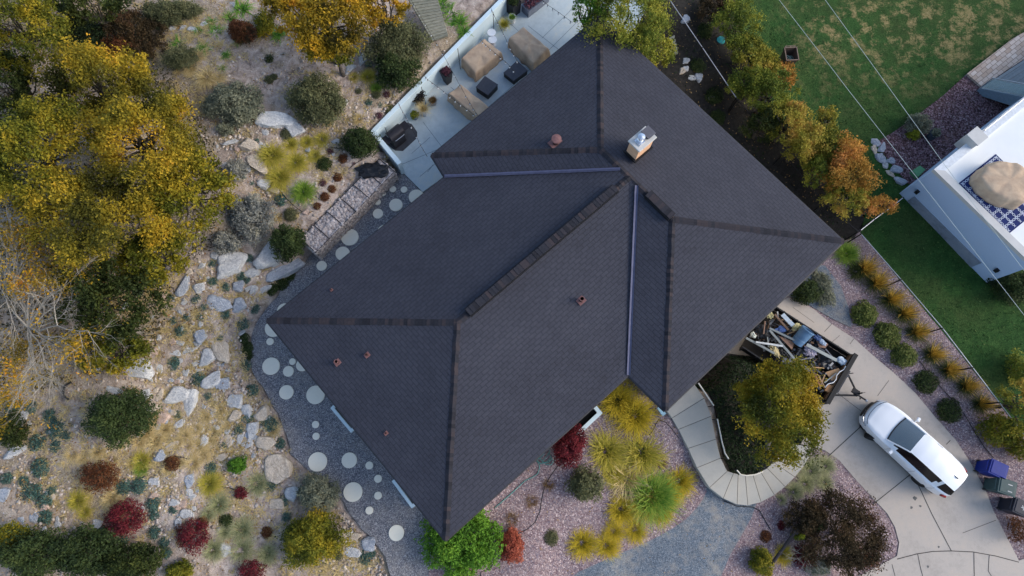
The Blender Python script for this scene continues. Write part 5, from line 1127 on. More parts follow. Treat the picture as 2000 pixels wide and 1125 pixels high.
# ================================================================ NEIGHBOUR TERRACE
def terrace():
    zt=3.1; q0=Vector(P(1826,331,zt)); a1=Vector(P(1999,499,zt)); a2=Vector(P(2000,191,zt)); d1=(a1-q0).normalized(); d2=(a2-q0).normalized()
    pb=Vector(P(1921,556,.15)); L1=(pb-q0).dot(d1); q1=q0+d1*L1; L2=16.; q3=q0+d2*L2; q2=q1+d2*L2
    print('neighbour: wall offset from base', (pb-q0-d1*L1).length, 'd1.d2', d1.dot(d2), 'L1', L1)
    r=empty('neighbour_building',(q0.x,q0.y,0)); tag(r,'grey rendered building with a white roof terrace','building')
    R=Matrix(((d1.x,-d1.y,0),(d1.y,d1.x,0),(0,0,1)))
    poly=[q0,q1,q2,q3]; mb=MB(); mb.prism([tuple(p) for p in poly],-.5,2.9); par(mb.build('wall',M['stucco']),r)
    ins=inset([tuple(p) for p in poly],.3)
    mb=MB(); mb.prism([tuple(p) for p in ins],2.85,2.93); par(mb.build('terrace_deck',plain('white_membrane',(.72,.74,.74),.6,var=.03,sc=1)),r)
    mb=MB(); P2=[Vector(p) for p in poly]
    mi=inset([tuple(p) for p in poly],.32); po=inset([tuple(p) for p in poly],-.03)
    mb.prism([po[0],po[1],mi[1],mi[0]],2.9,zt); par(mb.build('coping',M['coping']),r)
    mb=MB(); mb.prism([po[0],mi[0],mi[3],po[3]],2.9,zt-.003); par(mb.build('coping',plain('white_coping',lin(204,208,212),.6)),r)
    n1=Vector((d1.y,-d1.x)); 
    if n1.dot(d2)>0: n1=-n1
    mb=MB(); c=q0+d1*(L1*.46)+n1*.012; mb.box((c.x,c.y,.45),(L1*.74,.03,1.0),M=R); par(mb.build('stained_plinth',M['stuccob']),r)
    mb=MB(); c=q0+d1*(L1*.5)+n1*.05; mb.box((c.x,c.y,.12),(L1*1.0,.12,.12),M=R); par(mb.build('footing',M['coping']),r)
    for t in (.07,.93):
        mb=MB(); c=q0+d1*(L1*t)+n1*.06; mb.box((c.x,c.y,1.35),(.16,.12,.2),M=R); par(mb.build('wall_lamp',M['black']),r)
    mb=MB(); c=q0+d2*2.35; e=Matrix(((d2.x,-d2.y,0),(d2.y,d2.x,0),(0,0,1))); mb.box((c.x,c.y,3.0),(.62,.62,.9),M=e); mb.box((c.x,c.y,3.48),(.68,.68,.06),M=e); par(mb.build('corner_pier',M['coping'],bevel=.01),r)
    mb=MB(); c=q0+d2*3.9; mb.tube([(*(q0+d2*2.8),3.5),(*(q0+d2*9.0),3.5)],.03,8); 
    for t in (2.9,4.2,5.5,6.8): x=q0+d2*t; mb.tube([(x.x,x.y,3.0),(x.x,x.y,3.5)],.02,6)
    par(mb.build('guard_rail',M['metal']),r)
    return q0,d1,d2
tq,td1,td2=terrace()
# rug, covered table
def rug():
    q=[W3(a,b,2.94) for a,b in ((1945,301),(1872,358),(1970,457),(2043,400))]; a=q[1]; u=(q[0]-q[1]); v=(q[2]-q[1]); lu,lv=u.length,v.length; u/=lu; v/=lv
    r=empty('rug',(q[1].x,q[1].y,2.935)); tag(r,'navy rug with a white trellis pattern on the terrace','rug')
    mb=MB(); mb.prism([tuple(a.xy),tuple((a+u*lu).xy),tuple((a+u*lu+v*lv).xy),tuple((a+v*lv).xy)],2.936,2.945); par(mb.build('weave',plain('navy_weave',lin(26,40,92),.9)),r)
    mb=MB(); z=2.949
    for ax,(d1,d2,l1,l2) in enumerate(((u,v,lu,lv),(v,u,lv,lu))):
        k=int(l2/.36)
        for i in range(k+1):
            off=.12+i*.36
            if off>l2-.05: break
            for s in (-1,1):
                pts=[a+d1*t+d2*(off+s*.045*math.sin(t*2*math.pi/.30)) for t in np.arange(.06,l1-.05,.03)]
                strip(mb,[(p.x,p.y) for p in pts],.022,z+.0008*(2*ax+(s>0)))
    par(mb.build('trellis',plain('white_yarn',lin(190,198,210),.9)),r)
rug()
cover([(1916,345),(1930,322),(1956,313),(1988,317),(2018,338),(2024,370),(2002,394),(1972,390),(1938,372)],2.95,3.65,.10,'large tan cover over an octagonal table on the terrace rug',seed=6,folds=8,name='table_cover')
# pavers and deck stairs of the neighbour
def pavers():
    pl=[P(a,b,.55) for a,b in ((1885,147),(1914,172),(1966,138),(2040,90),(2080,20),(1975,78))]
    m=NT('tan_pavers'); mp=m.n('Mapping'); mp.inputs['Rotation'].default_value=(0,0,-math.radians(38)); m.l(m.co(),mp.inputs[0]); br=m.n('TexBrick'); br.inputs['Scale'].default_value=1; br.inputs['Brick Width'].default_value=.36; br.inputs['Row Height'].default_value=.2; br.inputs['Mortar Size'].default_value=.012
    br.inputs['Color1'].default_value=(*lin(178,156,138),1); br.inputs['Color2'].default_value=(*lin(206,192,180),1); br.inputs['Mortar'].default_value=(*lin(120,106,96),1); m.l(mp.outputs[0],br.inputs[0])
    f=m.noise(m.co(),3,5,.7); m.col(m.mix(.5,br.outputs[0],m.ramp(f,[(.3,(.75,.72,.7)),(.7,(1.1,1.1,1.1))]),'MULTIPLY')); m.rough(.9)
    drape('paver_path',pl,.12,m.mat,'tan paved landing at the edge of the lawn','paving',flat=.58)
pavers()
def deckstairs():
    a=Vector(P(1914,172,.75)); d=(Vector(P(1966,138,.75))-a).normalized(); m_=Vector((d.y,-d.x)); r=empty('deck_stairs',(a.x,a.y,.4)); tag(r,'wide grey decking stairs with a glass balustrade up to the terrace','stairs')
    R=Matrix(((d.x,m_.x,0),(d.y,m_.y,0),(0,0,1)))
    dm=plain('grey_decking',lin(134,140,142),.7,var=.12,sc=6); st=plain('blue_grey_steel',lin(110,128,142),.6); Lh=5.2
    for i in range(8):
        for k in (0,1):
            c=a+d*Lh/2+m_*(.10+.30*i+.15*k); mb=MB(); mb.box((c.x,c.y,.72+.27*i+.004*k),(Lh,.14,.04),M=R); par(mb.build('tread_board',dm,bevel=.006),r)
        c=a+d*Lh/2+m_*(.03+.30*i); mb=MB(); mb.box((c.x,c.y,.58+.27*i),(Lh-.04,.02,.24),M=R); par(mb.build('riser',st),r)
    q=a+m_*2.4
    mb=MB(); mb.prism([tuple(a-d*.05),tuple(q-d*.05),tuple(q),tuple(a)],lambda t:.3+.7*((Vector(t)-a).dot(m_)),lambda t:.78+.9*((Vector(t)-a).dot(m_))); par(mb.build('stringer',st),r)
    mb=MB(); mb.tube([(*a,1.65),(*q,1.65+2.16)],.028,8); mb.tube([(*a,.7),(*a,1.68)],.028,8); mb.tube([(*q,2.8),(*q,3.85)],.028,8); par(mb.build('rail',M['metal']),r)
    g=NT('balustrade_glass'); g.col((.45,.6,.6)); g.rough(.1); g.b.inputs['Alpha'].default_value=.35
    mb=MB(); mb.prism([tuple(a-d*.012),tuple(q-d*.012),tuple(q),tuple(a)],lambda t:.85+.9*((Vector(t)-a).dot(m_)),lambda t:1.58+.9*((Vector(t)-a).dot(m_))); par(mb.build('glass_panel',g.mat),r)
deckstairs()
# overhead lines
WL=plain('pale_cable',lin(176,184,180),.6)
def wire(pts,z,label):
    mb=MB(); q=[W3(a,b,z+.02*abs(i-len(pts)/2)) for i,(a,b) in enumerate(pts)]; q=[q[0]+(q[0]-q[1]).normalized()*9]+q+[q[-1]+(q[-1]-q[-2]).normalized()*9]
    mb.tube(q,.0085,6); tag(mb.build('overhead_cable',WL),label,'cable','overhead cables crossing the lawn')
wire([(1522,0),(1600,101),(1657,176),(1728,267),(1797,355),(1895,480),(2000,615)],7.5,'overhead cable passing closer to the brown bin and the grey wall')
wire([(1612,0),(1700,121),(1829,300),(1910,410),(2000,528)],7.8,'overhead cable passing farther from the brown bin, over the tan table cover')
# ================================================================ ROCKS
LM=[(450,518,'the big flat boulder'),(540,232,'the white boulder'),(270,720,'the cracked ledge rock'),(228,815,'the large dark shrub'),(560,472,'the round green shrub'),(702,277,'the dark oval shrub'),(478,410,'the silvery shrub'),
 (612,195,'the olive green bush'),(465,200,'the grey green bush'),(540,915,'the tall pale boulder'),(190,930,'the rust brown shrub'),(240,1012,'the dark red shrub'),(375,1048,'the maroon shrub'),(605,1050,'the green orange bush'),
 (620,960,'the sage bush'),(520,640,'the left roof corner'),(640,430,'the gabion wall'),(725,333,'the black tarp'),(463,908,'the bright green cushion'),(490,1110,'the crimson bottom shrub'),(412,742,'the split grey rock'),
 (640,60,'the orange tree'),(775,105,'the big dark bush'),(145,765,'the curved black pipe'),(80,640,'the bare tree'),(720,1062,'the path side rocks'),(426,672,'the long tan rock'),(357,560,'the upright grey rock'),
 (345,780,'the broad sandy rock'),(35,1035,'the small rock heap'),(555,525,'the slanted blue rock'),(500,330,'the flat tan slab'),(130,1090,'the green bushes'),(820,40,'the timber steps'),(315,818,'the pink rock'),
 (1520,790,'the tree by the steps'),(1620,1040,'the brown shrub'),(407,945,'the yellow lime tuft'),(436,595,'the wide grey rock'),(450,105,'the lily clumps')]
USED=set(['small tan stone right of the large dark shrub'])
def al(desc,px,py):
    c=sorted(LM,key=lambda l:(l[0]-px)**2+(l[1]-py)**2); c=[l for l in c if math.hypot(l[0]-px,l[1]-py)>9]
    def dr(l):
        a=math.degrees(math.atan2(py-l[1],px-l[0]))%360
        return ['right of','lower right of','below','lower left of','left of','upper left of','above','upper right of'][int(((a+22.5)%360)//45)]
    near=lambda l:'just ' if math.hypot(l[0]-px,l[1]-py)<35 else ''
    opts=[f"{desc} {near(c[0])}{dr(c[0])} {c[0][2]}"]
    for j in (1,2,3): opts.append(f"{desc} {dr(c[0])} {c[0][2]}, toward {c[j][2]}")
    for j in (1,2,3): opts.append(f"{desc} {dr(c[j])} {c[j][2]} and {dr(c[0])} {c[0][2][4:]}")
    for o in opts:
        if o not in USED and len(o.replace(',','').split())<=16: USED.add(o); return o
    o=opts[0]+' '+['on its own','lying apart','farther off'][len(USED)%3]; USED.add(o); return o
M2={'white':rockm('white_limestone',lin(176,178,180),lin(214,214,212),lin(240,238,232))}
BOX={}
def rockmesh(seed,mat,strat=0):
    key=(seed,mat.name,strat)
    if key in BOX: return BOX[key]
    rn=random.Random(seed); bm=bmesh.new(); bmesh.ops.create_icosphere(bm,subdivisions=4,radius=1)
    planes=[]
    for _ in range(9):
        v=Vector((rn.gauss(0,1),rn.gauss(0,1),rn.gauss(0,.5))).normalized(); planes.append((v,rn.uniform(.55,.86)))
    planes.append((Vector((rn.uniform(-.15,.15),rn.uniform(-.15,.15),1)).normalized(),rn.uniform(.5,.75)))
    for v in bm.verts:
        p=v.co.copy()
        for n_,d in planes:
            k=p.dot(n_)-d
            if k>0: p-=n_*k
        q=p*(1+.10*mnoise.noise(p*2.3+Vector((seed,0,0)))+.05*mnoise.noise(p*6+Vector((0,seed,0)))+.022*mnoise.noise(p*15))
        if strat: q.z+=.05*math.floor(math.sin(q.y*9+mnoise.noise(p*2)*2)*1.5)*.5
        v.co=q
    me=bpy.data.meshes.new('rock'); bm.to_mesh(me); bm.free(); me.materials.append(mat); 
    me.polygons.foreach_set('use_smooth',[True]*len(me.polygons)); BOX[key]=me; return me
def rock(px,py,rx,ry,rot,mk,label,h=None,name='boulder',group=None,strat=0):
    g=G(px,py,.1); k=mpp(px,py,g.z+.1); rx*=k;ry*=k; hh=h or min(rx,ry)*.75
    me=rockmesh(rock.i%11+(40 if strat else 0),M2.get(mk) or M[mk],strat); rock.i+=1; o=bpy.data.objects.new(name,me); C.objects.link(o); o.location=(g.x,g.y,g.z-hh*.1); o.scale=(rx*1.22,ry*1.22,hh*1.1); o.rotation_euler=(random.uniform(-.08,.08),random.uniform(-.08,.08),math.radians(-rot))
    tag(o,label,'rock',group); return o
rock.i=0
R_=[(447,518,33,25,-15,'rock','biggest flat pale grey boulder below the silvery shrub'),(538,233,33,22,0,'white','large whitish boulder between the two green bushes'),(576,250,20,17,40,'rock','grey boulder just right of the large whitish boulder'),
(556,526,36,14,-32,'rockb','slanted blue grey boulder at the free end of the gabion'),(522,498,24,30,10,'rock','upright boulder with a yellow stain left of the round green shrub'),(492,531,18,9,-32,'rock','small oblong rock right of the biggest flat boulder'),
(357,560,13,22,12,'rockb','upright blocky grey rock on the mid slope'),(388,562,13,12,0,'rock','whitish rock beside the upright blocky one'),(428,590,24,15,15,'rockb','wide grey rock with rubble on its left side'),(462,598,16,17,0,'rockb','rounded dark grey rock right of the wide grey one'),
(467,556,12,12,0,'rockb','small dark rock below the small oblong rock'),(493,565,8,9,0,'rock','small pale rock above the gravel path bend'),(513,565,14,7,-35,'rock','thin slanting rock near the round green shrub'),(418,497,9,8,0,'rock','small white stone at the top left corner of the biggest boulder'),
(297,521,9,11,0,'rock','small grey stone at the edge of the maple'),(316,578,10,6,-30,'rockp','small pinkish stone on the upper mid slope'),(352,606,14,7,25,'rockt','flat tan stone in the middle of the slope'),
(270,722,32,19,5,'rock','cracked layered ledge rock above the large dark shrub'),(390,655,14,14,0,'rockb','blocky grey rock right of the teal clumps mid slope'),(428,676,14,32,-28,'rockt','long tan rock slanting down the slope'),(400,700,17,20,0,'rock','rough white grey rock left of the long tan one'),
(350,668,13,5,15,'rock','narrow pale stone above the rough rock pile'),(366,684,16,6,-10,'rock','thin flat pale stone in the rough rock pile'),(338,686,13,9,20,'rock','pale stone at the left end of the rough rock pile'),
(412,742,22,15,-35,'rock','split grey rock with a straight crack'),(434,750,13,14,0,'rockb','dark grey rock touching the split one'),(340,772,24,18,0,'rock','broad sandy rock left half, above the straw grass'),(370,785,17,27,15,'rock','broad sandy rock right half, above the straw grass'),
(310,771,8,12,15,'rockt','tall pale stone beside the broad sandy rock'),(282,769,12,11,0,'rock','grey stone above the right side of the large dark shrub'),(222,761,17,7,12,'rock','long grey stone on the top edge of the large dark shrub'),(258,772,9,5,20,'rock','small grey stone on the top edge of the large dark shrub'),
(299,795,7,8,0,'rockt','small tan stone right of the large dark shrub'),(315,818,13,13,0,'rockp','pinkish round rock right of the large dark shrub'),(332,806,9,8,0,'rockt','small tan stone touching the pinkish round rock'),(347,828,11,7,-40,'rock','slanting pale stone below the pinkish round rock'),
(458,784,14,16,10,'rock','grey rock above the rubble by the path bend'),(456,812,12,12,0,'rockt','sandy rounded rock above the straw slope'),(482,803,13,14,0,'rock','grey rock beside two teal clumps at the path bend'),(512,808,16,15,20,'rockt','sandy rock near the edge of the gravel path'),
(492,838,13,17,10,'rock','upright grey rock left of the largest teal clump'),(518,862,18,14,0,'rockt','rough tan rock above the tall pale boulder'),(484,867,8,11,0,'rock','small grey rock in the rubble above the tall boulder'),(469,855,7,11,15,'rock','small pale rock in the rubble above the tall boulder'),
(445,862,8,14,-30,'rockt','slim tan rock left of the rubble'),(541,913,22,37,-18,'rockt','tall pale weathered boulder beside the gravel path'),(570,962,14,15,0,'rock','pale rock below the tall weathered boulder'),(540,985,14,12,0,'rockt','tan rock between the tall boulder and the sage bush'),
(395,862,9,13,-20,'rock','grey rock standing in the straw grass'),(336,868,17,6,-38,'rockt','long narrow tan stone in the straw grass'),(312,890,13,12,0,'rockb','grey rock below the long narrow stone'),(430,893,14,7,-15,'rockt','flat tan stone left of the bright green cushion'),
(368,960,7,8,0,'rock','top stone of the white stone group on the lower hill'),(372,972,9,7,-20,'rock','white angular stone of the group on the lower hill'),(357,983,8,8,0,'rockp','rounded pink stone of the group on the lower hill'),(337,983,11,8,15,'rock','wide white stone of the group on the lower hill'),
(362,1003,11,11,0,'rock','grey stone of the group on the lower hill'),(347,1022,7,13,-25,'rock','tall grey stone above the maroon shrub'),(299,941,10,9,0,'rock','white stone right of the long teal clump'),(297,968,9,6,0,'rockp','pale pink stone below the long teal clump'),
(277,994,5,7,0,'rock','small white stone beside the dark red shrub'),(187,1024,13,11,-30,'rock','pale stone left of the dark red shrub'),(368,938,11,14,0,'rockb','blue grey rock above the white stone group'),
(438,1073,12,13,20,'rock','grey stone among the pale tufts near the bottom'),(662,1050,14,10,10,'rockt','tan rock left of the path side group'),(722,1060,15,14,0,'rockb','blocky grey rock by the gravel path near the bottom'),(690,1050,13,9,0,'rockt','sandy rock in the path side group'),(688,1078,15,12,10,'rock','white grey rock in the path side group'),
(5,965,13,16,0,'rockb','grey rock at the left edge of the photo'),(40,818,9,20,25,'rock','long pale rock near the left edge'),(26,882,22,11,-20,'rock','flat grey rock near the left edge below the long pale one'),(40,1018,10,8,0,'rockb','top stone of the small rock heap'),(32,1040,12,9,0,'rock','white stone of the small rock heap'),
(24,1028,9,9,0,'rockb','left stone of the small rock heap'),(51,1034,9,9,0,'rockb','right stone of the small rock heap'),(82,993,10,9,0,'rockp','pinkish stone among the teal clumps lower left'),(66,1010,10,10,0,'rockb','grey stone above the small rock heap'),
(356,53,8,6,0,'rock','pale stone in the row near the top, middle'),(376,56,10,7,10,'rock','pale oval stone in the row near the top, right end'),(336,54,8,6,0,'rock','pale stone in the row near the top, left end'),(324,62,6,8,0,'rock','narrow stone below the row near the top'),(395,46,8,6,0,'rock','small pale stone beside the lily clumps'),(455,7,9,6,0,'rock','pale stone at the top edge of the photo'),
(683,132,15,8,-40,'rock','elongated grey rock below the orange tree'),(708,112,9,12,20,'rock','grey rock between the orange tree and the big dark bush'),(453,274,17,5,-25,'rock','long white stone left of the yellow grass'),(440,262,5,5,0,'rock','small white stone above the long white one'),(463,286,6,8,0,'rockp','small pink stone below the long white one'),
(484,283,19,14,30,'rockt','low sandy rock right of the long white stone'),(502,318,22,16,40,'rockt','flat tan slab touching the yellow grass'),(515,357,14,11,0,'rock','grey rock below the flat tan slab'),(534,370,12,7,20,'rockt','flat stone below the largest yellow grass'),
(655,274,8,6,20,'rock','small white stone left of the dark oval shrub'),(518,257,8,6,0,'rock','small stone just below the white boulder'),(597,413,8,6,20,'rockp','small pink stone near the drip line by the gabion'),(660,182,11,6,-40,'rockt','small sandy rock right of the olive green bush'),(190,715,9,8,0,'rock','pale stone left of the cracked ledge rock')]
for t in R_: rock(*t[:6],t[6],strat=(t[:2]==(270,722)))
for t in [(1332,138,7,8,0,'rockt'),(1341,131,6,6,0,'rock'),(1340,118,8,7,0,'rock'),(1352,150,7,7,0,'rock'),(1365,148,8,10,0,'rockb'),(1391,189,7,7,0,'rock'),(1338,36,9,10,0,'rockb')]:
    rock(*t,['flat tan stone','small grey stone','pale grey stone','small white stone','blue grey stone','white stone','smooth grey stone'][['%d'%x for x in (1332,1341,1340,1352,1365,1391,1338)].index('%d'%t[0])]+' in the dark strip beside the '+['timber steps','timber steps, lower','timber steps, upper','planks and fence','fence, larger one','fence near the roof','fence at the top'][['%d'%x for x in (1332,1341,1340,1352,1365,1391,1338)].index('%d'%t[0])])
for i,t in enumerate([(1713,277,12,8,10,'rockb'),(1725,287,8,13,20,'rockb'),(1709,290,6,11,0,'rockt'),(1722,306,9,13,-15,'rockb'),(1740,313,10,8,30,'rockb'),(1731,321,6,7,0,'rock'),(1752,331,13,9,25,'rockb'),(1741,338,9,6,40,'rockt'),(1760,352,13,8,25,'rockb')]):
    rock(*t,['first','second','third','fourth','fifth','sixth','seventh','eighth','last'][i]+' grey edging stone from the top along the lawn and mulch bed',group='edging stones along the mulch bed')
# auto placed smaller stones, each an object
rn=random.Random(11); cnt=0; zones=[(390,700,95,70,40),(350,800,90,60,26),(480,850,50,60,34),(430,560,100,60,36),(355,990,45,45,18),(480,300,60,50,14),(60,1000,60,70,12),(240,640,70,60,12),(600,250,90,60,12),(700,1060,40,30,8),(120,820,80,60,10)]
for zx,zy,sx,sy,nn in zones:
    for _ in range(nn):
        px,py=zx+rn.uniform(-1,1)*sx,zy+rn.uniform(-1,1)*sy; x,y=G(px,py).xy
        if min(float(sdist(np.array([x]),np.array([y]),q)[0]) for q in (PATH,PATIO))<.25: continue
        s=rn.uniform(2.6,8); mk=rn.choice(['rock','rockt','rockp','rock','rockb']); rock(px,py,s,s*rn.uniform(.6,1),rn.uniform(0,180),mk,al({'rock':'small pale stone','rockt':'small tan stone','rockp':'small pinkish stone','rockb':'small grey stone'}[mk],px,py),name='stone',group='small stones scattered on the hillside')
M['rub']=stonem('rubble',[lin(138,124,112),lin(172,158,144),lin(204,192,180),lin(150,144,142)])
def scatter(n,zones,test=True):
    out=[]
    while len(out)<n:
        zx,zy,sx,sy=random.choice(zones); px,py=random.gauss(zx,sx),random.gauss(zy,sy)
        if not(-60<px<1020 and -60<py<1180): continue
        out.append(P(px,py,3.2))
    a=np.array(out); z=hgt(a[:,0],a[:,1]); 
    k=np.ones(len(a),bool)
    for q in (PATH,PATIO): k&= sdist(a[:,0],a[:,1],q)>.12
    return np.column_stack([a,z])[k]
pts=scatter(6500,[(400,700,90,90),(360,840,110,80),(480,860,50,60),(430,560,110,60),(350,990,80,60),(500,300,90,70),(80,980,90,90),(620,270,100,80),(760,200,60,80),(700,1070,40,40)])
tag(stonefield('rubble',pts,np.random.default_rng(3).uniform(.02,.085,len(pts)),M['rub'],flat=.6),'loose pale rubble strewn over the hillside','rubble',kind='stuff')

# ================================================================ STUFF ON THE GROUND
def litter():
    a=np.column_stack([RNG.uniform(-27,-2,26000),RNG.uniform(-6,25,26000)]); k=np.ones(len(a),bool)
    for q in (PATIO,PATH): k&=sdist(a[:,0],a[:,1],q)>.05
    dens=np.array([mnoise.noise(Vector((x*.5,y*.5,3)))+.5*mnoise.noise(Vector((x*1.6,y*1.6,8))) for x,y in a]); k&=(dens+RNG.uniform(-.5,.5,len(a))+np.clip(-a[:,0]*.035-.5,-.3,.4))>.0
    a=a[k]; z=hgt(a[:,0],a[:,1])+RNG.uniform(.03,.12,len(a)); c=np.column_stack([a,z])
    m=leafmat('fallen_leaf',[(.06,.035,.012),(.20,.11,.03),(.34,.20,.06),(.42,.30,.14),(.30,.13,.03)],1.5,.7,transl=.1)
    tag(leafmesh('fallen_leaves',c,.045,m,up=1.6),'fallen orange and tan leaves over the hillside','leaves',kind='stuff')
    # leaves dropped on the front beds and the dark strip
    a=np.column_stack([RNG.uniform(-2,16,5000),RNG.uniform(-5,24,5000)]); k=np.zeros(len(a),bool)
    for q,w in ((BED1,.25),(BED2,.22),(BED3,.2),(NES,1.0),(MULCH,.4),(PATH2,.15)): k|=(sdist(a[:,0],a[:,1],q)<-.1)&(RNG.uniform(0,1,len(a))<w)
    a=a[k]; z=hgt(a[:,0],a[:,1])+RNG.uniform(.07,.12,len(a)); tag(leafmesh('fallen_leaves',np.column_stack([a,z]),.04,m,up=1.8),'fallen leaves on the gravel beds and the dark strip','leaves',kind='stuff')
litter()
def scrub():
    n=34000; a=np.column_stack([RNG.uniform(-24,-2.5,n),RNG.uniform(-6,24,n)]); k=np.ones(len(a),bool)
    for q in (PATIO,PATH): k&=sdist(a[:,0],a[:,1],q)>.15
    d=np.array([mnoise.noise(Vector((x*.9,y*.9,13)))+.7*mnoise.noise(Vector((x*3.1,y*3.1,18))) for x,y in a]); k&=d>.28
    a=a[k]; d=d[k]; z=hgt(a[:,0],a[:,1])+RNG.uniform(0,1,len(a))*.16*np.clip(d*2,.2,1)+.03
    m=leafmat('low_scrub',[(.03,.035,.02),(.08,.09,.05),(.16,.16,.09),(.28,.25,.15),(.07,.12,.09)],1.1,.5)
    tag(leafmesh('low_scrub',np.column_stack([a,z]),.04,m,up=.7,aspect=.3),'patches of low grey green scrub on the dry hillside','ground cover',kind='stuff')
scrub()
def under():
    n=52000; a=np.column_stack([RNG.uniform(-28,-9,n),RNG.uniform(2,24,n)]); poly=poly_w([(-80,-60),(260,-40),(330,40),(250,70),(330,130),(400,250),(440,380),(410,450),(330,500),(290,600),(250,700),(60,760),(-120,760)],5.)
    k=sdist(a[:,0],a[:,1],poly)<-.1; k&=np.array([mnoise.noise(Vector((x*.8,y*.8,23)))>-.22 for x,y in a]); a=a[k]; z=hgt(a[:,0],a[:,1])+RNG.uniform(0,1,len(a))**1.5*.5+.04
    m=leafmat('undergrowth_shade_leaf',[(.010,.012,.005),(.025,.028,.010),(.05,.045,.016),(.09,.065,.025),(.03,.05,.03)],.9,.5)  # deep leaf colours paint shade over the bright ground below the crowns
    tag(leafmesh('undergrowth',np.column_stack([a,z]),.06,m,up=.8),'dark undergrowth added as shade beneath the golden maples','ground cover',kind='stuff')
under()
def straw():
    zones=[(370,840,70,50),(330,870,80,50),(140,900,70,70),(420,820,50,40),(400,150,40,60),(390,110,50,40),(200,980,60,60),(330,640,60,60),(440,600,70,60),(270,560,40,60),(560,330,90,60),(680,220,60,60),(60,760,80,60),(470,990,60,60),(640,1100,60,30),(380,700,60,50),(150,80,120,60),(300,60,100,40)]
    c=scatter(2800,zones); V=[];F=[];R=[];T=[];o=0
    for p in c:
        v,f,r,t=bladegeo(14,random.uniform(.14,.34),.35,.028,.6,up=.5,seg=2); V.append(v+p); F.append(f+o); R.append(np.full(len(v),random.random())*.6+r*.4); T.append(t); o+=len(v)
    ob=npmesh('dry_grass',np.vstack(V),np.vstack(F),L_['gtan'],rnd=np.concatenate(R),t=np.concatenate(T)); tag(ob,'short dry straw coloured grass over the hillside','grass',kind='stuff')
straw()
def lawnblades():
    n=30000; a=np.column_stack([RNG.uniform(4,31,n),RNG.uniform(-2,25.5,n)]); a=a[sdist(a[:,0],a[:,1],LAWN)<-.05]
    w=np.clip(a[:,1]*.22-3.55,0,1)*np.clip(a[:,0]*.3-3.9,0,1); a=a[RNG.uniform(0,1,len(a))>w*.75]; a=a[sdist(a[:,0],a[:,1],MULCH)>0]
    z=hgt(a[:,0],a[:,1])+RNG.uniform(.04,.07,len(a))
    m=leafmat('lawn_blade',[(.012,.035,.006),(.03,.075,.014),(.06,.12,.025),(.12,.16,.045)],.9,.6,transl=.15)
    tag(leafmesh('lawn_grass',np.column_stack([a,z]),.05,m,up=.7,aspect=.35),'tufted grass of the neighbouring lawn','grass',kind='stuff')
lawnblades()
def ivy():
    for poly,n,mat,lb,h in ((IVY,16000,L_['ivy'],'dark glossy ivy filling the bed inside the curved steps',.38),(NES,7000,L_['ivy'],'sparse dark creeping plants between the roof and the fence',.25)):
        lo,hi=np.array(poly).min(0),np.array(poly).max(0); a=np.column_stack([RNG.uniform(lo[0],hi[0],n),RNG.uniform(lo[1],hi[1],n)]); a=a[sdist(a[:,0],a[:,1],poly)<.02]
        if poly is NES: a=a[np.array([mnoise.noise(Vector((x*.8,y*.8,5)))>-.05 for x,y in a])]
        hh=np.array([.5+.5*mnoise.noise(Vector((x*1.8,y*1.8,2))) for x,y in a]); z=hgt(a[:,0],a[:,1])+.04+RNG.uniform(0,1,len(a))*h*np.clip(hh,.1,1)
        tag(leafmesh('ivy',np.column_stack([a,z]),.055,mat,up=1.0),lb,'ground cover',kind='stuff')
ivy()

# ================================================================ TREES AND LARGE SHRUBS
def limb(mb,a,b,r0,r1,n=6,wob=.12,seg=4):
    L=(b-a).length; pts=[];rs=[]
    for i in range(seg+1):
        t=i/seg; w=L*wob*math.sin(t*math.pi); pts.append(a.lerp(b,t)+Vector((random.uniform(-1,1)*w,random.uniform(-1,1)*w,random.uniform(-.5,.5)*w))); rs.append(r0+(r1-r0)*t)
    mb.tube(pts,rs,n,cap=False); return pts
def twigs(mb,p,d,L,r,depth,flat=.6,spread=.6,nb=3):
    q=p+d*L; pts=[p]; k=3
    for i in range(1,k+1): pts.append(p.lerp(q,i/k)+Vector((random.uniform(-1,1),random.uniform(-1,1),random.uniform(-.6,.6)))*L*.06)
    mb.tube(pts,[r*(1-.5*i/k) for i in range(k+1)],4 if depth>1 else 3,cap=False)
    if depth==0: return [pts[-1]]
    out=[]
    for i in range(nb):
        t=random.uniform(.35,1); s=pts[min(k,max(1,round(t*k)))]; e=Vector((random.gauss(0,spread),random.gauss(0,spread),random.gauss(0,spread*flat))); d2=(d+e); d2.z*=.85; d2.normalize()
        out+=twigs(mb,s,d2,L*random.uniform(.55,.8),r*.55,depth-1,flat,spread,nb)
    return out
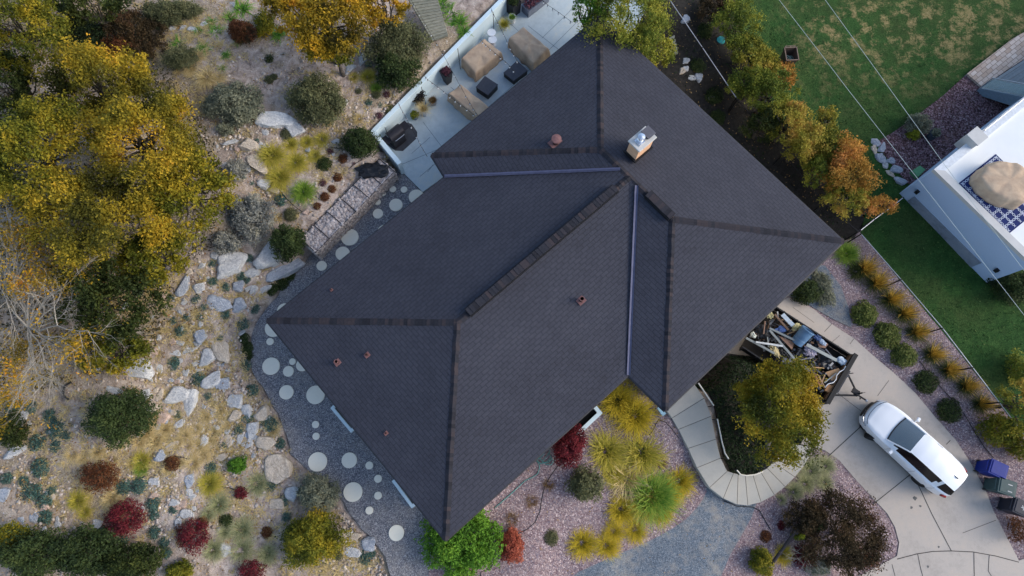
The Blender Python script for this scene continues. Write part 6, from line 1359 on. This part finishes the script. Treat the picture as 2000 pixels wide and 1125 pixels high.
def tree(px,py,rx,ry,h,mat,label,leaf=.07,dens=1.,zg=None,rot=0,clump=.30,name='tree',cat='tree',lowk=.25,base=None,group=None,bare=False,gap=.15,crown_k=.62):
    """rx, ry: crown half size in photo px; h: height (m); the crown's middle is what the photo shows at px,py"""
    zc=0; z0=G(px,py).z if zg is None else zg; zc=z0+h*crown_k; k=mpp(px,py,zc); rx*=k; ry*=k; c=W3(px,py,zc); b=Vector((c.x,c.y,hz(c.x,c.y)))
    if base: b=G(*base)
    rz=h*(1-crown_k)*1.02
    r=empty(name,b); tag(r,label,cat,group); inv=Matrix.Translation(-b); mb=MB(); r0=.02+.022*h
    cy,sy=math.cos(math.radians(-rot)),math.sin(math.radians(-rot))
    clump*=.8; nc=int(max(16,3.3*(rx*ry)/(clump*max(rx,ry)*.9)**2)); cr0=1.0*clump*max(.55,(rx+ry)/2); C_=[]
    sd=random.uniform(0,99)
    while len(C_)<nc:
        d=RNG.normal(size=3); d[2]=abs(d[2])*.8-lowk; d/=np.linalg.norm(d); a=math.atan2(d[1],d[0])
        kk=RNG.uniform(.35,.92)**.6*(1+.30*mnoise.noise(Vector((math.cos(a)*1.6+sd,math.sin(a)*1.6,d[2]))))
        if mnoise.noise(Vector((d[0]*2.4+sd,d[1]*2.4,d[2]*2.4+9)))<-.38+gap and RNG.uniform()<.7: continue
        x,y=d[0]*rx*kk,d[1]*ry*kk; C_.append((c.x+x*cy-y*sy,c.y+x*sy+y*cy,c.z+d[2]*rz*kk))
    for _ in range(max(3,nc//9)): C_.append((c.x+rx*random.uniform(-.3,.3),c.y+ry*random.uniform(-.3,.3),c.z+rz*random.uniform(.35,.8)))
    C_=np.array(C_)
    fork=b.lerp(c,.45); limb(mb,b-Vector((0,0,.2)),fork,r0*1.3,r0,8,.04)
    for i in RNG.choice(len(C_),min(len(C_),26),replace=False): limb(mb,fork,Vector(C_[i]),r0*.5,.010,5,.08)
    o=mb.build('trunk',M['bark'],smooth=True); o.parent=r; o.matrix_parent_inverse=inv
    area=math.pi*rx*ry; n=int(min(90000,dens*area*4.3/(leaf*leaf))); per=n//len(C_)+1
    cr=cr0*RNG.uniform(.6,1.25,len(C_)); i=np.repeat(np.arange(len(C_)),per); d=RNG.normal(size=(len(i),3)); d/=np.linalg.norm(d,axis=1)[:,None]; rad=RNG.uniform(0,1,len(i))**.45; d[:,2]*=.62
    # ragged edges of each leaf clump
    wob=1+.35*np.sin(d[:,0]*7+i)+.25*np.sin(d[:,1]*9+i*2.3)
    pts=C_[i]+d*(cr[i]*rad*wob)[:,None]; kk=pts[:,2]>b.z+.1; pts=pts[kk]; i=i[kk]

    rc=RNG.uniform(0,1,len(C_)); rnd=np.clip(.5*rc[i]+.5*RNG.uniform(0,1,len(pts)),0,1)
    o=leafmesh('crown',pts,leaf,mat,up=.55,rnd=rnd); o.parent=r; o.matrix_parent_inverse=inv; return r
def bush(px,py,rx,ry,h,mat,label,leaf=.05,name='shrub',cat='bush',rough_=.26,asp=.5,dens=1):
    z0=G(px,py).z; z1=z0+h*.45; k=mpp(px,py,z1); rx*=k; ry*=k; c=W3(px,py,z1); b=Vector((c.x,c.y,hz(c.x,c.y))); r=empty(name,b,random.uniform(-.3,.3)); tag(r,label,cat)
    sd=random.uniform(0,50); nl=random.randint(9,13); pts=[];out=[]; area=math.pi*rx*ry; n=int(area*dens*5.5/(leaf*leaf)); rnd=[]
    L=[(0,0,0,.80,1.0)]+[(math.cos(a)*f,math.sin(a)*f,random.uniform(.1,.45),random.uniform(.26,.42),random.uniform(.3,.45)) for a,f in [(i/nl*6.283+random.uniform(-.3,.3),random.uniform(.5,.84)) for i in range(nl)]]+[(random.uniform(-.4,.4),random.uniform(-.4,.4),random.uniform(.6,.85),.28,.25) for _ in range(5)]
    for i,(x,y,z,rr,hh) in enumerate(L):
        m=int(n*(.42 if i==0 else .58/(len(L)-1))); q,d=dome(m,rr,hh,.45,rough_,seed=sd+i*3); q+=np.array([x,y,z*(0 if i==0 else 1)]); pts.append(q); out.append(d); rnd.append(np.clip(random.uniform(0,.4)+RNG.uniform(0,.6,m),0,1))
    q=np.vstack(pts)*np.array([rx,ry,h]); q[:,2]=np.maximum(q[:,2],.03); o=leafmesh('foliage',q,leaf,mat,up=.5,out=np.vstack(out)*.9,rnd=np.concatenate(rnd),aspect=asp); o.parent=r
    mb=MB()
    for i in range(9): a=random.uniform(0,6.28); e=Vector((math.cos(a)*rx*.6,math.sin(a)*ry*.6,h*random.uniform(.4,.8))); limb(mb,Vector((0,0,-.1)),e,.02,.006,5,.08)
    o=mb.build('stems',M['bark'],smooth=True); o.parent=r; return r
T=tree
T(205,165,125,90,5.0,L_['golden'],'golden maple crown at the top of the large left group',.05,base=(240,230),rot=10)
T(85,300,115,115,5.2,L_['goldgreen'],'yellow green maple at the left edge above the bare tree',.05,base=(110,330))
T(285,275,120,110,5.4,L_['golden'],'golden yellow maple in the middle of the large left group',.05,base=(290,310))
T(370,375,85,95,4.2,L_['goldgreen'],'yellow green maple reaching the silvery shrub',.06,base=(360,390))
T(190,430,140,105,5.0,L_['golden'],'wide golden maple at the lower side of the large left group',.05,base=(200,430))
T(215,590,105,80,3.4,L_['deep'],'dark green and gold tree right of the bare tree',.06,base=(200,600),lowk=.1)
T(300,500,75,60,3.0,L_['goldgreen'],'yellow green tree above the mid slope rocks',.06)
T(220,690,70,45,1.6,L_['goldgreen'],'low yellow green bush left of the cracked ledge rock',.055,cat='bush',name='bush')
T(50,60,95,75,4.4,L_['goldgreen'],'green and golden tree in the top left corner',.05,base=(60,80))
T(10,170,60,80,4.0,L_['deep'],'dark green tree at the left edge below the corner tree',.062)
T(175,15,75,40,2.6,L_['deep'],'low dark green tree at the top edge',.06)
T(585,20,70,50,3.8,L_['orange'],'orange yellow tree at the top edge, left half of the orange group',.048)
T(640,55,92,72,4.4,L_['orange'],'orange maple below the top edge beside the big dark bush',.058,base=(650,70))
T(745,15,55,40,3.4,L_['orange'],'orange yellow tree at the top edge, right end of the orange group',.048)
T(650,100,50,38,2.6,L_['goldgreen'],'green gold lower branches of the orange tree group',.055,cat='bush',name='bush')
T(1520,792,93,100,4.2,L_['goldgreen'],'dense green gold tree between the curved steps and the trailer',.05,zg=.7,base=(1500,880),dens=1.25,gap=0,clump=.26)
for a in [(775,85,62,55,2.0,'olive','big dark olive bush left of the timber steps',.05),(775,135,45,40,1.4,'dkshrub','lower dark green side of the bush left of the timber steps',.05),(617,192,62,52,1.6,'olive','olive green bush right of the large whitish boulder',.045),(460,200,50,46,1.3,'sage','grey green bush left of the large whitish boulder',.045),
 (702,276,40,31,1.1,'dkshrub','dark green oval shrub at the free end of the patio wall',.04),(561,472,36,37,1.2,'dkshrub','round green shrub at the lower end of the gabion',.045),(485,420,48,52,1.0,'silver','silvery flowering shrub above the biggest flat boulder',.045),(460,330,22,24,.7,'silver','small cream flowering shrub beside the golden maples',.04),(440,470,32,24,.7,'silver','low silvery shrub touching the biggest flat boulder',.04),
 (228,815,66,58,1.9,'dkshrub','large dark green shrub in the middle of the lower hill',.045),(192,930,42,32,.9,'rust','rust brown mound shrub below the large dark shrub',.035),(240,1012,45,40,.8,'crimson','dark red shrub in the middle of the lower hill',.035),(375,1046,34,34,.8,'crimson','maroon round shrub with dead twigs near the bottom',.035),
 (605,1055,68,60,1.6,'goldgreen','green bush with orange edge near the bottom of the path',.045),(620,965,42,38,1.1,'sage','sage coloured spiky bush beside the gravel path',.04),(490,1116,28,24,.7,'crimson','crimson shrub cut by the bottom edge',.035),(463,908,20,18,.5,'bright','bright green cushion shrub beside the tall pale boulder',.035),(470,963,15,15,.4,'crimson','small crimson shrub beside the pale tufts',.035),
 (60,1085,85,50,1.8,'dkshrub','dark green bush in the bottom left corner',.05),(165,1080,60,50,1.6,'dkshrub','dark green bush second from the bottom left corner',.05),(255,1100,60,38,1.4,'deep','green bush at the bottom edge below the dark red shrub',.05),(20,1055,40,35,1.2,'goldgreen','yellow green bush at the left edge above the corner bush',.045),(350,1115,30,20,.7,'goldgreen','small olive bush at the bottom edge',.04),
 (285,95,40,22,.6,'brown','low brown thicket behind the row of pale stones',.035),(352,112,34,26,.6,'olive','low olive brush between the maple and the lily clumps',.035),(232,92,34,24,.8,'rust','rusty undergrowth at the top edge of the golden maple',.035),(415,205,20,26,.6,'sage','dry grey brush left of the grey green bush',.035),(360,20,40,20,.7,'olive','olive brush at the top edge above the pale stones',.04),(515,45,22,30,.7,'goldgreen','green gold bush left of the orange tree',.045),(20,840,30,35,1.,'deep','olive green shrub at the left edge',.045),(248,50,55,38,1.0,'brown','brown twiggy thicket near the top',.04),(320,30,45,30,.9,'olive','olive thicket near the row of pale stones',.04),(300,60,30,26,.7,'brown','dry brown shrub below the olive thicket',.04),(150,60,55,40,1.0,'ivy','dark teal undergrowth between the top left trees',.05),(470,60,28,24,.8,'rust','small rusty bush among the lily clumps',.04),(480,65,20,24,.5,'brown','grey brown bush left of the orange tree',.04),(440,250,18,14,.5,'sage','small sage tuft below the grey green bush',.04),
 (1640,1045,90,80,1.8,'brown','sprawling brown olive shrub between the two lower paths',.04),(1575,1010,45,40,1.4,'brown','brown green shrub beside the pale tufts by the steps',.04),(1490,1098,26,30,.9,'goldgreen','rusty green mound at the bottom edge beside the worn path',.04),(1685,1090,35,25,.8,'rust','reddish brown twiggy bush at the tip of the lower gravel bed',.035),(1575,1090,30,24,.6,'crimson','dark red undergrowth at the bottom of the brown shrub',.035),(1557,1046,10,9,.9,'lime','bright lime sprig in the brown shrub',.04),(1585,1025,25,18,1.,'dkshrub','dark green shrub part beside the black post',.04),(1600,1105,28,20,.6,'sage','grey green bush at the bottom edge in the brown shrub',.04),(1470,1030,0,0,0,'','',0),
 (905,1055,80,74,1.5,'bright','bright green round bush at the bottom corner of the roof',.055),(1111,868,36,42,1.2,'crimson','crimson maple beside the concrete window well',.035),(1000,1066,27,36,.9,'coral','coral red shrub beside the bright green bush',.035),(1145,946,38,34,1.0,'olive','grey green leafy shrub in the front gravel bed',.045),
 (1985,560,38,38,1.2,'dkshrub','green shrub at the corner of the grey building',.05),(1950,545,22,16,.7,'ivy','dark plants under the corner of the grey building',.05),(1797,240,24,22,.9,'sage','grey green shrub on the mulch bed under the cables',.04),(1786,262,13,10,.5,'lime','small yellow green tuft below the grey green mulch shrub',.04),
 (1985,790,38,48,2.4,'hedge','golden green tree at the right edge beside the long fence',.055),(1955,840,34,34,1.6,'goldgreen','dark gold bush at the right edge above the blue bin',.05),(1998,860,30,40,1.6,'goldgreen','green gold bush at the right edge behind the blue bin',.05),(2000,1035,22,30,1.2,'rust','rusty brown bush at the right edge below the black bin',.05),(1990,720,14,40,1.2,'hedgeg','yellow green bush at the right edge on the lawn',.05),(1575,568,28,26,.8,'dkshrub','green shrub under the roof corner beside the trailer',.04),(1605,560,25,40,.4,'sage','wispy grey green plants on the side gravel',.035)]:
    if a[4] and a[5]!='brown' and a[4]<2.3: bush(a[0],a[1],a[2]*1.0,a[3]*1.0,a[4],L_[a[5]],a[6],a[7],name='shrub',dens=.42 if (a[5] in ('crimson','rust') and a[1]>900) else 1)
    elif a[4]: T(a[0],a[1],a[2],a[3],a[4],L_[a[5]],a[6],a[7],name='shrub' if 'tree' not in a[6] else 'tree',cat='bush' if 'tree' not in a[6] else 'tree',clump=.3,gap=.1,lowk=.05,crown_k=.5,dens=.8)
# hedge row

for a in [(1225,45,72,72,4.6,'hedgeg','yellow green vine covered bush at the top corner of the roof'),(1152,26,26,30,4.0,'bright','light green leafy branch over the patio by the roof tip'),(1285,105,28,28,3.0,'hedgeg','green gold lower part of the bush by the short timber steps'),
 (1440,50,38,42,2.4,'hedgeg','green hedge tree nearest the top edge'),(1395,20,30,26,1.4,'brown','brown twiggy bush at the top edge beside the fence'),(1452,100,38,30,2.0,'hedge','gold green hedge tree beside the turquoise lid'),(1490,128,28,26,1.8,'hedge','pale gold hedge tree above the open brown bin'),(1470,165,40,30,2.2,'hedgeg','olive green hedge tree left of the open brown bin'),
 (1500,190,44,36,2.6,'hedgeg','bright green hedge tree below the open brown bin'),(1527,145,24,18,1.2,'hedgeo','orange sumac touching the open brown bin'),(1535,160,14,14,1.,'hedgeo','small orange sumac just below the open brown bin'),(1490,245,34,26,2.4,'deep','dark green hedge tree nearest the roof edge'),(1540,245,38,36,2.8,'hedge','tan gold hedge tree in the middle of the row'),(1565,285,40,32,2.8,'hedge','mottled gold hedge tree right of the middle'),
 (1612,245,16,34,2.6,'hedge','slender golden hedge tree pointing at the lawn'),(1610,290,34,32,2.8,'hedge','gold green hedge tree below the slender golden one'),(1640,305,38,38,3.0,'hedgeo','orange hedge tree nearest the navy bucket'),(1655,345,46,34,3.0,'hedgeo','widest orange hedge tree of the row'),(1600,340,36,28,2.4,'hedgeg','green hedge tree between the orange trees and the roof'),(1660,392,44,26,2.4,'hedge','olive gold hedge tree above the fence corner'),(1706,402,32,20,2.2,'hedgeo','last orange tree at the lower end of the hedge row'),(1660,300,12,24,2.2,'hedgeo','narrow orange top behind the orange trees')]:
    T(a[0],a[1],a[2]*1.22,a[3]*1.22,a[4],L_[a[5]],a[6],.045,name='hedge_tree',clump=.30,group='row of autumn hedge trees',crown_k=.55,lowk=.15,dens=.85,gap=.1)
# bare trees
def dummy(): pass
def bare(px,py,rpx,h,label,leaves=0,dirs=None,depth=4,base=None,mat=None,zl=None,n0=9,r0=.08,lmat=None):
    z0=G(px,py).z; k=mpp(px,py,z0+h*.6); c=W3(px,py,z0+h*.35); b=G(*base) if base else Vector((c.x,c.y,z0)); r=empty('bare_tree',b); tag(r,label,'tree'); inv=Matrix.Translation(-b)
    mb=MB(); limb(mb,b-Vector((0,0,.2)),c,r0,r0*.7,8,.05); o=mb.build('trunk',M['bark'],smooth=True); o.parent=r; o.matrix_parent_inverse=inv
    mb=MB(); tips=[]; R0=rpx*k
    for i in range(n0):
        a=(dirs[0]+(dirs[1]-dirs[0])*(i+.5)/n0) if dirs else i/n0*6.283
        d=Vector((math.cos(a),math.sin(a),random.uniform(.15,.6))).normalized(); tips+=twigs(mb,c,d,R0*random.uniform(.38,.5),r0*.45,depth,.4,.42,3)
    o=mb.build('branches',mat or M['twig']); o.parent=r; o.matrix_parent_inverse=inv
    if leaves:
        t=np.array([tuple(x) for x in tips]); sel=np.array([mnoise.noise(Vector((x*.7,y*.7,1)))>.0 for x,y,_ in t]); t=t[sel] if sel.any() else t
        p=t[RNG.integers(0,len(t),leaves)]+RNG.normal(0,.16,(leaves,3)); o=leafmesh('leaves',p,.045,lmat or L_['orange'],up=.6); o.parent=r; o.matrix_parent_inverse=inv
    return r
bare(55,640,215,3.6,'bare grey branched tree with a few golden leaves at the left edge',4800,dirs=(-1.3,2.2),depth=4,base=(75,680),n0=13,r0=.09)
bare(10,560,150,4.2,'bare pale twigged tree at the left edge above the branched one',3600,dirs=(-1.2,1.9),depth=4,n0=8,r0=.06)
bare(100,730,110,2.2,'low bare bush with orange leaves near the left edge',3000,depth=3,n0=10,r0=.04)
bare(275,650,40,1.0,'leafless grey thicket above the cracked ledge rock',0,depth=3,n0=12,r0=.02)
bare(1575,1085,60,1.6,'bare silvery branched shrub in front of the brown shrub',0,depth=3,n0=9,r0=.03)
bare(1655,1035,50,1.4,'bare dark twigs on the right side of the brown shrub',0,depth=3,n0=10,r0=.02,mat=M['bark'])

# ================================================================ GRASSES AND SMALL PLANTS (shared meshes, separate objects)
def proto(name,f,k=3): return [(lambda o:(C.objects.unlink(o),o)[1])(f(i)) for i in range(k)]
PR={}
for n_,mt,cnt_,up,dr,w in (('yellow','gyellow',1100,.62,.6,.036),('gold','ggold',1000,.65,.55,.034),('green','ggreen',1200,.7,.65,.034),('tan','gtan',420,.5,.6,.05),('pale','gpale',800,.45,.35,.036),('dark','gdark',520,.6,.6,.036),('strap','gstrap',90,.6,.8,.10),('brown','gbrown',520,.6,.4,.04)):
    PR[n_]=proto(n_,lambda i,mt=mt,cnt_=cnt_,up=up,dr=dr,w=w: tuft('grass',cnt_,1.05,.46,w,dr,L_[mt],up=up,base=.30))
def plume(i):
    V1,F1,r1,t1=bladegeo(420,1.0,.32,.03,.6,up=.6,base=.15); V2,F2,r2,t2=bladegeo(230,1.45,.16,.034,.28,up=1.12,base=.12,curl=.15)
    V2[:,0]*=.8; V2[:,1]*=.8; V2[:,0]+=V2[:,2]*.10; V2[:,1]+=V2[:,2]*.06
    o=npmesh('grass',np.vstack([V1,V2]),np.vstack([F1,F2+len(V1)]),[L_['gdark'],L_['gplume']],rnd=np.concatenate([r1,r2]),t=np.concatenate([t1,t2]))
    mi=np.zeros(len(F1)+len(F2),dtype=np.int32); mi[len(F1):]=1; o.data.polygons.foreach_set('material_index',mi); return o
PR['plume']=proto('plume',plume,4)
def cushion(mt,leaf,n=1500,h=.7,asp=.5,up=.6):
    def f(i):
        c,d=dome(n,1,h,.5,.10,seed=i*7.3); return leafmesh('plant',c,leaf,L_[mt],up=up,out=d*.9,aspect=asp)
    return f
PR['teal']=proto('teal',cushion('teal',.13,700,.5,.28,.3),5); PR['mound']=proto('mound',cushion('dkshrub',.07,2200),3); PR['olivem']=proto('olivem',cushion('olive',.07,2000),3); PR['gm']=proto('gm',cushion('gmound',.075,2600,.75),3); PR['rustm']=proto('rustm',cushion('rust',.08,1400),3); PR['crim']=proto('crim',cushion('crimson',.08,1400),2); PR['purp']=proto('purp',cushion('purple',.08,900),2); PR['limem']=proto('limem',cushion('lime',.08,1400),2)
NM={'gm':('shrub','olive green mound'),'teal':('spurge','blue green spurge clump'),'mound':('shrub','small green mound'),'olivem':('shrub','olive green mound'),'rustm':('shrub','rust coloured tuft'),'crim':('shrub','small red shrub'),'purp':('plant','faded purple plant'),'limem':('shrub','lime green shrub'),
 'yellow':('grass','yellow green grass tuft'),'gold':('grass','golden grass tuft'),'green':('grass','green grass tuft'),'tan':('grass','straw coloured grass tuft'),'pale':('grass','pale spiky grass tuft'),'dark':('grass','dark green grass tuft'),'strap':('lily','strappy bright green lily clump'),'brown':('grass','brown green tuft'),'plume':('grass','golden plumed grass')}
def put(kind,px,py,r,label=None,group=None,hk=1.,h_=None):
    hgt_={'plume':1.0,'strap':.5,'teal':.4}.get(kind,.55); g=G(px,py,.3*hgt_*r*.022); k=mpp(px,py,g.z+.2); s=r*k*(1.0 if kind in ('teal','gm','mound','olivem','rustm','crim','purp','limem') else 1.36)
    o=random.choice(PR[kind]).copy(); C.objects.link(o); o.name=NM[kind][0]+('_tuft' if NM[kind][0]=='grass' else ''); o.location=g-Vector((0,0,.02)); o.scale=(s,s,s*hk); o.rotation_euler=(0,0,random.uniform(0,6.28) if kind!='plume' else random.uniform(-.4,.4))
    tag(o,label or al(NM[kind][1],px,py),NM[kind][0] if kind!='strap' else 'lily',group or {'teal':'blue green spurge clumps on the hill'}.get(kind)); return o
for a,b,r in [(309,507,9),(335,497,10),(314,524,9),(314,546,14),(335,583,9),(316,596,6),(268,569,12),(413,513,10),(413,552,12),(438,562,11),(485,503,10),(470,539,10),(482,547,8),(384,586,13),(396,598,10),(390,619,9),(339,626,9),(352,645,13),(364,619,9),(438,613,11),(497,603,11),(473,633,13),(428,658,8),
 (337,709,15),(386,740,15),(404,774,10),(344,810,10),(478,714,13),(491,763,14),(483,816,14),(466,838,12),(524,828,17),(545,866,12),(434,869,9),(409,917,14),(72,863,18),(110,837,20),(25,792,16),(60,795,14),(95,812,14),(77,913,20),(60,963,20),(84,980,18),(12,935,13),(85,1012,17),(240,952,16),(270,950,18),(297,983,16),(300,1005,12),(197,1037,14),(200,1070,18),(337,997,10),(713,1089,15),(725,1080,10),(555,979,12),(559,1010,11),(528,949,12),(548,390,14),(490,357,6),(474,343,7),(502,274,6),(553,108,9),(300,1040,14),(320,1060,12),(325,1080,12),(240,1055,12),(110,870,14),(130,850,12),(45,940,12),(100,960,12),(720,125,8),(735,150,8),(720,200,9),(742,205,8),(540,940,8),(455,850,7)]: put('teal',a,b,r)
for a,b,r in [(283,845,17),(303,862,16),(320,838,13),(358,852,13),(385,872,13),(400,815,11),(430,800,12),(375,905,17),(396,890,13),(420,880,10),(270,862,15),(140,885,16),(188,882,14),(160,895,12),(215,975,18),(226,998,18),(130,905,12),(345,865,11),(380,838,12),(415,845,12),(440,830,10),(530,840,14),(350,905,10),(325,915,10),(385,110,16),(402,150,20),(372,132,14),(424,150,13),(405,195,13),(440,172,10),(544,423,9),(640,232,10),(700,232,10),(690,150,9),(300,820,9),(365,870,10),(410,860,9),(390,850,9),(445,250,10),(255,905,12)]: put('tan',a,b,r)
for a,b,r in [(425,985,19),(470,1035,21),(470,1075,22),(500,945,20),(522,1082,17),(415,1075,18),(438,1040,14),(405,1005,12)]: put('pale',a,b,r)
for a,b,r in [(531,303,23),(576,317,20),(546,346,23),(628,272,13),(615,304,12),(718,150,14),(598,278,12),(407,945,20),(275,900,16),(150,978,17),(165,1000,12),(690,150,8),(566,282,13)]: put('yellow',a,b,r)
for a,b,r in [(592,374,19),(275,915,12),(735,172,10)]: put('green',a,b,r)
for a,b,r in [(632,320,16),(480,680,14),(475,660,12),(485,695,10),(550,553,15),(530,565,13),(568,540,10),(525,115,11),(440,1018,15)]: put('mound',a,b,r)
for a,b,r in [(568,418,15),(560,262,14),(735,185,10),(700,178,8),(640,85,10),(760,215,10),(525,155,10),(535,150,8),(660,1085,10)]: put('olivem',a,b,r)
for a,b,r in [(670,309,11),(659,346,10),(647,369,9),(634,384,10),(619,402,8),(335,905,16),(520,1040,12),(350,1030,10),(395,1020,12),(600,875,0)]: 
    if r: put('rustm',a,b,r)
for a,b,r in [(630,357,8),(644,295,8),(690,318,6),(755,185,8),(740,225,8)]: put('purp',a,b,r)
for a,b,r in [(350,85,15),(422,62,15),(395,95,13),(440,107,9),(432,132,9),(462,82,9),(541,66,14),(386,62,10),(470,18,20),(448,35,14),(410,45,12),(203,6,14),(880,25,17),(897,42,17),(905,60,13),(870,12,14),(865,5,12)]: put('strap',a,b,r)
# front bed
FB=[('gold',1208,782,30,'green gold grass nearest the inner corner of the house'),('gold',1240,812,33,'orange gold grass nearest the pale blue splash block'),('dark',1215,790,22,'dark green heart of the grass at the inner corner'),('yellow',1183,882,33,'yellow green grass right of the crimson maple'),('yellow',1252,885,36,'widest yellow green grass in the front bed'),('tan',1225,935,34,'tawny matted grass below the two yellow green ones'),
 ('yellow',1195,920,24,'yellow grass between the tawny one and the crimson maple'),('green',1272,968,40,'largest bright green grass in the front bed'),('yellow',1255,985,26,'green grass on the lower left of the largest one'),('gold',1325,940,26,'yellow grass nearest the middle of the curved steps'),('gold',1302,968,22,'yellow grass between the largest green one and the steps'),('gold',1290,1000,20,'yellow grass below the largest green one'),('gold',1213,995,25,'bright golden grass left of the largest green one'),
 ('gold',1197,1037,19,'golden grass upper one of the touching pair'),('gold',1184,1066,21,'golden grass lower one of the touching pair'),('gold',1240,1034,20,'golden grass nearest the worn blue path'),('gold',1137,1061,25,'round golden grass standing alone near the bottom'),('brown',1073,945,11,'rust brown tuft nearest the teal hose'),('brown',1040,979,12,'rust brown tuft second from the teal hose'),('brown',1000,1014,12,'rust brown tuft nearest the bright green bush'),('brown',1290,901,12,'dark dry tuft right of the widest yellow grass'),('olivem',1075,1050,17,'round olive shrub standing alone below the drip line')]
for k,a,b,r,l in FB: put(k,a,b,r,l,'plants in the front gravel bed')
for k,a,b,r,l in [('pale',1583,920,20,'pale green grass tuft nearest the foot of the steps'),('pale',1612,910,17,'pale grass tuft at the top beside the driveway edge'),('pale',1572,945,18,'pale grass tuft in the middle of the group'),('pale',1610,942,16,'pale grass tuft on the lower right of the group'),('pale',1550,961,16,'pale grass tuft on the lower left of the group'),('pale',1525,977,10,'smallest straw tuft left of the pale group'),('gold',1527,1082,17,'golden orange grass beside the fallen black post'),('rustm',1495,1047,13,'reddish low tuft between the worn path and the post'),('crim',1525,1027,10,'pinkish red sprig at the top of the fallen post'),('limem',1557,1046,9,'lime sprig beside the head of the fallen post')]: put(k,a,b,r,l,'plants below the curved steps')
# strip by the long fence
for i,(a,b,r) in enumerate([(1690,526,25),(1713,553,25),(1741,585,25),(1768,613,24),(1791,649,24),(1823,693,24),(1855,723,24),(1890,755,24),(1918,790,23)]):
    put('plume',a,b,r,['first','second','third','fourth','fifth','sixth','seventh','eighth','ninth'][i]+' golden plumed grass along the long fence counted from the roof corner','golden plumed grasses along the fence')
for a,b,r,l in [(1655,495,20,'wispy green clump right at the roof corner'),(1672,530,18,'dark green clump left of the first plumed grass')]: put('green' if a<1670 else 'dark',a,b,r,l)
for a,b,r,l in [(1688,614,26,'first olive green mound beside the driveway from the roof'),(1733,655,26,'second olive green mound beside the driveway'),(1766,694,24,'third olive green mound beside the driveway')]: put('gm',a,b,r*1.05,l,'green mounds along the driveway')
put('mound',1810,745,24,'fourth green mound beside the driveway near the car mirror','green mounds along the driveway'); put('mound',1855,801,25,'last dark green mound beside the driveway right of the car','green mounds along the driveway')
for a,b,r,l in [(1362,128,17,'dark shrub beside the fence near the short timber steps'),(1395,185,20,'dark shrub by the fence at the middle of its upper run'),(1375,60,18,'dark shrub between the fence and the top edge'),(1402,228,16,'dark shrub nearest the roof edge in the shade')]: put('mound',a,b,r,l)
